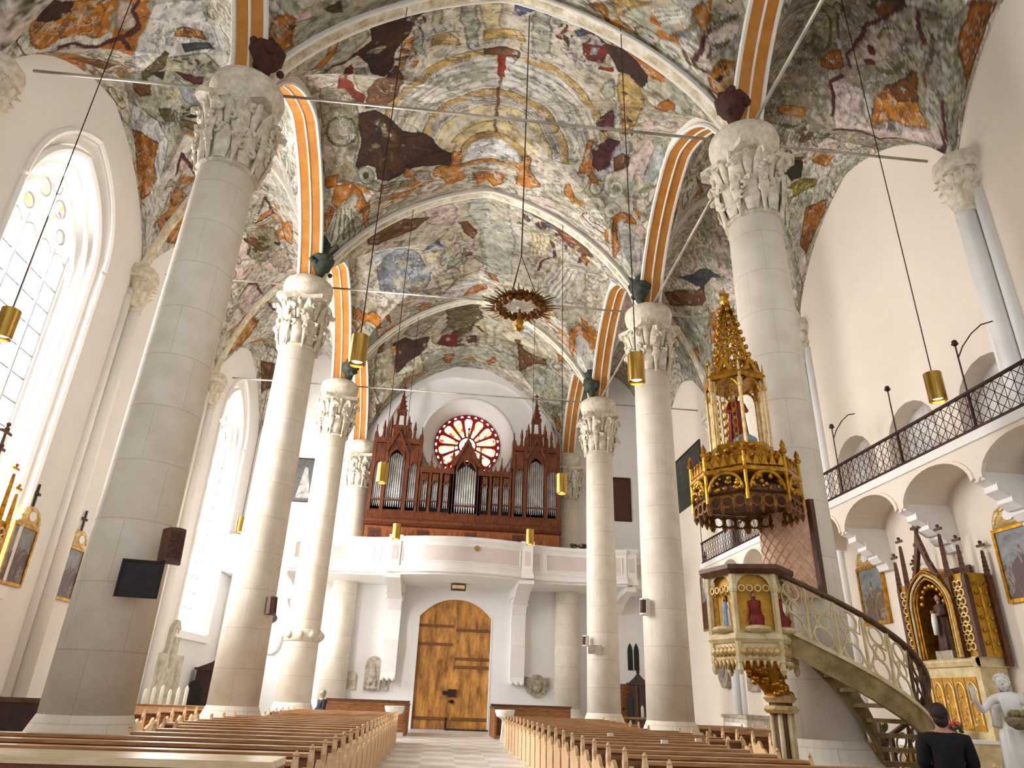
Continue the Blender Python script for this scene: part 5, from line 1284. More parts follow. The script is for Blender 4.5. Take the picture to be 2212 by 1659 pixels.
SKYGLASS = bpy.data.materials.new('frosted_daylight_glass'); SKYGLASS.use_nodes = True
_nt = SKYGLASS.node_tree; _b = _nt.nodes['Principled BSDF']; _b.inputs['Base Color'].default_value = (.9, .92, .95, 1); _b.inputs['Roughness'].default_value = .3
_b.inputs['Emission Color'].default_value = (1, .99, .975, 1); _b.inputs['Emission Strength'].default_value = GLASS_STRENGTH
MULLION = mat('grey_white_mullion', (206, 204, 206), .7, var=.05)
LEAD = mat('lead_bars', (110, 108, 114), .6)
def stained(name, seedscale):
    m = bpy.data.materials.new(name); m.use_nodes = True
    nt = m.node_tree; b = nt.nodes['Principled BSDF']
    tc = nt.nodes.new('ShaderNodeTexCoord'); vo = nt.nodes.new('ShaderNodeTexVoronoi'); vo.inputs['Scale'].default_value = seedscale
    nt.links.new(tc.outputs['Object'], vo.inputs['Vector'])
    sp = nt.nodes.new('ShaderNodeSeparateColor'); nt.links.new(vo.outputs['Color'], sp.inputs[0])
    rp = nt.nodes.new('ShaderNodeValToRGB'); rp.color_ramp.interpolation = 'CONSTANT'
    e = rp.color_ramp.elements; e[0].position = 0; e[0].color = (1, .93, .74, 1); e[1].position = .4; e[1].color = (1, .74, .3, 1)
    for p_, c_ in ((.62, (1, .62, .16, 1)), (.78, (1, .98, .94, 1)), (.93, (.75, .08, .05, 1))):
        q = e.new(p_); q.color = c_
    nt.links.new(sp.outputs[0], rp.inputs[0]); nt.links.new(rp.outputs[0], b.inputs['Base Color']); nt.links.new(rp.outputs[0], b.inputs['Emission Color'])
    b.inputs['Emission Strength'].default_value = .62
    return m
STAINED = stained('stained_glass_figures', 5.0)

def nave_window(n, c, label):
    X = -AW
    m = MB()
    A = [(X, p[0] + c, p[1]) for p in WOUT]; Bq = [(X - .75, p[0] + c, p[1]) for p in WIN]
    m.strip(A, Bq); m.strip([A[0], A[-1]], [Bq[0], Bq[-1]])
    for off, r, s in ((.0, .09, 1.03), (-.18, .11, .93), (-.36, .07, .86), (-.55, .08, .79)):
        m.tube([(X + off, (p[0]) * s + c, 3.35 + (p[1] - 3.35) * (.5 + .5 * s) + .0) for p in WOUT[1:-1]], r, 6)
        m.tube([(X + off, WOUT[1][0] * s + c, 3.4), (X + off, WOUT[1][0] * s + c, WOUT[1][1])], r, 6)
        m.tube([(X + off, -WOUT[1][0] * s + c, 3.4), (X + off, -WOUT[1][0] * s + c, WOUT[1][1])], r, 6)
    m.box(X - .7, X + .18, c - 2.05, c + 2.05, 3.05, 3.32)
    w = struct(m.build('window_%d' % n, WHITEPAINT), label)
    g = MB(); gx = X - .72
    g.add([(gx, p[0] + c, p[1]) for p in WIN], [tuple(range(len(WIN)))])
    g.build('glass', SKYGLASS, w)
    t = MB()
    for i in range(-1, 2):
        y = c + i * .66
        t.tube([(gx + .12, y, 3.75), (gx + .12, y, 11.6 if i else 12.0)], .075, 6)
    for i in range(4):
        y = c - .99 + i * .66
        t.tube([(gx + .08, y + p[0], p[1]) for p in pointed(.33, 10.8, 11.1, .42, 5)], .05, 6)
    t.tube([(gx + .08, p[0] * .98 + c, p[1]) for p in WIN], .07, 6)
    t.build('mullion', MULLION, w, True)
    l = MB()
    z = 4.35
    while z < 11.0:
        l.tube([(gx + .12, c - 1.3, z), (gx + .12, c + 1.3, z)], .026, 5); z += .62
    l.build('glazing_bar', LEAD, w)
    k = MB()                                                 # tracery figures in the head
    for (dy, dz, h) in ((-.42, 11.75, .95), (.38, 11.7, .85)):
        k.prism(arc(dy, dz + h * .5, .2, -PI * .9, PI * -.1, 6) + arc(dy, dz + h, .2, 0, PI, 8), (gx + .03, c, 0), (0, 1, 0), (0, 0, 1), (.05, 0, 0))
    for (dy, dz) in ((0, 12.95), (-.75, 11.9), (.75, 11.9), (0, 11.95)):
        k.prism(arc(dy, dz, .17, 0, 2 * PI, 12)[:-1], (gx + .03, c, 0), (0, 1, 0), (0, 0, 1), (.05, 0, 0))
    k.build('tracery_glass', STAINED, w)
    t2 = MB()
    for (dy, dz, r) in ((0, 12.95, .21), (-.42, 12.6, .25), (.38, 12.5, .25), (-.75, 11.9, .2), (.75, 11.9, .2)):
        t2.tube([(gx + .1, c + a, b) for a, b in arc(dy, dz, r, 0, 2 * PI, 14)[:-1]], .04, 6, True)
    t2.build('tracery', MULLION, w, True)
for i, (c, lb) in enumerate(zip(WINC[1:], ('tall pointed window nearest on the left with tracery head', 'tall pointed window hidden behind the first left pillar', 'tall narrow-looking pointed window at the far left'))):
    nave_window(i + 1, c, lb)

# right wall: plain above the gallery, with round niches behind the railing
def nich(hw, z0, z1, n=10): return [(-hw, z0)] + [(-x, z) for x, z in arc(0, z1, hw, 0, PI, n)] + [(hw, z0)]
NICHE = nich(.95, 6.3, 7.45)
NC = [9.5, 12.1, 14.7, 17.2, 21.2, 23.8, 26.0]
wall_with_holes('wall_right', PLASTER_R, [shift(NICHE, c) for c in NC], -4, WY, 0, 17.2, lambda a, b, d: (AW + d, a, b), .9)
tag(bpy.data.objects['wall_right'], 'cream right aisle wall above and below the gallery')
MURAL = mat('faded_wall_painting', (226, 222, 214), .85, rgb2=(168, 160, 156), scale=1.6)
for i, c in enumerate(NC):
    m = MB()
    A = [(AW, p[0] + c, p[1]) for p in NICHE]; Bq = [(AW + .45, p[0] + c, p[1]) for p in NICHE]
    m.mi = 0; m.strip(A, Bq); m.strip([A[0], A[-1]], [Bq[0], Bq[-1]])
    m.mi = 1; m.add(Bq, [tuple(range(len(Bq)))])
    trim(m, [PLASTER_R, MURAL], 'round-headed niche with a faded mural behind the gallery railing')

# west wall with the rose window and the door
ROSE = (.13, 13.52)
DOOR_X = .1
def circ(cx, cz, r, n, a0=PI): return [(cx + r * math.cos(a0 - 2 * PI * i / n), cz + r * math.sin(a0 - 2 * PI * i / n)) for i in range(n)]
m = MB()
y = WY
def door_top(x): return 4.82 + .80 * (1 - (abs(x) / 1.74) ** 2.3)
DOORP = [(DOOR_X - 1.74, 0)] + [(DOOR_X + x, door_top(x)) for x in np.linspace(-1.74, 1.74, 17)] + [(DOOR_X + 1.74, 0)]
RO = 2.35
up = circ(ROSE[0], ROSE[1], RO, 48)
m.add([(-AW, y, 0), (DOORP[0][0], y, 0), (DOORP[0][0], y, 8), (-AW, y, 8)], [(0, 1, 2, 3)])
m.add([(DOORP[-1][0], y, 0), (AW, y, 0), (AW, y, 8), (DOORP[-1][0], y, 8)], [(0, 1, 2, 3)])
for a, b in zip(DOORP[1:-2], DOORP[2:-1]): m.add([(a[0], y, a[1]), (b[0], y, b[1]), (b[0], y, 8), (a[0], y, 8)], [(0, 1, 2, 3)])
m.add([(-AW, y, 8), (ROSE[0] - RO, y, 8), (ROSE[0] - RO, y, 18.6), (-AW, y, 18.6)], [(0, 1, 2, 3)])
m.add([(ROSE[0] + RO, y, 8), (AW, y, 8), (AW, y, 18.6), (ROSE[0] + RO, y, 18.6)], [(0, 1, 2, 3)])
for i in range(48):
    a, b = up[i], up[(i + 1) % 48]
    if abs(a[0] - b[0]) < 1e-9: continue
    zz = 18.6 if (a[1] + b[1]) / 2 > ROSE[1] else 8
    m.add([(a[0], y, a[1]), (b[0], y, b[1]), (b[0], y, zz), (a[0], y, zz)], [(0, 1, 2, 3)])
struct(m.build('wall_west', PLASTER), 'white west wall with round window and arched doorway')
m = MB()                                                     # shallow pointed wall arch around the round window
po = pointed(4.7, 8.0, 13.4, 4.3, 14); pi_ = pointed(4.15, 8.0, 13.3, 3.75, 14)
m.frame(po, pi_, (0, WY - .22, 0), (1, 0, 0), (0, 0, 1), (0, .22, 0), True)
trim(m, PLASTER, 'pointed wall arch framing the round window above the organ')

def rose_window():
    m = MB()
    o = [(p[0], WY, p[1]) for p in up] ; i_ = [(p[0], WY + .8, p[1]) for p in circ(ROSE[0], ROSE[1], 1.75, 48)]
    m.strip(o + [o[0]], i_ + [i_[0]])
    m.tube([(p[0], WY - .02, p[1]) for p in circ(ROSE[0], ROSE[1], RO + .04, 48)], .07, 6, True)
    w = struct(m.build('window_4', PLASTER, None, True), 'round rose window of coloured glass above the organ')
    gy = WY + .78
    g = MB(); g.add([(p[0], gy, p[1]) for p in circ(ROSE[0], ROSE[1], 1.76, 48)], [tuple(range(48))])
    g.build('glass', RED_GLASS, w)
    k = MB()
    for i in range(14):                                      # petals of pale figured glass
        a = 2 * PI * (i + .5) / 14
        d = Vector((math.cos(a), math.sin(a))); nrm = Vector((-d.y, d.x))
        pts = []
        for (rr, ww) in ((.52, .06), (.9, .13), (1.25, .2), (1.42, .21), (1.52, .12)): pts.append((rr, ww))
        poly = [d * r_ + nrm * w_ for r_, w_ in pts] + [d * r_ - nrm * w_ for r_, w_ in pts[::-1]]
        k.prism([(ROSE[0] + p.x, ROSE[1] + p.y) for p in poly], (0, gy - .04, 0), (1, 0, 0), (0, 0, 1), (0, .03, 0))
    k.build('petal_glass', STAINED_ROSE, w)
    k = MB()
    for i in range(28):
        a = 2 * PI * i / 28
        k.prism(circ(ROSE[0] + 1.64 * math.cos(a), ROSE[1] + 1.64 * math.sin(a), .075, 8), (0, gy - .04, 0), (1, 0, 0), (0, 0, 1), (0, .03, 0))
    k.prism(circ(ROSE[0], ROSE[1], .42, 20), (0, gy - .04, 0), (1, 0, 0), (0, 0, 1), (0, .03, 0))
    k.build('light_glass', SKYGLASS2, w)
    t = MB()
    for i in range(14):
        a = 2 * PI * i / 14
        t.tube([(ROSE[0] + r_ * math.cos(a), gy - .06, ROSE[1] + r_ * math.sin(a)) for r_ in (.45, 1.1, 1.56)], .028, 6)
    for r_ in (.46, 1.58, 1.74): t.tube([(p[0], gy - .06, p[1]) for p in circ(ROSE[0], ROSE[1], r_, 40)], .03, 6, True)
    t.build('tracery', mat('red_brown_tracery', (120, 30, 24), .6), w, True)
    f = MB(); f.ball((ROSE[0], gy - .1, ROSE[1] + .02), .12, (.8, .5, 1)); f.lathe([(.16, -.42), (.2, -.3), (.13, -.12), (.05, 0)], 10, (ROSE[0], gy - .1, ROSE[1] - .02), sy=.5)
    f.build('centre_figure', DARKWOOD, w, True)
def emis(name, rgb, s):
    return mat(name, rgb, .3, emit=(rgb, s))
RED_GLASS = emis('ruby_glass', (140, 12, 18), .22)
SKYGLASS2 = emis('clear_glass', (250, 250, 252), .7)
STAINED_ROSE = stained('stained_glass_petals', 6.5)
rose_window()

# ------------------------------------------------------------------ main door
def main_door():
    n = 14
    def leaf_poly(s):
        xs = np.linspace(0, 1.70, 9)
        top = [(s * x, door_top(x) - .02) for x in xs]
        return [(0, .03)] + top + [(s * 1.70, .03)]
    fr = MB()
    inner = [(DOOR_X + (p[0] - DOOR_X) * .965, p[1] - (.07 if p[1] > 1 else 0)) for p in DOORP]
    fr.frame(DOORP, inner, (0, WY - .02, 0), (1, 0, 0), (0, 0, 1), (0, .34, 0), True)
    d = struct(fr.build('door_1', PLASTER), 'large arched double door of golden oak boards under the organ loft')
    for s in (-1, 1):
        lf = MB(); lf.prism([(DOOR_X + p[0], p[1]) for p in leaf_poly(s)], (0, WY + .14, 0), (1, 0, 0), (0, 0, 1), (0, .12, 0))
        for i in range(1, 5):
            x = DOOR_X + s * i * .345
            h = door_top(i * .345) - .05
            lf.box(x - .012, x + .012, WY + .135, WY + .15, .1, h)
        L = lf.build('door_leaf', DOOROAK, d)
        for z in ((4.35, 3.55, .45) if s < 0 else (4.2, 2.95, 2.6, .45)):
            hb = MB(); hb.box(min(DOOR_X + s * .06, DOOR_X + s * 1.66), max(DOOR_X + s * .06, DOOR_X + s * 1.66), WY + .10, WY + .15, z - .06, z + .06)
            hb.build('ledge_board', mat('dark_oak_ledge', (118, 74, 28), .55, var=.3, scale=6) if 'dark_oak_ledge' not in bpy.data.materials else bpy.data.materials['dark_oak_ledge'], L)
    k = MB(); k.box(DOOR_X - .38, DOOR_X - .12, WY + .07, WY + .14, 1.42, 1.58); k.box(DOOR_X - .14, DOOR_X + .24, WY + .03, WY + .14, 1.34, 1.66)
    k.build('lock', IRON, d)
    k = MB(); k.tube([(DOOR_X + .06, WY + .03, 1.15), (DOOR_X - .08, WY + .0, 1.16)], .05, 8); k.ball((DOOR_X + .06, WY + .08, 1.15), .09)
    k.build('handle', IRON, d, True)
    k = MB(); k.tube([(DOOR_X - .17, WY + .1, .08), (DOOR_X - .17, WY + .1, .5)], .045, 8); k.build('floor_bolt', IRON, d)
    k = MB(); k.box(DOOR_X - .2, DOOR_X + 1.72, WY - .25, WY + .1, 0, .06); k.build('door_sill', DARKWOOD, d)
main_door()
# wall behind the door opening
struct(MB().box(-2.4, 2.6, WY + .45, WY + .6, 0, 6.2).build('wall_porch', DARKWOOD), 'dark porch boards behind the door leaves')

# baseboards
struct(MB().box(-AW, -2.0, WY - .08, WY, 0, .25).build('baseboard_west', PALESTONE), 'stone baseboard at the west wall')
# ------------------------------------------------------------------ pillars
def leaf(m, a, prof, th=.05, c=(0, 0), tw=0.0):
    """acanthus leaf hugging a capital: prof rows are radius, height, half width"""
    rings = []
    d = Vector((math.cos(a), math.sin(a), 0)); t = Vector((-d.y, d.x, 0))
    for (r, z, w) in prof:
        o = Vector((c[0], c[1], 0)) + d * r + Vector((0, 0, z))
        rings.append([o + t * (w * math.cos(q)) + d * (th * math.sin(q)) for q in [2 * PI * i / 8 for i in range(8)]])
    m.loft(rings)
def capital(m, r0, z0, z1, n=8, R=.8):
    """leaf bell from z0 to z1 with a two-tier wreath and a concave abacus"""
    h = z1 - z0
    m.lathe([(r0 + .02, z0 - .06), (r0 + .07, z0 - .02), (r0 + .02, z0 + .03), (r0, z0 + .08), (r0 + .02, z0 + h * .5), (r0 + .14, z0 + h * .9), (r0 + .16, z0 + h)], 24)
    rng = random.Random(int(r0 * 1000))
    for i in range(n):
        a = 2 * PI * i / n
        k = rng.uniform(.9, 1.1)
        leaf(m, a, [(r0 + .02, z0 + .02, .10), (r0 + .06, z0 + h * .22, .17 * k), (r0 + .10, z0 + h * .38, .15), (r0 + .2, z0 + h * .5 * k, .10), (r0 + .27, z0 + h * .47 * k, .05), (r0 + .25, z0 + h * .41 * k, .015)])
        b = a + PI / n
        leaf(m, b, [(r0 + .05, z0 + h * .35, .08), (r0 + .1, z0 + h * .6, .17), (r0 + .17, z0 + h * .8, .14), (r0 + .30, z0 + h * .93, .09), (r0 + .38, z0 + h * .88 * k, .05), (r0 + .35, z0 + h * .8 * k, .015)])
        leaf(m, a, [(r0 + .08, z0 + h * .55, .05), (r0 + .14, z0 + h * .78, .10), (r0 + .24, z0 + h * .95, .06), (r0 + .28, z0 + h * .9, .02)])
    for i in range(n):                                    # drooping sprays and mask-like bosses
        a = 2 * PI * (i + .5) / n + rng.uniform(-.1, .1)
        e = rng.uniform(.7, 1.15); leaf(m, a, [(r0 + .16, z0 + h * .62, .09), (r0 + .2, z0 + h * .45 * e, .11), (r0 + .13, z0 + h * (.2 + .1 * (1 - e)), .07), (r0 + .06, z0 + h * .06, .035), (r0 + .05, z0 - h * .06 * e, .012)], .04)
        d = Vector((math.cos(a), math.sin(a), 0))
        for q in range(5):
            b = a + rng.uniform(-.35, .35); zz = z0 + h * rng.uniform(.15, .85); rr = r0 + .06 + .16 * (zz - z0) / h; sgn = rng.choice((-1, 1))
            pts = []
            for w_ in range(7):
                th = w_ / 6 * 4.2; sp = .11 * (1 - w_ / 8)
                bb = b + sgn * sp * math.sin(th) / rr; pts.append((rr * math.cos(bb) + .05 * math.cos(b), rr * math.sin(bb) + .05 * math.sin(b), zz + sp * math.cos(th)))
            m.tube(pts, [.05, .045, .04, .035, .03, .025, .012], 6)
        for q in range(4):
            m.ball(d * (r0 + .2 + rng.uniform(-.03, .05)) + Vector((rng.uniform(-.09, .09), rng.uniform(-.09, .09), z0 + h * rng.uniform(.3, .85))), rng.uniform(.035, .065), n=7, m=5)
    pts = []
    for i in range(4):
        a = PI / 4 + PI / 2 * i
        pts += [(R * 1.22 * math.cos(a - .09), R * 1.22 * math.sin(a - .09)), (R * 1.22 * math.cos(a + .09), R * 1.22 * math.sin(a + .09))]
        for q in (.3, .5, .7):
            aa = a + PI / 2 * q
            rr = R * (.98 - .12 * math.sin(q * PI))
            pts.append((rr * math.cos(aa), rr * math.sin(aa)))
    m.prism(pts, (0, 0, z1 - .02), (1, 0, 0), (0, 1, 0), (0, 0, .14))
def make_pillar(label, x, y):
    t = thing('pillar', label, 'pillar', (x, y, 0), 0, 'round nave pillars')
    m = MB(); m.lathe([(.60, .9), (.575, 4), (.545, 8), (.525, 10.8)], 40); m.build('shaft', STONE, t, True)
    m = MB(); m.lathe([(.86, 0), (.86, .40), (.82, .44), (.82, .62)], 8, a0=PI / 8, a1=2 * PI + PI / 8); m.lathe([(.80, .60), (.80, .68), (.72, .76), (.66, .9), (.605, 1.02), (.58, 1.04)], 40)
    m.build('base', STONE, t)
    m = MB(); capital(m, .525, 10.62, 12.1); m.build('capital', CARVED, t, True, 50)
    m = MB(); m.lathe([(.58, 12.2), (.60, 12.28), (.66, 12.4), (.73, 12.56), (.755, 12.74), (.73, 12.88), (.60, 12.98)], 32); m.build('impost_block', CARVED, t, True)
    return t
CONSOLE_G = mat('dark_green_console', (70, 82, 70), .8, rgb2=(44, 44, 34), scale=6, bump=.3, bscale=20)
CONSOLE_M = mat('maroon_console', (84, 40, 22), .8, rgb2=(52, 24, 14), scale=6, bump=.3, bscale=20)
_p = make_pillar('massive round stone pillar at left front bearing a brown loudspeaker and dark board', -HW, PY[0])
PILLAR = {('L', 0): _p}
for key, (x, y), lb in ((('R', 0), (HW, PY[0]), 'massive round white pillar behind the golden pulpit canopy'),
                        (('L', 1), (-HW, PY[1]), 'second white pillar on the left with a small wooden box speaker'),
                        (('R', 1), (HW, PY[1]), 'second white pillar on the right with a white speaker halfway up'),
                        (('L', 2), (-HW, PY[2]), 'third left pillar with a stone collar in front of the organ loft'),
                        (('R', 2), (HW, PY[2]), 'third right pillar bearing a small grey plaque in front of the loft'),
                        (('L', 3), (-5.15, 33.85), 'engaged column on the west wall left of the organ'),
                        (('R', 3), (5.35, 33.85), 'engaged column on the west wall right of the organ')):
    c = copy_tree(_p); c.location = (x, y, 0); c['label'] = lb; PILLAR[key] = c
    if key[1] == 3: c['group'] = 'engaged west wall columns'
for c in (PILLAR[('R', 0)], PILLAR[('R', 1)], PILLAR[('L', 2)]): c.rotation_euler = (0, 0, .35)
for key, pl in PILLAR.items():                                 # painted figure console at the foot of the vault, towards the nave
    if key[1] > 2: continue
    sx = 1 if key[0] == 'L' else -1
    m = MB(); m.lathe([(.06, 12.98), (.14, 13.06), (.17, 13.2), (.26, 13.32), (.34, 13.5), (.38, 13.54), (.38, 13.64), (.22, 13.7), (.14, 13.95), (.05, 14.05)], 7)
    rng = random.Random(sx + key[1])
    for q in range(12): m.ball((rng.uniform(-.28, .28), rng.uniform(-.28, .28), rng.uniform(13.2, 13.75)), rng.uniform(.07, .12), n=7, m=5)
    c = m.build('console', CONSOLE_M if key[1] == 0 else CONSOLE_G, pl, True, 50)
    off = Vector((sx * .36, -.42, 0)); off.rotate(Matrix.Rotation(-pl.rotation_euler.z, 4, 'Z')); c.location = off
    c['label'] = 'dark maroon carved console' if key[1] == 0 else 'dark green carved console'
m = MB(); m.lathe([(.60, 2.95), (.66, 3.0), (.66, 3.3), (.60, 3.36)], 24)
for i in range(10):
    a = 2 * PI * i / 10; m.ball((.64 * math.cos(a), .64 * math.sin(a), 3.16), .13, (1, 1, 1.1), 10, 6)
m.build('collar', CARVED, PILLAR[('L', 2)], True)

# wall responds
def make_respond(x, y, side, label):
    t = thing('wall_respond', label, 'respond', (x, y, 0), 0 if side < 0 else PI, 'slender wall shafts under the aisle vaults')
    m = MB()
    m.lathe([(.19, 0.5), (.19, 11.6)], 16, (.16, 0, 0)); m.build('shaft', WHITEPAINT, t, True)
    for dy in (-.3, .3):
        m = MB(); m.lathe([(.12, .5), (.12, 11.9)], 12, (.04, dy, 0)); m.build('side_shaft', WHITEPAINT, t, True)
    m = MB(); m.box(-.1, .42, -.5, .5, 0, .55); m.box(-.1, .36, -.44, .44, .55, .8); m.build('base', PALESTONE, t)
    m = MB()
    m.lathe([(.24, 11.45), (.28, 11.5), (.22, 11.56), (.26, 12.2), (.42, 12.5)], 16, (.1, 0, 0))
    for i in range(7):
        a = -PI / 2 + PI * i / 6
        leaf(m, a, [(.24, 11.6, .07), (.3, 11.85, .12), (.36, 12.05, .09), (.46, 12.1, .03)], .04, (.08, 0))
        leaf(m, a + .26, [(.28, 12.0, .07), (.34, 12.25, .12), (.42, 12.42, .08), (.52, 12.4, .03)], .04, (.08, 0))
    m.lathe([(.50, 12.5), (.56, 12.58), (.56, 12.72), (.48, 12.96)], 8, (.05, 0, 0), a0=PI / 8, a1=2 * PI + PI / 8)
    m.build('capital', CARVED, t, True, 50)
    return t
RESP = {}
for sd, nm in ((-1, 'left'), (1, 'right')):
    for i, y in enumerate(PY):
        lb = {(-1, 0): 'wall shaft with leaf capital at the upper left corner', (-1, 1): 'wall shaft between the two crested pictures on the left wall', (-1, 2): 'wall shaft on the left wall before the far window',
              (1, 0): 'wall shaft at right rising behind the curved lamp arm of the gallery', (1, 1): 'wall shaft behind the white pillar at the gallery end', (1, 2): 'wall shaft far down the right wall beside the dark landscape picture'}[(sd, i)]
        if not RESP: r = RESP[(sd, i)] = make_respond(-AW - .02, y, -1, lb)
        else:
            r = RESP[(sd, i)] = copy_tree(RESP[(-1, 0)]); r.location = (sd * (AW + .02), y, 0); r.rotation_euler = (0, 0, 0 if sd < 0 else PI); r['label'] = lb

# ------------------------------------------------------------------ iron tie rods
def tie_rod(a, b, label, r=.032):
    a, b = Vector(a), Vector(b); d = (b - a).normalized()
    m = MB(); m.tube([a + d * .55, b - d * .55], r, 8)
    o = m.build('tie_rod', RODIRON, None, True)
    return tag(o, label, 'tie rod', 'iron tie rods between the capitals')
ORD = ('first', 'second', 'third')
for i, y in enumerate(PY):
    tie_rod((-HW, y, 12.9), (HW, y, 12.9), 'iron rod across the nave between the %s pair of pillars' % ORD[i])
    tie_rod((-AW + .2, y, 12.9), (-HW, y, 12.9), 'iron rod across the left aisle at the %s pillar' % ORD[i])
    tie_rod((HW, y, 12.9), (AW - .2, y, 12.9), 'iron rod across the right aisle at the %s pillar' % ORD[i])
tie_rod((HW, NEAR, 12.9), (HW, PY[0], 12.9), 'white iron rod running towards the viewer from the first right pillar', .04)
tie_rod((HW, PY[0], 12.9), (HW, PY[1], 12.9), 'white iron rod between the first and second right pillars', .04)
tie_rod((HW, PY[1], 12.9), (HW, PY[2], 12.9), 'white iron rod between the second and third right pillars', .04)

# ------------------------------------------------------------------ right side gallery on stepped consoles
GX = 9.42
def gallery(y0, y1, cons, label):
    t = thing('side_gallery', label, 'gallery', (AW, (y0 + y1) / 2, 0)); oy = (y0 + y1) / 2
    m = MB(); m.box(GX - AW, 0, y0 - oy, y1 - oy, 6.24, 6.36); m.box(GX - .05 - AW, GX - AW + .1, y0 - oy, y1 - oy, 6.22, 6.40); m.build('deck', WHITEPAINT, t)
    ends = [y0] + cons + [y1]
    m = MB()
    for a, b in zip(ends[:-1], ends[1:]):
        c, h = (a + b) / 2 - oy, (b - a) / 2
        pts = [(c + h * .94 * math.cos(q), 5.55 + .62 * math.sin(q)) for q in np.linspace(PI, 0, 15)]
        poly = [(a - oy, 6.26), (a - oy, 5.45)] + [(c - h * .94, 5.45)] + pts + [(c + h * .94, 5.45), (b - oy, 5.45), (b - oy, 6.26)]
        bad = [(a - oy, 6.26)] + [(p[0], 6.26) for p in pts] + [(b - oy, 6.26)]
        low = [(a - oy, 5.45)] + pts + [(b - oy, 5.45)]
        for x in (GX - AW, 0.0):
            m.strip([(x, p[0], p[1]) for p in low], [(x, p[0], p[1]) for p in bad])
        m.strip([(GX - AW, p[0], p[1]) for p in low], [(-.0, p[0], p[1]) for p in low])
        m.frame([(p[0], p[1] + .0) for p in pts], [(c + (p[0] - c) * .93, p[1] - .05) for p in pts], (GX - AW - .03, 0, 0), (0, 1, 0), (0, 0, 1), (.09, 0, 0), True)
    m.build('arcade', PLASTER_R, t)
    for y in cons:
        m = MB()
        for (d, z0, z1, w) in ((1.05, 5.36, 5.62, .14), (.86, 5.16, 5.44, .17), (.64, 4.96, 5.24, .19), (.40, 4.78, 5.06, .21), (.20, 4.62, 4.9, .22)):
            m.prism([(0, z0), (-d * .75, z0), (-d, z0 + .12), (-d, z1), (0, z1)], (0, y - oy - w, 0), (1, 0, 0), (0, 0, 1), (0, 2 * w, 0))
        m.build('console', WHITEPAINT, t)
    return t
gallery(3.4, 18.3, [6.95, 9.35, 11.75, 14.15, 16.55], 'white gallery on stepped consoles above the gilded side altar')
gallery(19.4, 26.6, [21.0, 22.9, 24.8], 'white gallery on small arches seen between the two right pillars')
def railing(y0, y1, posts, lamps, label):
    t = thing('gallery_railing', label, 'railing', (GX, y0, 6.40)); L = y1 - y0
    m = MB(); m.box(-.03, .03, 0, L, .76, .81); m.build('top_rail', IRON, t)
    m = MB(); m.box(-.03, .03, 0, L, .0, .07); m.build('bottom_rail', IRON, t)
    m = MB(); n = int(L / .24); s = L / n
    for i in range(n): m.tube([(0, i * s, .05), (0, i * s, .78)], .009, 4)
    h = .36
    for i in range(-3, n):
        for sg in (1, -1):
            a, b = i * s, (i + 3) * s
            za, zb = (.07, .76) if sg > 0 else (.76, .07)
            ca, cb = max(a, 0), min(b, L)
            f = lambda q: za + (zb - za) * (q - a) / (b - a)
            m.tube([(0, ca, f(ca)), (0, cb, f(cb))], .008, 4)
    m.build('lattice', IRON, t)
    for y in posts:
        m = MB(); m.tube([(0, y - y0, 0), (0, y - y0, .8)], .03, 6); m.tube([(0, y - y0, .8), (0, y - y0, 1.85)], .016, 6)
        m.build('standard', IRON, t)
        m = MB(); m.ball((0, y - y0, 1.9), .055); m.lathe([(.03, 1.82), (.075, 1.86), (.03, 1.9)], 8, (0, y - y0, 0)); m.build('finial', IRON, t, True)
    for y in lamps:
        m = MB(); m.tube([(0, y - y0, 1.55), (.05, y - y0 - .12, 1.75), (.1, y - y0 - .35, 1.92), (.12, y - y0 - .62, 1.98), (.12, y - y0 - .9, 1.9)], .014, 6); m.build('curved_arm', IRON, t)
    return t
railing(3.6, 17.3, [6.2, 8.8, 11.45, 13.75, 16.25], [16.25, 11.45], 'black iron lattice railing with curved lamp arms on the gallery')
railing(19.6, 26.5, [20.2, 23.0, 26.4], [], 'black iron railing of the far gallery behind the pulpit')

# ------------------------------------------------------------------ organ loft
def offset_path(path, d):
    out = []
    for i, p in enumerate(path):
        a = Vector(path[max(0, i - 1)]); b = Vector(path[min(len(path) - 1, i + 1)])
        t = (b - a).normalized(); n = Vector((t.y, -t.x)); out.append((p[0] + n.x * d, p[1] + n.y * d))
    return out
LOFT = [(-10.45, 32.3), (-7.75, 32.3), (-7.5, 31.3), (-7.3, 31.0), (-6.2, 31.25), (-5.0, 31.35), (-3.8, 31.25), (-2.95, 31.0), (-2.75, 30.8), (-2.2, 30.55), (-1.4, 30.3), (-.6, 30.15), (.13, 30.1), (.9, 30.15), (1.7, 30.3), (2.45, 30.55), (2.98, 30.8), (3.2, 31.0), (4.1, 31.25), (5.25, 31.35), (6.45, 31.25), (7.55, 31.0), (7.75, 31.3), (8.0, 32.3), (10.45, 32.3)]
loft = thing('organ_loft', 'curved white organ loft with panelled parapet above the door', 'loft', (0, 32, 0))
def loft_obj(m, name, mt, smooth=False): 
    m.v = [(p[0], p[1] - 32, p[2]) for p in m.v]; return m.build(name, mt, loft, smooth)
m = MB()
for z in (6.08, 6.34): m.add([(p[0], p[1], z) for p in LOFT] + [(10.45, WY, z), (-10.45, WY, z)], [tuple(range(len(LOFT) + 2))])
m.strip([(p[0], p[1], 6.08) for p in LOFT], [(p[0], p[1], 6.34) for p in LOFT])
loft_obj(m, 'slab', WHITEPAINT)
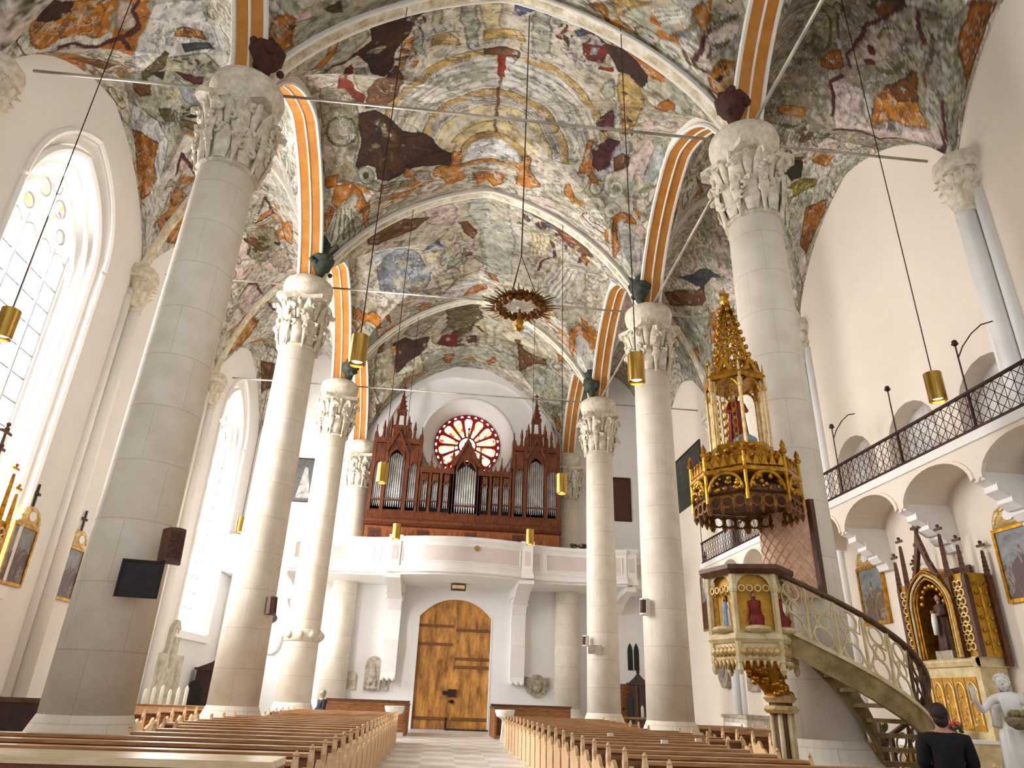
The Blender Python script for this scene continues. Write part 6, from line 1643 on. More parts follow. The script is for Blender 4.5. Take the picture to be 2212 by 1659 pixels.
def sweep_profile(prof):
    m = MB()
    rings = [offset_path(LOFT, d) for d, z in prof]
    for i in range(len(prof) - 1): m.strip([(p[0], p[1], prof[i][1]) for p in rings[i]], [(p[0], p[1], prof[i + 1][1]) for p in rings[i + 1]])
    m.strip([(p[0], p[1], prof[-1][1]) for p in rings[-1]], [(p[0], p[1], prof[0][1]) for p in rings[0]])
    return m
loft_obj(sweep_profile([(-.16, 6.3), (.02, 6.3), (.10, 6.16), (.16, 6.2), (.16, 6.34), (.08, 6.46), (.03, 6.5), (.03, 7.42), (.10, 7.5), (.17, 7.56), (.17, 7.66), (.10, 7.7), (-.16, 7.7)]), 'parapet', WHITEPAINT)
def path_cut(s0, s1, n, d):
    P = offset_path(LOFT, d); L = [0]
    for a, b in zip(P[:-1], P[1:]): L.append(L[-1] + math.hypot(b[0] - a[0], b[1] - a[1]))
    out = []
    for i in range(n + 1):
        s = s0 + (s1 - s0) * i / n
        j = max(k for k in range(len(L)) if L[k] <= s + 1e-9); j = min(j, len(P) - 2)
        f = (s - L[j]) / max(1e-9, L[j + 1] - L[j]); out.append((P[j][0] + (P[j + 1][0] - P[j][0]) * f, P[j][1] + (P[j + 1][1] - P[j][1]) * f))
    return out
def s_at_x(x):
    P = LOFT; s = 0
    for a, b in zip(P[:-1], P[1:]):
        l = math.hypot(b[0] - a[0], b[1] - a[1])
        if a[0] <= x <= b[0]: return s + l * (x - a[0]) / (b[0] - a[0])
        s += l
    return s
for (xa, xb) in ((-10.2, -8.1), (-7.1, -6.3), (-5.9, -3.75), (-3.45, -3.02), (-2.45, 2.7), (3.25, 3.65), (3.95, 6.1), (6.55, 7.35), (8.35, 10.2)):
    m = MB()
    out = path_cut(s_at_x(xa), s_at_x(xb), 16, .035); 
    lo, hi = 6.62, 7.32
    m.strip([(p[0], p[1] - .012, lo) for p in out], [(p[0], p[1] - .012, hi) for p in out])
    pb = loft_obj(m, 'panel', PANEL, True)
    m = MB()
    A = [Vector((p[0], p[1] - .02, lo)) for p in out]; Bq = [Vector((p[0], p[1] - .02, hi)) for p in out]
    m.tube(A + Bq[::-1], .035, 6, True); loft_obj(m, 'panel_moulding', WHITEPAINT)
for xc in (-2.78, 3.02, -7.55, 7.8):
    big = abs(xc) < 4
    m = MB()
    top = 30.75 if big else 31.2
    d = WY - top
    prof = [(0, 2.0), (.42, 2.0), (.36, 2.25), (.5, 3.4), (.56, 3.6), (.48, 3.62), (.40, 4.3), (.5, 4.9), (.85, 5.35), (1.5, 5.6), (2.3, 5.8), (d, 5.95), (d, 6.12), (0, 6.12)] if big else [(0, 5.2), (.3, 5.25), (.9, 5.6), (1.8, 5.8), (d, 5.9), (d, 6.12), (0, 6.12)]
    w = .33 if big else .22
    m.prism([(-a, b) for a, b in prof], (xc - w, WY, 0), (0, 1, 0), (0, 0, 1), (2 * w, 0, 0))
    if big:
        m.box(xc - .42, xc + .42, WY - 1.2, WY, 5.62, 6.1); m.box(xc - .38, xc + .38, WY - .62, WY, 5.3, 5.44)
        for s in (-.24, 0, .24):
            m.ball((xc + s, WY - .52, 5.2), .13, (1, 1, 1.2)); m.ball((xc + s, WY - .36, 2.0), .1)
        m.tube([(xc - .4, WY - .75, 5.45), (xc + .4, WY - .75, 5.45)], .14, 10)
    loft_obj(m, 'bracket', WHITEPAINT)
    m = MB(); px, py = xc, top - .02
    m.box(px - .24, px + .24, py - .16, py + .1, 6.3, 7.72); m.box(px - .3, px + .3, py - .2, py + .1, 7.56, 7.74); m.box(px - .28, px + .28, py - .2, py + .1, 6.16, 6.4)
    loft_obj(m, 'pier', WHITEPAINT)
    m = MB(); m.box(px - .12, px + .12, py - .175, py - .16, 6.7, 7.3); loft_obj(m, 'pier_panel', PANEL)
lamp = MB(); lamp.box(-.34, .34, -.2, .2, 0, .26); 
lt = thing('exit_lamp', 'small dark box lamp under the organ loft above the door', 'lamp', (.1, 32.6, 5.78)); lamp.build('housing', BROWNWOOD, lt)
m = MB(); m.box(-.28, .28, -.21, -.2, .05, .2); m.build('lamp_pane', CREAMPAINT, lt); m = MB(); m.tube([(0, 0, .26), (0, 0, .32)], .03, 6); m.build('mount', IRON, lt)
m = MB(); m.prism(circ(0, 0, .12, 7) , (0, 0, 0), (1, 0, 0), (0, 0, 1), (0, -.05, 0)); m.tube([(0, -.05, -.1), (.04, -.08, .1)], .03, 6)
cl = m.build('ornament', BRASS); cl.location = (.75, 30.04, 7.22); tag(cl, 'tiny metal clip on the middle panel of the loft parapet', 'ornament')
# ------------------------------------------------------------------ organ
OC, OY = .13, 32.45
organ = thing('pipe_organ', 'large dark walnut pipe organ with two spired towers on the loft', 'organ', (OC, OY, 6.34))
def ob(m, name, mt, parent=organ, smooth=False, auto=None): return m.build(name, mt, parent, smooth, auto)
Z0 = 6.34
def z_(z): return z - Z0
m = MB(); m.box(-4.55, 4.6, 0, 1.3, 0, z_(8.55)); ob(m, 'lower_case', ORGANLIGHT)
for i in range(12):
    x = -4.4 + i * .75
    m = MB(); m.box(x, x + .58, -.03, 0, z_(7.5), z_(8.4)); 
    for k in range(7): m.box(x + .06 + k * .07, x + .09 + k * .07, -.05, -.03, z_(7.6), z_(8.3))
    ob(m, 'lower_panel', ORGANLIGHT if i % 3 else ORGANWOOD)
m = MB(); m.prism([(0, 8.5), (-.12, 8.55), (-.2, 8.68), (-.2, 8.78), (-.12, 8.9), (-.05, 9.2), (0, 9.3)], (-4.62, 0, -Z0), (0, 1, 0), (0, 0, 1), (9.3, 0, 0)); ob(m, 'base_cornice', ORGANWOOD)
m = MB(); m.box(-4.5, 4.5, .35, 1.3, z_(8.5), z_(11.3)); m.box(-4.55, -2.25, .35, 1.3, z_(8.5), z_(12.5)); m.box(2.25, 4.55, .35, 1.3, z_(8.5), z_(12.5)); m.box(-.6, .6, .35, 1.3, z_(8.5), z_(12.0)); ob(m, 'case_back', DARKWOOD)
def post(x, z1, w=.07, y=-.04):
    m = MB(); m.box(x - w, x + w, y, .3, z_(9.2), z_(z1)); m.lathe([(w * 1.1, z_(z1)), (w * 1.3, z_(z1) + .05), (w * .6, z_(z1) + .12), (.01, z_(z1) + .55)], 4, (x, y + .1, 0), a0=PI / 4, a1=PI / 4 + 2 * PI)
    for k in range(3): m.ball((x, y + .1, z_(z1) + .2 + k * .12), .04, n=6, m=4)
    return ob(m, 'post', ORGANWOOD)
def pipe_row(xa, xb, n, zt, zb=9.45, peak=0.0):
    w = (xb - xa) / n
    for i in range(n):
        x = xa + w * (i + .5); r = w * .46
        t = zt + peak * (1 - abs(2 * (i + .5) / n - 1))
        m = MB(); m.lathe([(r * .25, z_(zb)), (r, z_(zb) + .32), (r, z_(t))], 10, (x, .12, 0)); m.box(x - r * .5, x + r * .5, .12 - r - .008, .12 - r + .006, z_(zb) + .36, z_(zb) + .46)
        ob(m, 'pipe', PIPE, organ, True, 40)
    m = MB(); m.box(xa, xb, -.03, .02, z_(zb) + .28, z_(zb) + .34); ob(m, 'pipe_rail', ORGANWOOD)
def gothic_head(xa, xb, zs, zt):
    """pierced pointed head above a pipe field"""
    c, h = (xa + xb) / 2, (xb - xa) / 2
    p = pointed(h * .96, zs, zs + .02, min(zt - zs - .12, h * 1.5), 8)
    m = MB()
    for (a, b) in zip(p[1:-2], p[2:-1]): m.add([(c + a[0], -.02, z_(a[1])), (c + b[0], -.02, z_(b[1])), (c + b[0], -.02, z_(zt)), (c + a[0], -.02, z_(zt)), (c + a[0], .08, z_(a[1])), (c + b[0], .08, z_(b[1])), (c + b[0], .08, z_(zt)), (c + a[0], .08, z_(zt))], [(0, 1, 2, 3), (7, 6, 5, 4), (0, 4, 5, 1)])
    m.tube([(c + q[0], -.03, z_(q[1])) for q in p[1:-1]], .03, 5)
    m.frame(circ(c, z_(zt) - h * .55, h * .3, 10), circ(c, z_(zt) - h * .55, h * .2, 10), (0, -.05, 0), (1, 0, 0), (0, 0, 1), (0, .03, 0))
    ob(m, 'arched_head', ORGANWOOD)
def crest(xa, xb, z, n):
    m = MB(); m.box(xa, xb, -.1, .3, z_(z), z_(z) + .14); m.box(xa, xb, -.06, .3, z_(z) - .1, z_(z))
    for i in range(n):
        x = xa + (xb - xa) * (i + .5) / n; w = (xb - xa) / n * .36
        m.prism([(x - w, z_(z) + .14), (x, z_(z) + .34), (x + w, z_(z) + .14)], (0, -.06, 0), (1, 0, 0), (0, 0, 1), (0, .06, 0)); m.ball((x, -.03, z_(z) + .36), .035, n=6, m=4)
    ob(m, 'cresting', ORGANWOOD)
for s in (-1, 1):
    T = lambda a, b: (min(s * a, s * b), max(s * a, s * b))
    for x, h in ((4.53, 13.05), (3.93, 13.25), (2.9, 13.25), (2.3, 13.05)): post(s * x, h, .085)
    for (a, b, n, zt, pk) in ((4.45, 4.0, 5, 11.7, .12), (3.84, 3.0, 8, 12.0, .25), (2.8, 2.4, 4, 11.7, .12)):
        xa, xb = T(a, b); pipe_row(xa, xb, n, zt - .1, 9.45, pk); gothic_head(xa, xb, zt - .35, 12.55 if n < 8 else 12.75)
    xa, xb = T(4.6, 2.24); crest(xa, xb, 12.7, 9)
    c = s * 3.42
    m = MB()                                                 # steep gable and lantern spire
    m.prism([(c - .55, z_(12.15)), (c, z_(13.35)), (c + .55, z_(12.15)), (c + .45, z_(12.15)), (c, z_(13.12)), (c - .45, z_(12.15))], (0, -.14, 0), (1, 0, 0), (0, 0, 1), (0, .1, 0))
    m.box(c - .32, c + .32, -.02, .5, z_(12.8), z_(13.5)); m.box(c - .36, c + .36, -.06, .54, z_(13.45), z_(13.55))
    ob(m, 'gable', ORGANWOOD)
    sp = MB()
    for dx in (-.2, .2):
        for dy in (.04, .44): sp.tube([(c + dx, dy, z_(13.5)), (c + dx * .8, .24 + (dy - .24) * .8, z_(14.3))], .055, 5)
    sp.box(c - .24, c + .24, 0, .48, z_(14.25), z_(14.4))
    sp.lathe([(.25, z_(14.4)), (.2, z_(14.55)), (.08, z_(15.1)), (.02, z_(15.55))], 6, (c, .24, 0))
    for k in range(4):
        for a in range(3): sp.ball((c + (.24 - .05 * k) * math.cos(a * 2.1), .24 + (.24 - .05 * k) * math.sin(a * 2.1), z_(14.45) + .24 * k), .045, n=6, m=4)
    sp.ball((c, .24, z_(15.55)), .07, n=8, m=6); sp.box(c - .03, c + .03, .2, .28, z_(15.5), z_(15.9)); sp.box(c - .11, c + .11, .21, .27, z_(15.68), z_(15.75))
    ob(sp, 'spire', ORGANWOOD)
    for dx, h in ((-.75, 13.7), (.75, 13.7), (-.42, 14.0), (.42, 14.0)):
        m = MB(); m.lathe([(.07, z_(12.7)), (.06, z_(h) - .4), (.09, z_(h) - .38), (.01, z_(h) + .1)], 4, (c + dx, 0, 0)); 
        for k in range(3): m.ball((c + dx, 0, z_(h) - .3 + k * .13), .045, n=6, m=4)
        ob(m, 'pinnacle', ORGANWOOD)
    for (a, b) in ((2.14, 1.82), (1.62, 1.32), (1.06, .8)):
        xa, xb = T(a, b); pipe_row(xa, xb, 3, 10.75, 9.5, .15); gothic_head(xa, xb, 10.6, 11.15)
    for x in (2.2, 1.72, 1.2, .68): post(s * x, 11.7, .06)
    xa, xb = T(2.24, .6); crest(xa, xb, 11.3, 7)
pipe_row(-.52, .52, 9, 11.35, 9.35, .35)
gothic_head(-.52, .52, 11.2, 12.1)
m = MB(); m.prism([(-.72, z_(11.6)), (0, z_(13.1)), (.72, z_(11.6)), (.58, z_(11.6)), (0, z_(12.8)), (-.58, z_(11.6))], (0, -.14, 0), (1, 0, 0), (0, 0, 1), (0, .1, 0))
m.prism([(-.5, z_(12.0)), (0, z_(12.85)), (.5, z_(12.0))], (0, -.06, 0), (1, 0, 0), (0, 0, 1), (0, .06, 0))
m.tube([(0, -.08, z_(13.05)), (0, -.08, z_(13.55))], [.05, .02], 6); m.ball((0, -.08, z_(13.55)), .07)
for k in range(5):
    for s in (-1, 1): m.ball((s * (.66 - k * .13), -.09, z_(11.75) + k * .26), .05, n=6, m=4)
ob(m, 'gable', ORGANWOOD)
for x in (-.66, .66): post(x, 12.2, .07)
m = MB(); m.box(-.75, .85, -.9, -.35, 0, z_(7.6)); m.box(-.6, .7, -.95, -.75, z_(7.55), z_(7.75)); ob(m, 'console', ORGANLIGHT)

# foot of the loft: gilded cylinder lamps -----------------------------------------------------------
def make_lamp(loc, top, label):
    t = thing('pendant_lamp', label, 'pendant lamp', loc, 0, 'gilded cylinder lamps on long cables')
    m = MB(); m.lathe([(.155, -.28), (.155, .28)], 24, caps=False); m.lathe([(.148, -.28), (.148, .27)], 24, caps=False); m.lathe([(.155, .28), (.03, .285)], 24, caps=False); m.lathe([(.148, -.28), (.155, -.28)], 24, caps=False)
    m.build('lamp_shade', BRASS, t, True, 40)
    m = MB(); m.lathe([(.10, -.22), (.06, -.20)], 16); m.build('lamp_lens', BULB, t)
    m = MB(); m.tube([(0, 0, .28), (0, 0, top - loc[2])], .011, 5); m.build('cable', IRON, t)
    return t
lamps = [((-2.36, 11.2, 7.0), 15.9, 'gilded cylinder lamp hanging against the fresco by the second left capital'), ((2.68, 11.1, 7.0), 15.9, 'gilded cylinder lamp hanging before the second right pillar'),
         ((-2.47, 18.78, 7.0), 16.2, 'gilded cylinder lamp hanging before the left organ tower'), ((2.58, 18.78, 7.0), 16.2, 'gilded cylinder lamp hanging at the right end of the organ'),
         ((-2.49, 26.4, 7.0), 16.4, 'gilded cylinder lamp hanging low over the left half of the loft parapet'), ((2.57, 26.1, 7.0), 16.4, 'gilded cylinder lamp hanging low over the right half of the loft parapet'),
         ((-8.33, 26.67, 7.0), 15.9, 'small gilded cylinder lamp in the left aisle beside the far window'), ((8.36, 10.95, 7.0), 15.9, 'dark gilded cylinder lamp hanging before the right gallery railing'), ((-8.36, 11.2, 7.0), 15.9, 'gilded cylinder lamp at the left picture edge before the tall window')]
def vault_at(x, y):
    c = ('N' if abs(x) <= HW else ('L' if x < 0 else 'R')) + str(int(math.floor((y - D1) / BAY)) + 1)
    v = (y - (D1 + (int(c[1]) - .5) * BAY)) / (BAY / 2)
    u = x / HW if c[0] == 'N' else ((x + (HW + AW) / 2) if c[0] == 'L' else (x - (HW + AW) / 2)) / ((AW - HW) / 2)
    return float(vault_z(c, np.array(u), np.array(v))) + .03
lamps = [(l, vault_at(l[0], l[1]), b) for l, t, b in lamps]
LAMP0 = None
for loc, top, lb in lamps:
    if LAMP0 is None: LAMP0 = make_lamp(*lamps[0])
    else:
        c = copy_tree(LAMP0); c.location = loc; c['label'] = lb
        for ch in c.children:
            if ch.name.startswith('cable'):
                mm = MB(); mm.tube([(0, 0, .28), (0, 0, top - loc[2])], .011, 5)
                me = bpy.data.meshes.new('cable'); me.from_pydata(mm.v, [], mm.f); me.materials.append(IRON); ch.data = me

# sunburst wreath ------------------------------------------------------------------------------------
def sunburst():
    c = (.56, 11.75, 8.5)
    t = thing('sunburst_chandelier', 'gilded sunburst wreath hanging on a long rope below the painted vault', 'chandelier', c)
    m = MB()
    for i in range(60):
        a = 2 * PI * i / 60; r = .42 + .03 * math.sin(i * 2.4)
        m.ball((r * math.cos(a), r * math.sin(a), .05 * math.sin(i * 1.7)), .075, (1, 1, .9), 6, 4)
    for i in range(26):
        a = 2 * PI * i / 26 + .05; leaf(m, a, [(.38, -.04, .03), (.46, .04, .06), (.52, .07, .02)], .02)
    DG = mat('dark_gilt', (140, 92, 30), .4, .6, rgb2=(84, 50, 16), scale=9); m.build('wreath', DG, t, True)
    m = MB()
    for i in range(44):
        a = 2 * PI * i / 44; L = (.80, .68, .60, .72)[i % 4]
        m.tube([(.46 * math.cos(a), .46 * math.sin(a), 0), (L * math.cos(a), L * math.sin(a), .03)], [.03, .008], 4)
    m.build('rays', DG, t)
    m = MB()
    for i in range(16):
        a = 2 * PI * i / 16
        m.tube([(0, 0, 0), ((.34, .26)[i % 2] * math.cos(a), (.34, .26)[i % 2] * math.sin(a), 0)], [.035, .012], 4)
    m.ball((0, 0, 0), .07); m.build('inner_star', WHITECLOTH, t)
    m = MB(); m.lathe([(.03, -.5), (.11, -.44), (.06, -.36), (.1, -.3), (.05, -.22), (.02, 0)], 10, (0, 0, -.05)); m.build('pendant_drop', GOLD, t, True)
    m = MB()
    for k in range(3):
        a = k * 2.094; m.tube([(.42 * math.cos(a), .42 * math.sin(a), .05), (0, 0, 1.2)], .008, 4)
    m.tube([(0, 0, 1.2), (0, 0, vault_at(c[0], c[1]) - c[2])], .014, 5); m.build('rope', IRON, t)
sunburst()
# ------------------------------------------------------------------ pews
NUM = ['first', 'second', 'third', 'fourth', 'fifth', 'sixth', 'seventh', 'eighth', 'ninth', 'tenth', 'eleventh', 'twelfth', 'thirteenth', 'fourteenth', 'fifteenth', 'sixteenth', 'seventeenth', 'eighteenth', 'nineteenth', 'twentieth', 'twenty-first', 'twenty-second', 'twenty-third']
ENDP = [(-.58, 0), (.14, 0), (.15, .62), (.12, .70), (.135, .78), (.075, .92), (.015, .80), (.03, .73), (-.05, .68), (-.14, .70), (-.22, .77), (-.30, .72), (-.36, .64), (-.47, .62), (-.57, .56), (-.54, .42), (-.58, .2)]
def pew_meshes(L):
    h = {}
    m = MB(); m.box(.03, L - .03, -.40, .04, .40, .45); h['seat'] = (m, OAK)
    m = MB(); m.prism([(.02, .12), (.06, .12), (.115, .84), (.075, .84)], (.03, 0, 0), (0, 1, 0), (0, 0, 1), (L - .06, 0, 0)); h['backrest'] = (m, OAK)
    m = MB(); m.box(.03, L - .03, .04, .24, .83, .865); h['book_ledge'] = (m, OAKTOP)
    m = MB(); m.box(.05, L - .05, .16, .27, .12, .17); m.box(.2, .26, .14, .25, 0, .12); m.box(L - .26, L - .2, .14, .25, 0, .12); h['kneeler'] = (m, BROWNWOOD)
    return h
PEW = {}
def make_pew(x0, L, y, label, group):
    key = round(L, 3)
    if key not in PEW:
        t = thing('church_pew', label, 'pew', (x0, y, 0), 0, group)
        for nm, (m, mt) in pew_meshes(L).items(): m.build(nm, mt, t)
        for x in (-.02, L - .03):
            m = MB(); m.prism(ENDP, (x, 0, 0), (0, 1, 0), (0, 0, 1), (.05, 0, 0))
            m.tube([(x + .025, .075, .915), (x + .025, .075, .95)], [.03, .008], 6)
            m.build('end_panel', OAKLIGHT, t)
        PEW[key] = t
        return t
    c = copy_tree(PEW[key]); c.location = (x0, y, 0); c['label'] = label; c['group'] = group
    return c
PSP = .87
for i in range(22):
    y = 6.98 + PSP * i
    L = 4.9 if y < 9.6 else (2.78 if 9.6 <= y < 12.9 or 17.6 <= y < 20.2 else 3.25)
    if y > 24.6: break
    make_pew(-1.72 - L, L, y, 'oak pew in the %s row of the block left of the aisle' % NUM[i], 'pews left of the middle aisle')
for i in range(22):
    y = 7.27 + PSP * i
    L = 3.95 if y < 7.5 else (4.02 if y < 8.5 else (2.3 if y < 12.9 else (2.78 if 17.6 <= y < 20.2 else 3.25)))
    if y > 25.2: break
    make_pew(1.74, L, y, 'oak pew in the %s row of the block right of the aisle' % NUM[i], 'pews right of the middle aisle')
for i in range(8):
    make_pew(-8.95, 2.3, 15.0 + PSP * i, 'short oak pew in the %s row of the left side aisle' % NUM[i], 'short pews in the left side aisle')
for i in range(9):
    make_pew(6.35, 2.3, 15.2 + PSP * i, 'short oak pew in the %s row of the right side aisle' % NUM[i], 'short pews in the right side aisle')
# enclosed back rows at the door
for nm, xa, xb, lb in (('rear_pew_screen', -4.9, -1.62, 'brown wooden pew screen at the west wall left of the door'), ('rear_pew_screen', 1.72, 5.0, 'brown wooden pew screen at the west wall right of the door')):
    s = 1 if xa > 0 else -1
    t = thing(nm, lb, 'pew screen', ((xa + xb) / 2, 31.0, 0), 0, 'wooden screens beside the door'); w = (xb - xa) / 2
    m = MB(); m.box(-w, w, -.03, .03, 0, 1.08); m.build('panel', OAK, t)
    m = MB(); m.box(-w - .03, w + .03, -.07, .07, 1.08, 1.15); m.build('top_rail', BROWNWOOD, t)
    xi = -w if s > 0 else w
    m = MB(); m.box(xi - .04, xi + .04, -2.6, .03, 0, 1.0); m.build('side_panel', OAK, t)
    m = MB(); m.box(xi - .06, xi + .06, -2.62, .05, 1.0, 1.06); m.build('side_rail', BROWNWOOD, t)
for x, lb in ((-2.0, 'white stone holy water basin at the pew end left of the door'), (1.98, 'white stone holy water basin at the pew end right of the door')):
    t = thing('holy_water_basin', lb, 'basin', (x, 27.6, 0), 0, 'white holy water basins')
    m = MB(); m.lathe([(.16, 0), (.13, .2), (.1, .62), (.14, .7)], 8); m.build('pedestal', PALESTONE, t)
    m = MB(); m.lathe([(.14, .7), (.3, .78), (.36, .94), (.36, 1.0), (.31, 1.0), (.28, .92), (.05, .84)], 20); m.build('bowl', MARBLE, t, True, 40)
t = thing('wooden_screen', 'dark brown wooden panel left of the massive front pillar', 'screen', (-7.25, 12.95, 0))
m = MB(); m.box(-.42, .42, -.03, .03, 0, 1.1); m.build('panel', DARKWOOD, t)
m = MB(); m.box(-.46, .46, -.06, .06, 1.1, 1.17); m.build('top_rail', BROWNWOOD, t)
# tall screen boards and little candles on the rear ledges
for side, x0, n, y0, dx, lb in ((-1, -8.6, 6, 21.9, .22, 'white votive candle in the row on the left aisle ledge'), (1, 6.9, 4, 26.9, .3, 'white votive candle in the row on the right aisle ledge')):
    t = thing('candle_ledge', 'low wooden ledge carrying votive candles in the %s aisle' % ('left' if side < 0 else 'right'), 'ledge', (x0 + dx * (n - 1) / 2, y0, 0))
    m = MB(); m.box(-1.2, 1.2, -.14, .14, .86, .92); m.build('top', OAKTOP, t)
    for s in (-1.1, 1.1):
        m = MB(); m.box(s - .05, s + .05, -.1, .1, 0, .86); m.build('leg', OAK, t)
    for i in range(n):
        c = thing('votive_candle', lb, 'candle', (x0 + i * dx, y0, .92), 0, 'votive candles %s' % ('left' if side < 0 else 'right'))
        m = MB(); hh = .34 + .1 * ((i * 7) % 3) / 2; m.lathe([(.055, 0), (.05, hh), (.02, hh + .04), (.004, hh + .07)], 10); m.build('wax_body', WAX, c, True, 40)
# rolled paper slips lying on the right pews
for x, y, lb in ((4.5, 12.55, 'small white paper on the ledge beside the pulpit stem'), (3.05, 11.66, 'small white paper lying on a pew ledge below the second right pillar'), (2.6, 13.4, 'tiny cream paper lying further back on a pew ledge')):
    yr = 7.27 + PSP * round((y - 7.27) / PSP) + .14
    m = MB(); m.box(-.05, .05, -.03, .03, 0, .05); o = m.build('paper_slip', WHITECLOTH); o.location = (min(x, 3.9), yr, .866); tag(o, lb, 'paper')
t = thing('kneeling_desk', 'long polished kneeling desk in front of the first left pew', 'kneeling desk', (-4.05, 5.85, 0))
m = MB(); m.box(-2.42, 2.42, -.28, .22, .93, .98); m.build('desk_top', mat('pale_polished_oak', (226, 204, 166), .25, rgb2=(200, 172, 128), scale=3, stretch=(1, 8, 8)), t)
m = MB(); m.box(-2.4, 2.4, -.24, -.18, .06, .93); m.build('front_panel', mat('red_brown_oak', (128, 66, 36), .5, rgb2=(92, 42, 22), scale=3, stretch=(1, 6, 6)), t)
for x in (-2.42, 2.36):
    m = MB(); m.box(x, x + .06, -.26, .2, 0, .93); m.build('end_panel', OAK, t)
# ------------------------------------------------------------------ figures
def robe_figure(parent, H, robe, cloak=None, hair=HAIRBROWN, skin=SKIN, sit=False, arms=((-.2, .62, -.16), (.16, .66, -.2)), seed=1, name='robe', fold=.035, beard=False, halo=False):
    """standing or seated draped figure facing local -y; feet at z = 0"""
    rng = random.Random(seed); s = H / 1.75
    def S(p): return Vector(p) * s
    m = MB(); rings = []
    prof = [(0, .27, .22), (.25, .25, .20), (.6, .22, .18), (.95, .20, .16), (1.15, .185, .14), (1.32, .215, .14), (1.42, .2, .12), (1.47, .09, .08)]
    if sit: prof = [(0, .26, .30), (.2, .25, .30), (.42, .27, .34), (.55, .27, .32), (.66, .22, .2), (.9, .19, .15), (1.08, .215, .14), (1.17, .2, .12), (1.22, .09, .08)]
    ph = rng.uniform(0, 6)
    for (z, rx, ry) in prof:
        k = max(0, 1 - z / (1.2 if not sit else .8))
        rings.append([S((rx * (1 + fold * 4 * k * math.cos(9 * a + ph)) * math.cos(a), ry * (1 + fold * 4 * k * math.cos(9 * a + ph)) * math.sin(a) - (.1 * max(0, 1 - abs(z - .42) / .4) if sit else 0), z)) for a in [2 * PI * i / 36 for i in range(36)]])
    m.loft(rings); m.build(name, robe, parent, True)
    top = prof[-1][0]
    m = MB()                                                     # head, neck, face
    m.tube([S((0, 0, top - .04)), S((0, -.01, top + .08))], .055 * s, 10)
    m.ball(S((0, -.01, top + .17)), .105 * s, (.82, .95, 1.15), 14, 10)
    m.tube([S((0, -.105, top + .185)), S((0, -.135, top + .15)), S((0, -.11, top + .14))], [.012 * s, .02 * s, .012 * s], 6)
    for q in (-1, 1):
        m.ball(S((q * .086, -.0, top + .165)), .022 * s, (.5, 1, 1.4), 6, 5); m.ball(S((q * .035, -.098, top + .185)), .012 * s, n=6, m=5)
    m.tube([S((-.03, -.103, top + .10)), S((.03, -.103, top + .10))], .009 * s, 6)
    m.build('head', skin, parent, True)
    for q, a in zip((-1, 1), arms):
        m = MB(); hnd = Vector(a)
        m.ball(S(hnd), .042 * s, (.8, 1.1, 1), 8, 6)
        for f in range(5):
            o = Vector((q * -.008 * (f - 2), -.03 - .004 * (2 - abs(f - 2)), .012 * (f - 2)))
            m.tube([S(hnd + o * .6), S(hnd + o * 1.6 + Vector((0, -.03, .012)))], [.011 * s, .008 * s], 5)
        m.build('hand', skin, parent, True)
        m = MB(); sh = Vector((q * .19, 0, top - .1)); hd = Vector(a); el = (sh + hd) / 2 + Vector((q * .1, .06, -.12))
        m.tube([S(sh), S(el), S(el * .3 + hd * .7), S(hd * .95 + el * .05)], [.075 * s, .075 * s, .07 * s, .06 * s], 10)
        m.build('sleeve', cloak or robe, parent, True)
    if cloak:
        m = MB(); rings = []
        for (z, rx, ry) in prof[:-1]:
            rings.append([S((1.16 * rx * (1 + fold * 3 * math.cos(7 * a)) * math.cos(a), .03 + 1.16 * ry * (1 + fold * 3 * math.cos(7 * a)) * math.sin(a), z + .02)) for a in [-.55 + (PI + 1.1) * i / 24 for i in range(25)]])
        n = 25; vs = [p for r in rings for p in r]
        m.add(vs, [(j * n + i, j * n + i + 1, (j + 1) * n + i + 1, (j + 1) * n + i) for j in range(len(rings) - 1) for i in range(n - 1)])
        m.build('cloak', cloak, parent, True)
    if hair:
        m = MB(); m.ball(S((0, .022, top + .19)), .112 * s, (.86, .95, 1.1), 14, 8); m.ball(S((0, .06, top + .1)), .085 * s, (1, .7, 1.2), 10, 6)
        if beard: m.ball(S((0, -.085, top + .07)), .05 * s, (.9, .6, 1.3), 8, 6)
        m.build('hair', hair, parent, True)
    if halo:
        m = MB(); m.tube([S((.2 * math.cos(a), .05, top + .2 + .2 * math.sin(a))) for a in [2 * PI * i / 24 for i in range(24)]], .012 * s, 6, True); m.build('halo', GOLD, parent)

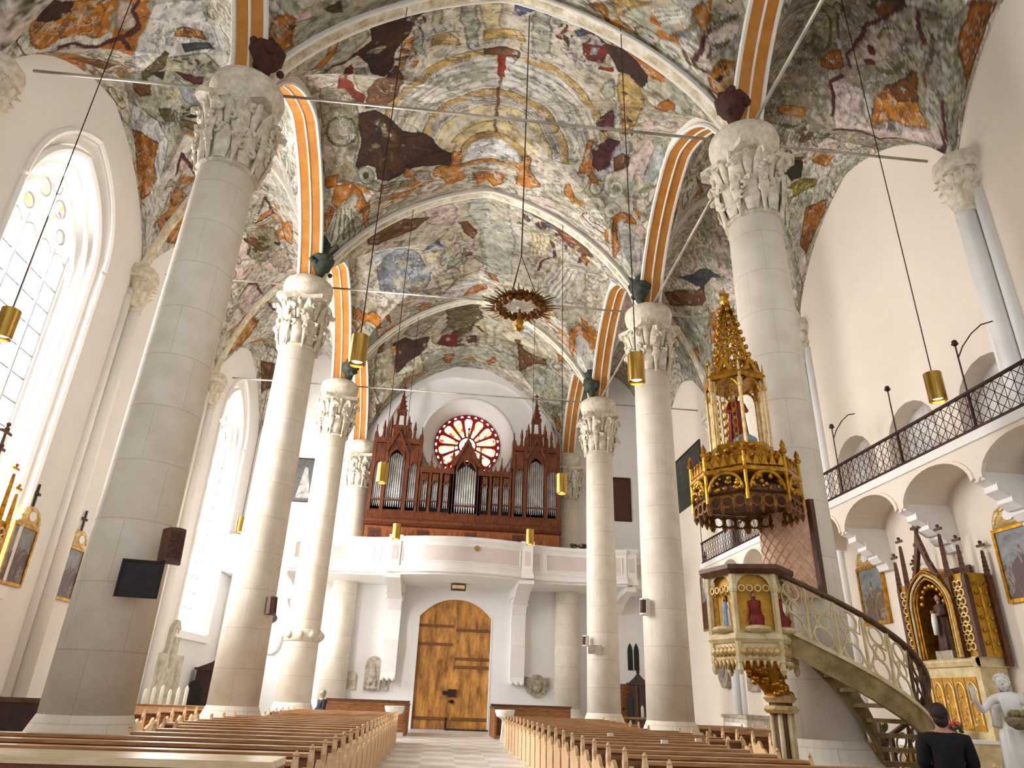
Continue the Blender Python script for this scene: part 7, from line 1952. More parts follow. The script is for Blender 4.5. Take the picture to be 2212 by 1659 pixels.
# living people: one skinned body, clothing and hair as children ------------------------------------
def skin_mesh(name, joints, bones, mt, parent, sub=2):
    names = list(joints); idx = {n: i for i, n in enumerate(names)}
    me = bpy.data.meshes.new(name)
    me.from_pydata([joints[n][0] for n in names], [(idx[a], idx[b]) for a, b in bones], [])
    me.materials.append(mt)
    o = bpy.data.objects.new(name, me); COL.objects.link(o)
    if parent is not None: o.parent = parent
    md = o.modifiers.new('skin', 'SKIN'); md.use_smooth_shade = True
    for i, n in enumerate(names):
        r = joints[n][1]; r = r if isinstance(r, tuple) else (r, r)
        me.skin_vertices[0].data[i].radius = r
        me.skin_vertices[0].data[i].use_root = (i == 0)
    sb = o.modifiers.new('smooth', 'SUBSURF'); sb.levels = sub; sb.render_levels = sub
    return o
def seated_person(label, loc, rz, jacket, trousers, hair, k=1.0, bulk=1.0, head_turn=0.0):
    """sitting upright, hands resting together on the lap; faces local -y"""
    J = {'pelvis': ((0, 0, .56), .15 * bulk), 'belly': ((0, .0, .74), .145 * bulk), 'chest': ((0, .01, .98), .15 * bulk), 'collar': ((0, .0, 1.12), .10), 'neck': ((0, -.01, 1.19), .056), 'skull0': ((0, -.02, 1.27), .075), 'skull1': ((0, -.02, 1.36), .088), 'crown': ((0, -.01, 1.42), .06)}
    Bn = [('pelvis', 'belly'), ('belly', 'chest'), ('chest', 'collar'), ('collar', 'neck'), ('neck', 'skull0'), ('skull0', 'skull1'), ('skull1', 'crown')]
    clo, clb, tro, trb = dict(), [], dict(), []
    for s, q in (('l', -1), ('r', 1)):
        J['sh' + s] = ((q * .20 * bulk, .01, 1.08), .068); J['el' + s] = ((q * .255 * bulk, -.02, .82), .05); J['wr' + s] = ((q * .10, -.26, .70), .032); J['ha' + s] = ((q * .055, -.32, .69), (.036, .022))
        Bn += [('collar', 'sh' + s), ('sh' + s, 'el' + s), ('el' + s, 'wr' + s), ('wr' + s, 'ha' + s)]
        for f in range(4):
            a, b = 'f%d%s' % (f, s), 'g%d%s' % (f, s)
            J[a] = ((q * (.03 - .006 * f), -.365 - .004 * (f % 2), .705 - .018 * f), .009); J[b] = ((q * (-.005 + .004 * f), -.385, .69 - .018 * f), .0075)
            Bn += [('ha' + s, a), (a, b)]
        J['th' + s] = ((q * .03, -.33, .735), .011); J['ti' + s] = ((q * .005, -.36, .745), .009); Bn += [('ha' + s, 'th' + s), ('th' + s, 'ti' + s)]
        J['hip' + s] = ((q * .10, -.03, .53), .10); J['kn' + s] = ((q * .14, -.44, .53), .068); J['an' + s] = ((q * .14, -.42, .10), .045); J['to' + s] = ((q * .15, -.58, .04), .035)
        Bn += [('pelvis', 'hip' + s), ('hip' + s, 'kn' + s), ('kn' + s, 'an' + s), ('an' + s, 'to' + s)]
    root = skin_mesh('person', J, Bn, SKIN, None)
    root.location = loc; root.rotation_euler = (0, 0, rz); root.scale = (k, k, k)
    tag(root, label, 'person')
    g = lambda n, e: (J[n][0], (J[n][1] if not isinstance(J[n][1], tuple) else J[n][1][0]) + e)
    CJ = {n: g(n, .03) for n in ('pelvis', 'belly', 'chest')}; CJ['collar'] = (J['collar'][0], .135); CJ['nape'] = ((0, 0, 1.18), .075)
    CB = [('pelvis', 'belly'), ('belly', 'chest'), ('chest', 'collar'), ('collar', 'nape')]
    for s in 'lr':
        for n in ('sh', 'el', 'wr'): CJ[n + s] = g(n + s, .028)
        CB += [('collar', 'sh' + s), ('sh' + s, 'el' + s), ('el' + s, 'wr' + s)]
    skin_mesh('jacket', CJ, CB, jacket, root)
    TJ = {'pelvis': g('pelvis', .015)}; TB = []
    for s in 'lr':
        for n in ('hip', 'kn', 'an'): TJ[n + s] = g(n + s, .02)
        TB += [('pelvis', 'hip' + s), ('hip' + s, 'kn' + s), ('kn' + s, 'an' + s)]
    skin_mesh('trousers', TJ, TB, trousers, root)
    m = MB()
    for q in (-1, 1): m.ball((q * .15, -.52, .05), .06, (.8, 2.0, .8), 10, 6)
    m.build('shoes', DARK, root, True)
    m = MB(); m.ball((0, .015, 1.365), .102, (.92, 1.04, 1.08), 16, 10); m.ball((0, .055, 1.29), .08, (1, .6, 1), 12, 8); m.build('hair', hair, root, True)
    m = MB()
    m.tube([(0, -.105, 1.36), (0, -.135, 1.315), (0, -.112, 1.305)], [.011, .019, .011], 8)
    for q in (-1, 1):
        m.ball((q * .033, -.1, 1.35), .013, n=8, m=6); m.ball((q * .098, -.01, 1.33), .028, (.4, .9, 1.3), 8, 6)
    m.tube([(-.028, -.1, 1.265), (0, -.106, 1.262), (.028, -.1, 1.265)], .008, 6)
    m.build('face_features', SKIN, root, True)
    return root
# ------------------------------------------------------------------ pulpit with its stair
PX, PYY = HW, PY[0]
BC = Vector((4.06, 10.42)); BR = .58
pul = thing('pulpit', 'carved cream and gold pulpit with painted relief figures and a winding stair', 'pulpit', (BC.x, BC.y, 0))
def pb(m, name, mt, smooth=False, parent=pul, auto=None):
    m.v = [(p[0] - BC.x, p[1] - BC.y, p[2]) for p in m.v]; return m.build(name, mt, parent, smooth, auto)
OCT = [(-PI / 2 + PI / 6 - .25) + i * PI / 3 for i in range(6)]
def hexa(r, z, c=BC): return [(c.x + r * math.cos(a), c.y + r * math.sin(a), z) for a in OCT]
m = MB(); m.loft([hexa(BR + .05, 3.2), hexa(BR + .12, 3.27), hexa(BR + .12, 3.33), hexa(BR - .12, 3.33)], False); pb(m, 'book_rest', BROWNWOOD)
m = MB(); m.loft([hexa(BR - .10, 2.3), hexa(BR - .10, 3.25)], True); pb(m, 'panel_ground', GOLDBACK)
m = MB(); m.loft([hexa(BR + .03, 2.26), hexa(BR + .07, 2.31), hexa(BR + .04, 2.38), hexa(BR - .1, 2.44)], True); pb(m, 'ledge', CREAMPAINT)
m = MB(); m.loft([hexa(BR - .02, 2.02), hexa(BR, 2.06), hexa(BR, 2.27)], True); pb(m, 'frieze', CREAMPAINT)
for i in range(6):
    a = OCT[i]; p = Vector((BC.x + (BR - .01) * math.cos(a), BC.y + (BR - .01) * math.sin(a), 0))
    m = MB(); m.tube([p + V(0, 0, 2.0), p + V(0, 0, 3.24)], .05, 6); m.lathe([(.02, 1.84), (.05, 1.9), (.035, 2.0)], 6, (p.x, p.y, 0)); m.lathe([(.06, 2.95), (.07, 3.0), (.06, 3.05)], 6, (p.x, p.y, 0)); pb(m, 'corner_post', CREAMPAINT)
    b = OCT[(i + 1) % 6]; q = Vector((BC.x + (BR - .01) * math.cos(b), BC.y + (BR - .01) * math.sin(b), 0))
    mid = (p + q) / 2; u = (q - p).normalized(); n_ = Vector((mid.x - BC.x, mid.y - BC.y, 0)).normalized(); w = (q - p).length / 2
    m = MB()                                               # pierced gothic head over each relief
    pts = pointed(w * .8, 0, .02, .2, 6)[1:-1]
    for (c0, c1) in zip(pts[:-1], pts[1:]): m.add([mid + u * c0[0] + V(0, 0, 2.98 + c0[1]), mid + u * c1[0] + V(0, 0, 2.98 + c1[1]), mid + u * c1[0] + V(0, 0, 3.22), mid + u * c0[0] + V(0, 0, 3.22)], [(0, 1, 2, 3)])
    for s_ in (-1, 1): m.add([mid + u * s_ * w * .8 + V(0, 0, 2.95), mid + u * s_ * w + V(0, 0, 2.95), mid + u * s_ * w + V(0, 0, 3.22), mid + u * s_ * w * .8 + V(0, 0, 3.22)], [(0, 1, 2, 3)])
    pb(m, 'arched_head', CREAMPAINT)
    m = MB()
    for k in (-.5, -.17, .17, .5): m.frame(circ(k * w * 1.2, 3.0, .055, 10), circ(k * w * 1.2, 3.0, .033, 10), mid - n_ * .0, u, V(0, 0, 1), n_ * .03)
    for k in range(6):
        x = (-.8 + .32 * k) * w; m.ball(mid + u * x + n_ * .01 + V(0, 0, 2.15), .055, (1, 1, 1), 8, 6); m.tube([mid + u * (x - .06) + n_ * .02 + V(0, 0, 2.08), mid + u * x + n_ * .05 + V(0, 0, 2.2), mid + u * (x + .07) + n_ * .02 + V(0, 0, 2.1)], .018, 5)
        m.tube([mid + u * x + n_ * .01 + V(0, 0, 2.03), mid + u * x + n_ * .01 + V(0, 0, 1.93)], [.035, .008], 5)
    pb(m, 'gilt_foliage', GOLDPALE, True)
    m = MB(); m.ball(mid + u * 0 + V(0, 0, 2.44) - n_ * .02, .2, (1, 1, .3), 10, 6); pb(m, 'figure_base', CREAMPAINT)
    if i in (4, 5, 3, 0):
        f = thing('relief_figure', 'seated figure in a red robe' if i in (5, 0) else 'figure in a pale blue robe', None, (mid.x - BC.x - n_.x * .06, mid.y - BC.y - n_.y * .06, 2.42)); f.parent = pul
        f.rotation_euler = (0, 0, math.atan2(n_.y, n_.x) + PI / 2)
        robe_figure(f, .62 if i in (5, 0) else .50, REDROBE if i in (5, 0) else BLUEROBE, REDROBE if i in (5, 0) else WHITECLOTH, sit=i in (5, 0), arms=((-.16, .78 if i in (5, 0) else 1.0, -.28), (.10, .74 if i in (5, 0) else 1.1, -.28)), beard=True)
ST = Vector((4.42, 10.52))
m = MB(); rings = []
for t_, z in ((0, 2.04), (.25, 1.98), (.5, 1.86), (.72, 1.72), (.9, 1.62), (1, 1.5)):
    c = BC * (1 - t_) + ST * t_; r = (BR - .06) * (1 - t_) + .17 * t_; r *= 1 - .35 * math.sin(t_ * PI)
    rings.append([(c.x + r * math.cos(a), c.y + r * math.sin(a), z) for a in [2 * PI * i / 18 for i in range(18)]])
m.loft(rings); pb(m, 'corbel', GOLD, True)
m = MB()
for k in range(34):
    rng = random.Random(k); t_ = rng.uniform(.2, .95); a = rng.uniform(0, 6.28); c = BC * (1 - t_) + ST * t_; r = ((BR - .06) * (1 - t_) + .17 * t_) * (1 - .35 * math.sin(t_ * PI))
    z = 2.04 - .5 * t_ ** 1.3
    m.ball((c.x + r * math.cos(a), c.y + r * math.sin(a), z), .06, (1, 1, .8), 6, 4)
pb(m, 'corbel_leaves', GOLD, True)
m = MB(); m.lathe([(.20, 0), (.20, .3), (.15, .36), (.12, .42), (.12, 1.36), (.17, 1.42), (.17, 1.5), (.13, 1.54)], 8, (ST.x, ST.y, 0)); pb(m, 'stem', BROWNWOOD)
for a in (-2.2, -1.2, -.3, 2.8):
    m = MB(); m.tube([(ST.x + .135 * math.cos(a), ST.y + .135 * math.sin(a), .36), (ST.x + .135 * math.cos(a), ST.y + .135 * math.sin(a), 1.42)], .035, 8); pb(m, 'stem_shaft', CREAMPAINT, True)
m = MB(); m.lathe([(.22, 1.36), (.26, 1.41), (.22, 1.46)], 8, (ST.x, ST.y, 0)); m.lathe([(.2, 1.5), (.25, 1.56), (.2, 1.6)], 8, (ST.x, ST.y, 0)); pb(m, 'stem_ring', GOLDPALE)
# winding stair round the pillar
A0, A1, RI, RO_ = .45, -2.36, .74, 1.5
def hel(t, r, dz=0.0):
    a = A0 + (A1 - A0) * t
    return Vector((PX + r * math.cos(a), PYY + r * math.sin(a), 2.3 * t + dz))
NS = 12
for k in range(NS):
    m = MB(); t0, t1 = k / NS, (k + 1.12) / NS; z = 2.3 * (k + 1) / NS
    top = [hel(t, RI) for t in np.linspace(t0, t1, 5)] + [hel(t, RO_) for t in np.linspace(t1, t0, 5)]
    top = [Vector((p.x, p.y, z)) for p in top]; n = len(top)
    m.add(top + [p - V(0, 0, .055) for p in top], [tuple(range(n)), tuple(range(2 * n - 1, n - 1, -1))] + [(i, n + i, n + (i + 1) % n, (i + 1) % n) for i in range(n)])
    pb(m, 'step', STAIRWOOD)
TT = np.linspace(-.02, 1.0, 40)
def ribbon(r, z0, z1, th):
    m = MB()
    rings = [[hel(t, r, z0), hel(t, r + th, z0), hel(t, r + th, z1), hel(t, r, z1)] for t in TT]
    m.loft(rings); return m
pb(ribbon(RO_ - .02, -.10, .26, .06), 'outer_stringer', STAIRWOOD)
pb(ribbon(RI - .04, -.10, .26, .06), 'inner_stringer', STAIRWOOD)
pb(ribbon(RO_ - .05, .22, .28, .12), 'stringer_moulding', CREAMPAINT)
m = MB(); rings = [[hel(t, RO_ + .01 + .06 * math.cos(a), 1.02 + .045 * math.sin(a)) for a in [2 * PI * i / 10 for i in range(10)]] for t in TT]; m.loft(rings); pb(m, 'handrail', RAILWOOD, True)
NP = 11
def cyl(t, dz): return hel(t, RO_ + .01, dz)
for k in range(NP + 1):
    t = .03 + .95 * k / NP
    m = MB(); m.tube([cyl(t, .24), cyl(t, 1.0)], .024 if k not in (0,) else .05, 6); pb(m, 'baluster', CREAMPAINT if k > 6 else RAILWOOD)  # front run lit cream, right run silhouetted brown: light put into the colour
    if k == NP: break
    m = MB(); dt = .95 / NP
    for (f, z, r, w) in ((.5, .40, .12, .016), (.5, .62, .085, .014), (.5, .84, .10, .016)):
        m.tube([cyl(t + dt * f + r * math.cos(q) / (RO_ * abs(A1 - A0)) , z + (r * 1.1) * math.sin(q) + dt * 0) for q in [2 * PI * i / 14 for i in range(14)]], w, 5, True)
    m.tube([cyl(t + dt * f, z) for f, z in ((.02, .3), (.25, .5), (.5, .52), (.85, .66), (.9, .85), (.98, .98))], .014, 5)
    m.tube([cyl(t + dt * f, z) for f, z in ((.98, .28), (.75, .5), (.5, .73), (.15, .72), (.1, .9), (.02, .98))], .014, 5)
    pb(m, 'scroll_panel', CREAMPAINT if k > 5 else RAILWOOD)  # same lit and silhouetted split of colour as the balusters
m = MB(); p = hel(-.01, RO_ + .01); m.lathe([(.08, 0), (.08, .9), (.1, .95), (.1, 1.05), (.05, 1.15), (.01, 1.3)], 8, (p.x, p.y, 0)); pb(m, 'newel_post', RAILWOOD)

# ------------------------------------------------------------------ pulpit back and canopy on the pillar
bk = thing('pulpit_backboard', 'pink diapered backboard with gold net pattern on the pillar behind the pulpit', 'backboard', (PX, PYY, 3.0))
m = MB(); m.lathe([(.66, 0), (.66, 1.55), (.72, 1.55), (.72, 0), (.66, 0)], 20, a0=math.radians(188), a1=math.radians(262)); m.build('panel', PINKSTUCCO, bk, True, 40)
m = MB()
for sg in (-1, 1):
    for k in range(-6, 9):
        pts = []
        for i in range(13):
            a = math.radians(190 + 70 * i / 12); z = k * .2 + sg * i * .10 + (0 if sg > 0 else .2)
            if .02 < z < 1.53: pts.append((.725 * math.cos(a), .725 * math.sin(a), z))
        if len(pts) > 1: m.tube(pts, .008, 4)
m.build('gold_net', GOLDPALE, bk)
m = MB(); a = math.radians(264); m.tube([(.72 * math.cos(a), .72 * math.sin(a), 0), (.72 * math.cos(a), .72 * math.sin(a), 1.55)], .07, 6); m.build('side_board', BROWNWOOD, bk)

CC = Vector((4.2, 10.42)); CZ = 4.15
can = thing('pulpit_canopy', 'gilded gothic pulpit canopy with tracery crown and crocketed spire', 'canopy', (CC.x, CC.y, CZ))
def cb(m, name, mt, smooth=False, auto=None): return m.build(name, mt, can, smooth, auto)
NSD = 8; AN = [PI / 8 + i * PI / 4 for i in range(NSD)]
def ocr(r, z): return [(r * math.cos(a), r * math.sin(a), z) for a in AN]
m = MB(); m.loft([ocr(.78, .22), ocr(.83, .26), ocr(.83, .34), ocr(.79, .38)], True); cb(m, 'soffit', BROWNWOOD)
m = MB(); m.loft([ocr(.81, .52), ocr(.87, .56), ocr(.87, .62), ocr(.81, .66)], True); cb(m, 'cornice', GOLD)
for i in range(NSD):
    p, q = Vector(ocr(.81, 0)[i]), Vector(ocr(.81, 0)[(i + 1) % NSD]); mid = (p + q) / 2; u = (q - p).normalized(); w = (q - p).length / 2; n_ = mid.normalized()
    m = MB()                                                # round arched gable field with leaf work and hanging tracery
    aro = [(w * .93 * math.cos(t), .32 * math.sin(t)) for t in np.linspace(0, PI, 12)]; ari = [(x * .86, y * .82) for x, y in aro]
    m.frame(aro, ari, mid + V(0, 0, .26), u, V(0, 0, 1), n_ * .06, True)
    rng = random.Random(i)
    for k in range(20):
        x, z = rng.uniform(-.75, .75) * w, rng.uniform(.02, .30)
        m.ball(mid + u * x + n_ * .03 + V(0, 0, .26 + z * (1 - abs(x / w) * .6)), rng.uniform(.025, .05), n=6, m=4)
    cb(m, 'arched_field', GOLD, True)
    m = MB()
    for c in (-.62, 0, .62):
        m.frame(circ(c * w, .1, .10, 10), circ(c * w, .1, .072, 10), mid, u, V(0, 0, 1), n_ * .03)
    for c in (-.93, -.31, .31, .93): m.tube([mid + u * c * w + V(0, 0, .2), mid + u * c * w + V(0, 0, 0), mid + u * c * w + V(0, 0, -.08)], [.03, .045, .008], 5); m.ball(mid + u * c * w, .04, n=6, m=4)
    m.tube([mid + u * -w + V(0, 0, .2), mid + u * w + V(0, 0, .2)], .025, 5)
    cb(m, 'hanging_tracery', mat('dark_gilt', (140, 82, 26), .4, .6, rgb2=(90, 46, 16), scale=9) if 'dark_gilt' not in bpy.data.materials else bpy.data.materials['dark_gilt'])
    m = MB()
    for c in np.linspace(-.85, .85, 5):
        m.prism([(-.06, 0), (0, .16), (.06, 0)], mid + u * c * w + V(0, 0, .66), u, V(0, 0, 1), n_ * .03); m.ball(mid + u * c * w + n_ * .015 + V(0, 0, .83), .028, n=6, m=4)
    cb(m, 'crest', GOLD)
    m = MB(); m.tube([p * 1.03 + V(0, 0, .1), p * 1.03 + V(0, 0, .9)], .03, 6); m.lathe([(.05, .86), (.07, .9), (.03, .94), (.05, .98), (.005, 1.08)], 6, (p.x * 1.03, p.y * 1.03, 0)); cb(m, 'pinnacle', GOLD)
m = MB(); m.loft([ocr(.72, .66), ocr(.6, .92), ocr(.52, 1.08), ocr(.5, 1.14)], True); cb(m, 'roof', GOLD)
rng = random.Random(5); m = MB()
for k in range(70):
    a = rng.uniform(0, 6.28); t_ = rng.uniform(0, 1); m.ball(((.76 - .24 * t_) * math.cos(a), (.76 - .24 * t_) * math.sin(a), .66 + .42 * t_), rng.uniform(.03, .06), n=6, m=4)
cb(m, 'roof_foliage', GOLD, True)
for i in range(6):                                          # open lantern
    a = i * PI / 3 + .3; x, y = .44 * math.cos(a), .44 * math.sin(a)
    m = MB(); m.tube([(x, y, 1.1), (x, y, 2.35)], .03, 6); m.tube([(x * 1.15, y * 1.15, 1.1), (x * 1.15, y * 1.15, 2.1)], .022, 6); m.lathe([(.035, 2.1), (.05, 2.14), (.02, 2.3), (.035, 2.32), (.004, 2.6)], 6, (x * 1.15, y * 1.15, 0)); cb(m, 'lantern_post', GOLDPALE)
    b = a + PI / 3; x2, y2 = .44 * math.cos(b), .44 * math.sin(b)
    if i in (1, 2, 3):
        m = MB(); P0, P1 = V(x, y, 0), V(x2, y2, 0); d = (P1 - P0); n_ = Vector((d.y, -d.x, 0)).normalized()
        for r_ in range(7):
            for c_ in (.3, .7): m.frame(circ(c_, 1.22 + r_ * .145, .10, 8), circ(c_, 1.22 + r_ * .145, .074, 8), P0, d if False else d.normalized() * d.length, V(0, 0, 1), n_ * .02)
        cb(m, 'tracery_lattice', GOLD)
    m = MB(); p = pointed(.2, 0, .02, .22, 6)[1:-1]; mid = V((x + x2) / 2, (y + y2) / 2, 0); u = V(x2 - x, y2 - y, 0).normalized()
    m.tube([mid + u * c[0] + V(0, 0, 2.08 + c[1]) for c in p], .022, 5); m.prism([(-.22, 2.3), (0, 2.72), (.22, 2.3), (.15, 2.3), (0, 2.58), (-.15, 2.3)], mid * 1.05, u, V(0, 0, 1), mid.normalized() * .04)
    m.ball(mid * 1.05 + V(0, 0, 2.74), .04, n=6, m=4); cb(m, 'lantern_gable', GOLD)
m = MB(); m.lathe([(.52, 2.30), (.55, 2.36), (.5, 2.44), (.42, 2.5)], 6, a0=.3, a1=.3 + 2 * PI); cb(m, 'lantern_cornice', GOLD)
m = MB(); m.lathe([(.40, 1.08), (.42, 1.14), (.3, 1.2)], 12); cb(m, 'statue_base', GOLDPALE)
rr = .34                                                    # pierced crocketed spire
for i in range(6):
    a = i * PI / 3 + .3
    m = MB(); m.tube([(rr * math.cos(a), rr * math.sin(a), 2.48), (.05 * math.cos(a), .05 * math.sin(a), 3.95)], .026, 5)
    for k in range(9):
        t_ = k / 9; r_ = rr * (1 - t_) + .05 * t_ + .04; m.ball((r_ * math.cos(a), r_ * math.sin(a), 2.52 + 1.42 * t_), .042, (1, 1, 1.2), 6, 4)
    cb(m, 'spire_rib', GOLD, True)
m = MB()
for k in range(6):
    t_ = (k + .5) / 6; r_ = (rr * (1 - t_) + .05 * t_); z = 2.48 + 1.47 * t_
    for i in range(6):
        a = i * PI / 3 + .3 + PI / 6; c = V(r_ * .87 * math.cos(a), r_ * .87 * math.sin(a), z); u = V(-math.sin(a), math.cos(a), 0)
        m.frame(circ(0, 0, r_ * .42, 8), circ(0, 0, r_ * .28, 8), c, u, V(0, 0, 1), V(math.cos(a), math.sin(a), 0) * .02)
for i in range(6):
    a = i * PI / 3 + .3 + PI / 6; m.tube([(rr * .87 * math.cos(a), rr * .87 * math.sin(a), 2.46), (.02 * math.cos(a), .02 * math.sin(a), 3.95)], .012, 5)
cb(m, 'spire_lattice', GOLD)
m = MB(); m.lathe([(.06, 3.9), (.10, 3.98), (.04, 4.04), (.09, 4.1), (.02, 4.18), (.01, 4.3)], 8); m.box(-.09, .09, -.02, .02, 4.14, 4.18); cb(m, 'finial', GOLD)
st = thing('saint_statue', 'small red robed statue standing inside the canopy lantern', 'statue', (CC.x, CC.y, CZ + 1.2), -.1)
robe_figure(st, .98, REDROBE, REDROBE, arms=((-.16, -.2, 1.05), (.14, -.2, 1.15)), beard=True)
m = MB(); m.lathe([(.02, 0), (.2, .02), (.2, .1), (.05, .22), (.02, .24)], 14, (.06, -.06, 0)); m.build('lower_robe', BLUEROBE, st, True)
# ------------------------------------------------------------------ side altars
def make_altar(loc, rz, label, PIN=BROWNWOOD):
    t = thing('side_altar', label, 'altar', loc, rz, 'gilded side altars')
    B_ = lambda m, n, mt, sm=False: m.build(n, mt, t, sm)
    m = MB(); m.box(-1.1, 1.1, -1.25, -.62, 0, .95); B_(m, 'altar_block', CREAMPAINT)
    m = MB(); m.box(-.9, .9, -1.27, -1.25, .1, .85); B_(m, 'altar_front', GOLDBACK)
    for x in (-.6, 0, .6):
        m = MB(); m.frame(circ(x, .48, .26, 16), circ(x, .48, .2, 16), (0, -1.27, 0), (1, 0, 0), (0, 0, 1), (0, -.03, 0)); B_(m, 'front_medallion', CREAMPAINT)
    m = MB(); m.box(-1.15, 1.15, -1.28, -.6, .95, 1.0); m.box(-1.15, 1.15, -1.29, -1.27, .80, .97); B_(m, 'altar_cloth', WHITECLOTH)
    m = MB(); m.box(-.95, .95, -.62, -.05, 0, 2.3); B_(m, 'predella', CREAMPAINT)
    for i in range(5):
        x = -.8 + .33 * i
        m = MB(); m.box(x, x + .28, -.64, -.62, 1.15, 2.1); B_(m, 'predella_panel', GOLDBACK)
        m = MB(); m.tube([(x + .14 + a, -.65, 1.85 + b) for a, b in pointed(.12, -.6, 0, .16, 5)], .018, 5); 
        for k in range(6): m.ball((x + .06 + .05 * (k % 4), -.65, 1.25 + .1 * k), .03, n=6, m=4)
        B_(m, 'predella_tracery', GOLDPALE)
    m = MB(); m.prism([(0, 2.28), (-.06, 2.3), (-.1, 2.38), (-.1, 2.42), (0, 2.46)], (-1.0, -.62, 0), (0, 1, 0), (0, 0, 1), (2.0, 0, 0)); m.box(.9, 1.0, -.7, -.02, 2.28, 2.46); m.box(-1.0, -.9, -.7, -.02, 2.28, 2.46); B_(m, 'predella_cornice', CREAMPAINT)
    op = pointed(.46, 2.46, 3.45, .62, 10); ou = pointed(.62, 2.46, 3.45, .85, 10)
    m = MB(); m.frame(ou, op, (0, -.66, 0), (1, 0, 0), (0, 0, 1), (0, .6, 0), True); B_(m, 'niche_frame', GOLD)
    m = MB(); m.box(-.62, .62, -.08, -.03, 2.4, 4.3); B_(m, 'niche_back', BROWNROBE)
    for k, s in enumerate((1.0, .9, .8)):
        m = MB(); m.tube([(x * (1.0 + .12 * (1 - s) * 2) * (.62 / .46 * .5 + .5) , -.68 - .02 * k, z) for x, z in pointed(.46 + .06 * k, 2.46, 3.45, .62 + .08 * k, 10)], .025, 6); B_(m, 'niche_moulding', CREAMPAINT if k % 2 else GOLD)
    m = MB()
    for i in range(9):
        a = PI * (i + .5) / 9; m.ball((.36 * math.cos(a), -.60, 3.5 + .42 * math.sin(a)), .06, n=8, m=5)
    B_(m, 'niche_cusps', GOLD, True)
    m = MB(); m.prism([(-.7, 3.5), (-.5, 3.95), (-.22, 4.45), (0, 5.1), (.22, 4.45), (.5, 3.95), (.7, 3.5), (.6, 3.5), (.42, 3.9), (.16, 4.35), (0, 4.75), (-.16, 4.35), (-.42, 3.9), (-.6, 3.5)], (0, -.7, 0), (1, 0, 0), (0, 0, 1), (0, .08, 0))
    for k in range(6):
        for s in (-1, 1):
            tt = k / 6; x = .68 * (1 - tt) ** 1.3 + .03; z = 3.6 + 1.45 * tt
            m.ball((s * x, -.68, z), .055, (1, .7, 1), 6, 4)
    B_(m, 'ogee_gable', BROWNWOOD)
    m = MB(); m.tube([(0, -.66, 4.95), (0, -.66, 5.62)], [.045, .025], 6)
    for z, w in ((5.18, .14), (5.5, .17)):
        m.box(-w, w, -.69, -.63, z - .03, z + .03); m.ball((0, -.66, z + .06), .06, n=8, m=5)
    m.ball((0, -.66, 5.66), .05, n=8, m=5); B_(m, 'finial', BROWNWOOD)
    for s in (-1, 1):
        m = MB(); m.box(s * .86 - .2, s * .86 + .2, -.58, -.04, 2.46, 4.05); B_(m, 'side_case', GOLDBACK)
        m = MB()
        for k in range(8):
            for q in (-.07, .07): m.frame(circ(s * .86 + q, 2.65 + k * .17, .085, 8), circ(s * .86 + q, 2.65 + k * .17, .055, 8), (0, -.6, 0), (1, 0, 0), (0, 0, 1), (0, -.03, 0))
        B_(m, 'side_tracery', GOLDPALE)
        m = MB(); x = s * 1.07
        for y0 in (-.42, -.2):
            m.tube([(x, y0 + a, b) for a, b in pointed(.1, 2.5, 3.7, .16, 5)], .02, 5)
            for k in range(5): m.ball((x, y0, 2.7 + .24 * k), .045, n=6, m=4)
        B_(m, 'flank_tracery', GOLD)
        for (x, y, h, z0) in ((s * .68, -.64, 5.0, 2.46), (s * 1.06, -.58, 4.7, 2.46), (s * 1.1, -.1, 4.6, 2.3)):
            m = MB(); m.box(x - .05, x + .05, y - .05, y + .05, z0, 4.0); m.lathe([(.07, 4.0), (.05, h - .25), (.035, h - .1)], 4, (x, y, 0))
            for k in range(5):
                z = 4.1 + (h - 4.25) * k / 4; m.ball((x, y, z), .065 - .006 * k, (1, 1, .6), 6, 4)
            m.box(x - .11, x + .11, y - .02, y + .02, h - .02, h + .03); m.ball((x, y, h + .07), .04, n=6, m=4); B_(m, 'pinnacle', PIN)
    m = MB(); m.box(-.26, .26, -.6, -.2, 2.44, 2.62); B_(m, 'statue_plinth', GREYSTONE)
    return t
alt = make_altar((AW - .02, 14.35, 0), -PI / 2, 'gilded gothic side altar under the right gallery with statue niche')
al2 = make_altar((-AW + .02, 14.3, 0), PI / 2, 'gilded gothic side altar cut off by the left picture edge', GOLD); al2.scale = (1.1, 1.1, 1.1)
sa = thing('saint_statue', 'dark robed saint statue in the niche of the right side altar', 'statue', (AW - .50, 14.35, 2.62), -PI / 2)
robe_figure(sa, 1.12, BROWNROBE, BROWNROBE, arms=((-.12, -.2, 1.2), (.12, -.2, 1.1)))
m = MB(); m.tube([(0, -.17, .72), (.02, -.2, .55), (.01, -.21, .3)], [.05, .06, .04], 10); m.build('white_stole', WHITECLOTH, sa, True)
def candle(x, y, z, h, label, lit=True, grp='altar candles'):
    t = thing('altar_candle', label, 'candle', (x, y, z), 0, grp)
    m = MB(); m.lathe([(.07, 0), (.07, .03), (.025, .06), (.02, .16), (.05, .18)], 12); m.build('candle_holder', BRASS, t, True, 40)
    m = MB(); m.lathe([(.026, .18), (.024, .18 + h)], 10); m.build('wax_body', WAX, t, True, 40)
    if lit:
        m = MB(); m.lathe([(.003, .19 + h), (.016, .215 + h), (.012, .24 + h), (.001, .28 + h)], 8); m.build('flame', FLAME, t, True)
candle(AW - 1.05, 14.55, 1.0, .34, 'burning candle before the gold panels of the right side altar')
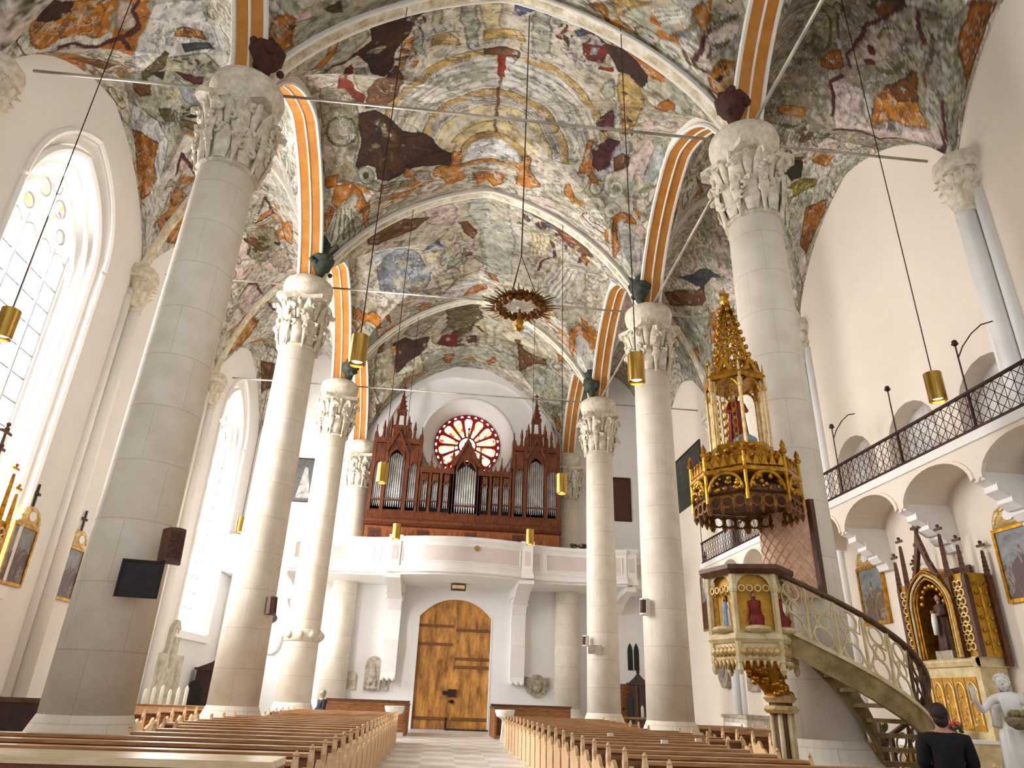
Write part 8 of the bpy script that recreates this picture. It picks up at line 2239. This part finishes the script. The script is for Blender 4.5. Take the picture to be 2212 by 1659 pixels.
for y, petal, lb in ((15.05, PETAL, 'bowl of red flowers on the left end of the altar cloth'), (14.05, PETAL, 'bowl of mixed flowers at the middle of the altar cloth')):
    t = thing('flower_arrangement', lb, 'flowers', (AW - 1.05, y, 1.0))
    m = MB(); m.lathe([(.08, 0), (.14, .08), (.13, .1)], 14); m.build('bowl', MARBLE, t, True)
    rng = random.Random(int(y * 10)); m = MB(); mp = MB()
    for k in range(34):
        a, r, z = rng.uniform(0, 6.28), rng.uniform(0, .24), rng.uniform(.08, .28)
        m.ball((r * math.cos(a), r * math.sin(a), z - .04), .045, (1, 1, .6), 6, 4)
        if k < 16: mp.ball((r * math.cos(a), r * math.sin(a), z), .04, n=6, m=4)
    m.build('leaves', LEAF, t, True); mp.build('blossoms', petal, t, True)
t = thing('flower_arrangement', 'yellow blossom and greenery beside the foot of the stair rail', 'flowers', (9.0, 15.6, 1.0))
m = MB(); m.ball((0, 0, .15), .14, n=8, m=6); m.tube([(0, 0, -1.0), (0, 0, .1)], .04, 6); m.lathe([(.2, -1.0), (.16, -.7), (.2, -.5)], 10); m.build('leaves', LEAF, t, True)
m = MB(); m.ball((-.05, -.1, .22), .06, n=8, m=6); m.build('blossoms', YELLOWPETAL, t, True)

# ------------------------------------------------------------------ pictures
def canvas_mat(name, cols, scale, stretch=(1, 1, 1)):
    m = bpy.data.materials.new(name); m.use_nodes = True; nt = m.node_tree; b = nt.nodes['Principled BSDF']; b.inputs['Roughness'].default_value = .45
    tc = nt.nodes.new('ShaderNodeTexCoord'); mp = nt.nodes.new('ShaderNodeMapping'); mp.inputs['Scale'].default_value = stretch
    nz = nt.nodes.new('ShaderNodeTexNoise'); nz.inputs['Scale'].default_value = scale; nz.inputs['Detail'].default_value = 5; nz.inputs['Distortion'].default_value = 1.5
    rp = nt.nodes.new('ShaderNodeValToRGB'); e = rp.color_ramp.elements
    ps = np.linspace(.32, .7, len(cols)); e[0].position = ps[0]; e[0].color = (*lin(cols[0]), 1); e[1].position = ps[1]; e[1].color = (*lin(cols[1]), 1)
    for p_, c_ in zip(ps[2:], cols[2:]): q = e.new(p_); q.color = (*lin(c_), 1)
    nt.links.new(tc.outputs['Object'], mp.inputs[0]); nt.links.new(mp.outputs[0], nz.inputs['Vector']); nt.links.new(nz.outputs['Fac'], rp.inputs[0]); nt.links.new(rp.outputs[0], b.inputs['Base Color'])
    return m
SKYC = canvas_mat('painted_sky', [(98, 100, 104), (128, 130, 132), (150, 150, 148)], 2.0)
CROWD = canvas_mat('painted_crowd', [(48, 40, 38), (96, 62, 54), (70, 66, 66), (150, 132, 124), (60, 46, 44)], 4.5, (1, 1, .5))
CROWD2 = canvas_mat('painted_landscape_crowd', [(60, 52, 40), (120, 84, 60), (96, 96, 84), (168, 150, 130), (86, 60, 44)], 4.0, (1, 1, .6))
DARKLAND = canvas_mat('dark_landscape', [(24, 24, 22), (44, 44, 36), (36, 38, 44), (112, 96, 60)], 2.0)
DARKRED = canvas_mat('dark_red_painting', [(52, 28, 20), (84, 44, 28), (64, 40, 26), (104, 62, 36)], 4.0)
GREYMONK = canvas_mat('grey_monk_painting', [(62, 62, 62), (84, 82, 80), (70, 70, 70)], 2.0)
def station(loc, rz, w, h, label, crowd):
    """framed picture with a carved crest and a cross on top; faces local -y, origin at the lower middle"""
    t = thing('station_picture', label, 'picture', loc, rz, 'crested pictures with crosses on the aisle walls')
    m = MB(); m.frame([(-w / 2, 0), (-w / 2, h), (w / 2, h), (w / 2, 0)], [(-w / 2 + .07, .07), (-w / 2 + .07, h - .07), (w / 2 - .07, h - .07), (w / 2 - .07, .07)], (0, -.08, 0), (1, 0, 0), (0, 0, 1), (0, .08, 0)); m.build('frame', GOLD, t)
    m = MB(); m.box(-w / 2 + .06, w / 2 - .06, -.05, -.03, .06, h - .06); c = m.build('canvas', SKYC, t)
    m = MB(); m.prism([(-w / 2 + .07, .07), (w / 2 - .07, .07), (w / 2 - .07, h * .52), (w * .2, h * .62), (w * .05, h * .55), (-w * .02, h * .74), (-w * .12, h * .56), (-w / 2 + .07, h * .5)], (0, -.052, 0), (1, 0, 0), (0, 0, 1), (0, -.004, 0)); m.build('painted_group', crowd, c)
    m = MB(); m.prism([(-w * .42, h), (-w * .40, h + .16), (-w * .3, h + .34), (-w * .1, h + .42), (w * .1, h + .42), (w * .3, h + .34), (w * .40, h + .16), (w * .42, h)], (0, -.1, 0), (1, 0, 0), (0, 0, 1), (0, .1, 0))
    rng = random.Random(int(abs(loc[1]) * 100))
    for k in range(26):
        a = rng.uniform(0, PI); m.ball((w * .36 * math.cos(a), -.1, h + .06 + .3 * math.sin(a)), rng.uniform(.03, .06), (1, .6, 1), 6, 4)
    m.build('crest', GOLDPALE, t, True)
    m = MB(); m.lathe([(.02, 0), (.14, .01), (.14, .03), (.02, .04)], 16); m.v = [(p[0], -.1 - p[2], h + .2 + p[1] * .8) for p in m.v]; m.build('medallion', WHITEPAINT, t)
    m = MB(); m.box(-.025, .025, -.07, -.03, h + .40, h + .98); m.box(-.14, .14, -.07, -.03, h + .72, h + .78); m.build('cross', DARKWOOD, t)
station((-AW, 17.25, 3.38), PI / 2, 1.05, 1.38, 'crested picture with cross near the left edge beside the gilded pinnacle', CROWD)
station((-AW, 19.75, 3.34), PI / 2, .95, 1.38, 'crested picture with cross beside the massive left pillar', CROWD)
station((AW, 17.35, 3.42), -PI / 2, 1.12, 1.45, 'crested picture with cross between stair rail and side altar', CROWD2)
station((AW, 12.35, 3.42), -PI / 2, 1.2, 1.42, 'large crested picture with cross at the right picture edge', CROWD)
station((AW, 28.9, 4.2), -PI / 2, 1.5, 2.2, 'dark crested picture partly hidden left of the pulpit', DARKRED)
def plain_picture(loc, rz, w, h, mt, fm, label):
    t = thing('wall_painting', label, 'painting', loc, rz)
    m = MB(); m.frame([(-w / 2, 0), (-w / 2, h), (w / 2, h), (w / 2, 0)], [(-w / 2 + .06, .06), (-w / 2 + .06, h - .06), (w / 2 - .06, h - .06), (w / 2 - .06, .06)], (0, -.07, 0), (1, 0, 0), (0, 0, 1), (0, .07, 0)); m.build('frame', fm, t)
    m = MB(); m.box(-w / 2 + .05, w / 2 - .05, -.04, -.02, .05, h - .05); return t, m.build('canvas', mt, t)
t, c = plain_picture((-7.85, WY, 9.8), 0, 1.1, 2.25, GREYMONK, DARKWOOD, 'dark portrait of a pale figure on the west wall left of the organ')
m = MB(); m.prism([(-.32, .2), (.36, .2), (.26, 1.0), (.14, 1.45), (.12, 1.75), (-.06, 1.78), (-.12, 1.4), (-.2, .9)], (0, -.045, 0), (1, 0, 0), (0, 0, 1), (0, -.006, 0)); m.build('painted_figure', mat('pale_painted_habit', (190, 184, 174), .5, rgb2=(96, 92, 88), scale=3), c)
plain_picture((8.2, WY, 9.75), 0, 1.05, 2.3, DARKRED, DARKWOOD, 'dark red brown painting on the west wall right of the organ')
plain_picture((AW, 30.3, 9.75), -PI / 2, 3.7, 2.6, DARKLAND, DARKWOOD, 'large dark landscape painting on the right wall beyond the pulpit canopy')

# ------------------------------------------------------------------ boards and speakers on the pillars
def on_pillar(x, y, ang, r, z): return (x + r * math.cos(ang), y + r * math.sin(ang), z)
t = thing('hymn_board', 'blank dark board on the front of the massive left pillar', 'board', (-4.86, 10.58, 2.56), math.radians(12))
m = MB(); m.box(-.26, .26, -.03, .0, 0, .48); m.build('panel', BOARD, t); m = MB(); m.frame([(-.28, -.02), (-.28, .5), (.28, .5), (.28, -.02)], [(-.25, .01), (-.25, .47), (.25, .47), (.25, .01)], (0, -.045, 0), (1, 0, 0), (0, 0, 1), (0, .03, 0)); m.build('frame', DARK, t); m = MB(); m.box(-.04, .04, 0, .18, .2, .3); m.build('bracket', IRON, t)
def speaker(loc, rz, tilt, s, mt, label):
    t = thing('loudspeaker', label, 'loudspeaker', loc, rz)
    t.rotation_euler = (tilt, 0, rz)
    m = MB(); pts = [(-.17, .0), (-.17, -.06), (-.12, -.19), (0, -.24), (.12, -.19), (.17, -.06), (.17, 0)]; m.prism([(a * s, b * s) for a, b in pts], (0, 0, 0), (1, 0, 0), (0, 1, 0), (0, 0, .52 * s)); m.build('housing', mt, t)
    m = MB(); m.prism([(a * s * .9, b * s * 1.02 - .004) for a, b in pts[2:5]] + [(.1 * s, -.15 * s), (-.1 * s, -.15 * s)], (0, 0, .05 * s), (1, 0, 0), (0, 1, 0), (0, 0, .42 * s)); m.build('grille', SPEAKER, t)
    m = MB(); m.tube([(0, 0, .26 * s), (0, .12, .26 * s)], .02, 6); m.build('bracket', IRON, t)
speaker((-4.60, 10.76, 3.05), math.radians(38), -.12, .95, BROWNWOOD, 'brown wooden loudspeaker on the massive left pillar above the dark board')
speaker((-4.83, 18.55, 3.1), math.radians(40), -.12, .8, BROWNWOOD, 'small brown loudspeaker on the second left pillar')
speaker((4.78, 18.55, 3.5), math.radians(-40), -.1, .8, WHITEPAINT, 'white loudspeaker with brown side on the second right pillar')
speaker((4.72, 26.15, 3.18), math.radians(-55), -.1, .7, WHITEPAINT, 'white loudspeaker tilted above the plaque on the third right pillar')
o = MB().box(-.24, .24, -.03, 0, 0, .3).build('memorial_plaque', GREYSTONE); o.location = (4.98, 25.93, 2.93); o.rotation_euler = (0, 0, math.radians(-20)); tag(o, 'small grey stone plaque on the third right pillar', 'plaque')
# ------------------------------------------------------------------ carved stones on the walls
def stone_slab(name, loc, rz, outline, th, mt, label, cat, reliefs):
    t = thing(name, label, cat, loc, rz)
    m = MB(); m.prism(outline, (0, -th, 0), (1, 0, 0), (0, 0, 1), (0, th, 0)); m.build('slab', mt, t)
    m = MB()
    for (x, z, r, sx, sz) in reliefs: m.ball((x, -th, z), r, (sx, .5, sz), 10, 6)
    m.build('relief', mt, t, True)
    return t
W_ = WY
arch_top = lambda hw, z0, z1: [(-hw, z0)] + [(-x, z) for x, z in arc(0, z1, hw, 0, PI, 10)] + [(hw, z0)]
stone_slab('wall_monument', (-3.46, W_, 1.5), 0, arch_top(.36, 0, 1.05), .16, GREYSTONE, 'arched stone relief of a standing figure left of the left bracket', 'monument', [(0, 1.0, .12, 1, 1.1), (0, .6, .2, .9, 1.7), (-.13, .3, .12, .8, 2), (.12, .3, .12, .8, 2), (0, .08, .2, 1.4, .5)])
stone_slab('wall_monument', (-4.4, W_, 1.5), 0, arch_top(.22, 0, .55), .12, PALESTONE, 'small round topped stone slab left of the arched figure relief', 'monument', [(0, .4, .08, 1.4, 1), (0, .15, .1, 1, .8)])
stone_slab('wall_monument', (-2.86, W_, 1.52), 0, [(-.11, 0), (-.11, .55), (-.05, .62), (-.1, .78), (0, .86), (.1, .78), (.05, .62), (.11, .55), (.11, 0)], .12, GREYSTONE, 'narrow stone slab between the figure relief and the left bracket', 'monument', [(0, .74, .06, 1, 1), (0, .3, .07, .8, 2)])
stone_slab('coat_of_arms_stone', (3.98, W_, 1.45), 0, [(-.1, 0), (-.45, .2), (-.6, .5), (-.55, .85), (-.3, .82), (-.12, .95), (.12, .95), (.3, .82), (.55, .85), (.6, .5), (.45, .2), (.1, 0)], .14, GREYSTONE, 'grey carved coat of arms stone on the west wall right of the door', 'stone carving', [(0, .45, .24, 1, 1.2), (0, .84, .1, 1, 1.2), (-.4, .62, .12, 1, 1.6), (.4, .62, .12, 1, 1.6), (-.3, .25, .1, 1.3, 1), (.3, .25, .1, 1.3, 1)])
ep = stone_slab('epitaph', (-AW, 28.4, .7), PI / 2, [(-1.35, 0), (-1.35, 1.75), (-.5, 1.75), (-.45, 2.6), (-.15, 2.95), (.15, 2.95), (.45, 2.6), (.5, 1.75), (1.35, 1.75), (1.35, 0)], .14, PALESTONE, 'weathered pale stone epitaph with raised middle on the left wall under the window', 'epitaph', [(-.9, 1.2, .25, 1, 1.6), (0, 1.8, .28, .9, 2), (.9, 1.2, .25, 1, 1.6), (0, .7, .3, 1.2, 1.4), (-.9, .5, .22, 1.2, 1.4), (.9, .5, .22, 1.2, 1.4), (0, 2.6, .16, 1, 1)])
stone_slab('round_monument', (AW, 27.6, 2.0), -PI / 2, [(.55 * math.cos(a), .75 + .75 * math.sin(a)) for a in [2 * PI * i / 20 for i in range(20)]], .22, GREYSTONE, 'oval stone monument on the right wall behind the short pews', 'monument', [(0, .75, .3, 1, 1.3)])
stone_slab('grave_slab', (AW, 25.2, 1.9), -PI / 2, [(-.4, 0), (-.4, 2.0), (.4, 2.0), (.4, 0)], .14, GREYSTONE, 'tall grey grave slab on the right wall beside the oval monument', 'grave slab', [(0, 1.4, .2, 1, 1.6), (0, .6, .2, 1, 2)])
stone_slab('grave_slab', (AW, 23.0, 1.3), -PI / 2, arch_top(.3, 0, 1.5), .14, GREYSTONE, 'slim round topped grave slab nearer the pulpit stem', 'grave slab', [(0, 1.2, .16, 1, 1.4), (0, .5, .14, 1, 2)])
t = thing('stone_tomb', 'pale stone tomb with a panelled front below the grave slabs', 'tomb', (9.95, 24.75, 0))
m = MB(); m.box(-.5, .5, -1.0, 1.0, 0, 1.05); m.build('chest', PALESTONE, t); m = MB(); m.box(-.55, .52, -1.06, 1.06, 1.05, 1.15); m.build('lid', GREYSTONE, t)
m = MB(); m.box(-.52, -.5, -.85, .85, .2, .9); m.build('front_panel', WHITEPAINT, t)
# ------------------------------------------------------------------ far aisle ends
t = thing('wooden_door', 'small plain wooden door at the end of the right aisle', 'door', (7.95, WY - .02, 0))
m = MB(); m.box(-.5, .5, -.08, 0, 0, 2.15); m.build('door_leaf', OAK, t); m = MB(); m.ball((.02, -.1, 1.1), .05); m.build('handle', IRON, t)
m = MB(); m.frame([(-.62, 0), (-.62, 2.27), (.62, 2.27), (.62, 0)], [(-.5, 0), (-.5, 2.15), (.5, 2.15), (.5, 0)], (0, -.1, 0), (1, 0, 0), (0, 0, 1), (0, .1, 0), True); m.build('door_frame', WHITEPAINT, t)
def confessional(loc, rz, w, h, d, label):
    t = thing('confessional', label, 'confessional', loc, rz)
    m = MB(); m.box(-w / 2, w / 2, -d, 0, 0, h); m.build('cabinet', DARKWOOD, t)
    m = MB(); m.box(-w / 2 - .08, w / 2 + .08, -d - .08, 0, h, h + .1); m.prism([(-w / 2, h + .1), (-w * .2, h + .3), (0, h + .5), (w * .2, h + .3), (w / 2, h + .1)], (0, -d, 0), (1, 0, 0), (0, 0, 1), (0, .08, 0)); m.ball((0, -d + .04, h + .55), .08); m.build('cornice', DARKWOOD, t)
    for s in (-.55, .55):
        m = MB(); m.prism([(s * w * .8 + a, b) for a, b in pointed(w * .17, .2, h * .7, .2, 6)], (0, -d - .02, 0), (1, 0, 0), (0, 0, 1), (0, .03, 0)); m.build('side_opening', DARK, t)
    m = MB(); m.tube([(0, -d - .03, .1), (0, -d - .03, h)], .06, 6); m.build('post', BROWNWOOD, t)
confessional((-9.45, 32.1, 0), 0, 1.65, 2.0, .8, 'black confessional in the left aisle behind the second left pillar')
confessional((8.95, 33.2, 0), -PI / 2 + .4, 1.3, 2.1, .6, 'dark red brown confessional at the end of the right aisle')
t = thing('stucco_surround', 'white lobed stucco surround with dark quatrefoil opening at the left aisle end', 'wall ornament', (-8.75, WY, 2.75))
lob = [(1.35 * (1 + .12 * math.cos(6 * a)) * math.cos(a), 1.55 + 1.45 * (1 + .12 * math.cos(6 * a)) * math.sin(a)) for a in [2 * PI * i / 40 for i in range(40)]]
m = MB(); m.tube([(a, -.05, b) for a, b in lob], .09, 6, True); m.build('moulding', WHITEPAINT, t, True)
m = MB(); m.prism([(.55 * (1 + .25 * math.cos(4 * a)) * math.cos(a), 1.6 + .55 * (1 + .25 * math.cos(4 * a)) * math.sin(a)) for a in [2 * PI * i / 40 for i in range(40)]], (0, -.03, 0), (1, 0, 0), (0, 0, 1), (0, .03, 0)); m.build('dark_opening', DARK, t)
m = MB(); m.prism([(.4 * (1 + .25 * math.cos(4 * a)) * math.cos(a), -.6 + .5 * (1 + .25 * math.cos(4 * a)) * math.sin(a)) for a in [2 * PI * i / 40 for i in range(40)]], (0, -.03, 0), (1, 0, 0), (0, 0, 1), (0, .03, 0)); m.build('lower_opening', DARK, t)
m = MB()
m.prism([(.55 + a, b) for a, b in pointed(.12, 0, .8, .4, 5)], (0, -.03, 0), (1, 0, 0), (0, 0, 1), (0, .03, 0)); m.prism([(.25 + a, b) for a, b in pointed(.12, 0, .8, .4, 5)], (0, -.03, 0), (1, 0, 0), (0, 0, 1), (0, .03, 0)); lw = m.build('lancet_opening', DARK); lw.location = (8.15, WY, 2.75); tag(lw, 'pair of dark lancet slits above the small wooden door', 'wall opening')

# ------------------------------------------------------------------ white statue at the right edge
ST0 = (6.2, 8.35, 0)
t = thing('marble_statue', 'white statue with raised hand holding a basket at the right picture edge', 'statue', (ST0[0], ST0[1], .50), math.radians(-38))
k = .80
SJ = {'pelvis': ((0, 0, .92), .14), 'belly': ((.02, .0, 1.08), .125), 'chest': ((.03, .01, 1.30), .145), 'collar': ((.03, .0, 1.43), .09), 'neck': ((.02, -.02, 1.50), .055), 's0': ((.0, -.04, 1.58), .075), 's1': ((-.01, -.04, 1.65), .088), 'cr': ((-.01, -.03, 1.69), .05),
      'shl': ((-.19, .0, 1.39), .065), 'ell': ((-.34, -.12, 1.22), .048), 'wrl': ((-.40, -.30, 1.38), .034), 'hal': ((-.41, -.34, 1.45), (.036, .022)), 'shr': ((.23, .02, 1.37), .065), 'elr': ((.34, -.04, 1.10), .05), 'wrr': ((.20, -.25, 1.05), .034), 'har': ((.13, -.28, 1.06), (.036, .024))}
SBn = [('pelvis', 'belly'), ('belly', 'chest'), ('chest', 'collar'), ('collar', 'neck'), ('neck', 's0'), ('s0', 's1'), ('s1', 'cr'), ('collar', 'shl'), ('shl', 'ell'), ('ell', 'wrl'), ('wrl', 'hal'), ('collar', 'shr'), ('shr', 'elr'), ('elr', 'wrr'), ('wrr', 'har')]
for f in range(4):
    SJ['fa%d' % f] = ((-.435 + .017 * f, -.36, 1.52), .010); SJ['fb%d' % f] = ((-.44 + .019 * f, -.37 + .01 * (f > 1), 1.57 + .008 * (f in (1, 2))), .008); SBn += [('hal', 'fa%d' % f), ('fa%d' % f, 'fb%d' % f)]
    SJ['ga%d' % f] = ((.07, -.30, 1.09 - .018 * f), .010); SJ['gb%d' % f] = ((.03, -.29, 1.08 - .018 * f), .008); SBn += [('har', 'ga%d' % f), ('ga%d' % f, 'gb%d' % f)]
SJ['ta'] = ((-.37, -.35, 1.47), .011); SJ['tb'] = ((-.345, -.37, 1.50), .009); SJ['tc'] = ((.11, -.30, 1.11), .011); SJ['td'] = ((.07, -.31, 1.13), .009); SBn += [('hal', 'ta'), ('ta', 'tb'), ('har', 'tc'), ('tc', 'td')]
for s, q in (('l', -1), ('r', 1)):
    SJ['hp' + s] = ((q * .09, 0, .86), .10); SJ['kn' + s] = ((q * .11, -.04, .5), .07); SJ['an' + s] = ((q * .11, 0, .1), .05); SJ['to' + s] = ((q * .13, -.14, .05), .04); SBn += [('pelvis', 'hp' + s), ('hp' + s, 'kn' + s), ('kn' + s, 'an' + s), ('an' + s, 'to' + s)]
body = skin_mesh('body', {n: (tuple(c * k for c in p), tuple(x * k for x in r) if isinstance(r, tuple) else r * k) for n, (p, r) in SJ.items()}, SBn, MARBLE, t)
m = MB()
for a in range(70):
    rng = random.Random(a); u, v = rng.uniform(0, 6.28), rng.uniform(-.45, 1); m.ball((k * (-.01 + .092 * math.cos(u) * math.sqrt(1 - v * v)), k * (-.02 + .098 * math.sin(u) * math.sqrt(1 - v * v)), k * (1.655 + .085 * v)), .024 * k, n=6, m=4) if not (math.sin(u) < -.05 and v < .62) else None
m.build('curls', MARBLE, t, True)
m = MB(); m.ball((k * -.012, k * -.03, k * 1.625), k * .10, (.84, .98, 1.22), 16, 12)
m.tube([(k * -.015, k * -.118, k * 1.655), (k * -.015, k * -.152, k * 1.61), (k * -.015, k * -.125, k * 1.6)], [.011, .017, .011], 8)
for q in (-1, 1): m.ball((k * (-.012 + q * .035), k * -.118, k * 1.648), .012, n=6, m=5)
m.tube([(k * -.04, k * -.112, k * 1.565), (k * .012, k * -.112, k * 1.565)], .008, 5); m.build('face_features', MARBLE, t, True)
m = MB(); rings = []                                              # drapery round the hips, gathered over one shoulder
for (z, rx, ry) in ((0.0, .27, .24), (.2, .26, .22), (.5, .23, .2), (.8, .21, .18), (.98, .19, .165), (1.03, .17, .15)):
    rings.append([(k * rx * (1 + .09 * math.cos(8 * a + 4 * z)) * math.cos(a), k * ry * (1 + .09 * math.cos(8 * a + 4 * z)) * math.sin(a), k * (z + .04 * math.cos(a))) for a in [2 * PI * i / 48 for i in range(48)]])
m.loft(rings)
for d in range(4): m.tube([(k * (.22 - .02 * d), k * (-.05 - .03 * d), k * 1.0), (k * (.3 - .02 * d), k * (-.1 - .02 * d), k * .7), (k * (.28 - .03 * d), k * (-.14 - .03 * d), k * .3)], [.03, .045, .03], 8)
m.tube([(k * -.2, k * .1, k * 1.02), (k * -.16, k * .16, k * 1.25), (k * .05, k * .17, k * 1.42), (k * .22, k * .06, k * 1.45)], [.05, .055, .05, .04], 10)
m.build('drapery', MARBLE, t, True)
m = MB(); m.lathe([(.06, 0), (.13, .04), (.155, .10), (.14, .13)], 16, (k * .10, k * -.36, k * 1.0)); 
bk2 = m.build('basket', mat('wicker_grey_brown', (150, 130, 104), .8, rgb2=(100, 80, 56), scale=30), t, True)
m = MB(); rng = random.Random(3)
for q in range(16): m.ball((k * .10 + rng.uniform(-.09, .09), k * -.36 + rng.uniform(-.09, .09), k * 1.0 + .13 + rng.uniform(0, .05)), .035, n=8, m=6)
m.build('basket_filling', mat('bronze_fruits', (120, 92, 58), .5, rgb2=(150, 140, 96), scale=14), t, True)
m = MB(); m.lathe([(.32, -.5), (.32, -.4), (.24, -.36), (.24, -.1), (.3, -.04), (.3, 0)], 8); m.build('plinth', PALESTONE, t)

# ------------------------------------------------------------------ people
seated_person('person in a black jacket seated at right behind the pews, seen from behind', (5.62, 8.80, 0), PI - .45, BLACKCLOTH, GREYCLOTH, HAIRBROWN, 1.06, 1.0)
seated_person('person with grey hair and dark jacket seated by the third left pillar', (-4.75, 28.7, 0), -1.0, GREYCLOTH, BLACKCLOTH, HAIRGREY, .98, 1.0)
t = thing('side_bench', 'short oak bench with a straight back beside the third left pillar', 'bench', (-4.63, 28.75, 0), -1.0)
m = MB(); m.box(-.7, .7, -.35, .12, .40, .45); m.build('seat', OAK, t)
m = MB(); m.box(-.7, .7, .14, .18, .3, .80); m.build('backrest', OAK, t)
for x in (-.66, .62):
    m = MB(); m.box(x, x + .05, -.33, .16, 0, .4); m.build('leg', OAK, t)
t = thing('side_bench', 'low oak bench under the person in the black jacket', 'bench', (5.62, 8.77, 0), PI - .45)
m = MB(); m.box(-.3, .3, -.2, .2, .40, .45); m.build('seat', OAK, t)
for x in (-.27, .22):
    m = MB(); m.box(x, x + .05, -.18, .18, 0, .4); m.build('leg', OAK, t)
t = thing('kneeling_stool', 'red brown post of a kneeler standing in the middle aisle', 'kneeler', (.02, 6.75, 0))
m = MB(); m.box(-.045, .045, -.03, .03, 0, .74); m.build('post', BROWNWOOD, t); m = MB(); m.box(-.25, .25, -.2, .2, .0, .06); m.build('foot_board', BROWNWOOD, t); m = MB(); m.box(-.06, .06, -.05, .05, .74, .77); m.build('cap', OAKTOP, t)
t = thing('planter', 'dark leafy planter on the loft at the right end of the organ', 'planter', (5.75, 32.2, 6.34))
m = MB(); m.box(-.5, .5, -.18, .18, 0, 1.45); m.build('stand', BROWNWOOD, t)
rng = random.Random(9); m = MB()
for q in range(60): m.ball((rng.uniform(-.5, .5), rng.uniform(-.2, .2), 1.48 + rng.uniform(0, .28)), rng.uniform(.05, .09), (1, 1, .6), 6, 4)
m.build('leaves', LEAF, t, True)
m = MB()
for q in range(9): m.ball((rng.uniform(-.45, .45), rng.uniform(-.22, -.1), 1.55 + rng.uniform(0, .2)), .05, n=6, m=4)
m.build('blossoms', PETAL, t, True)
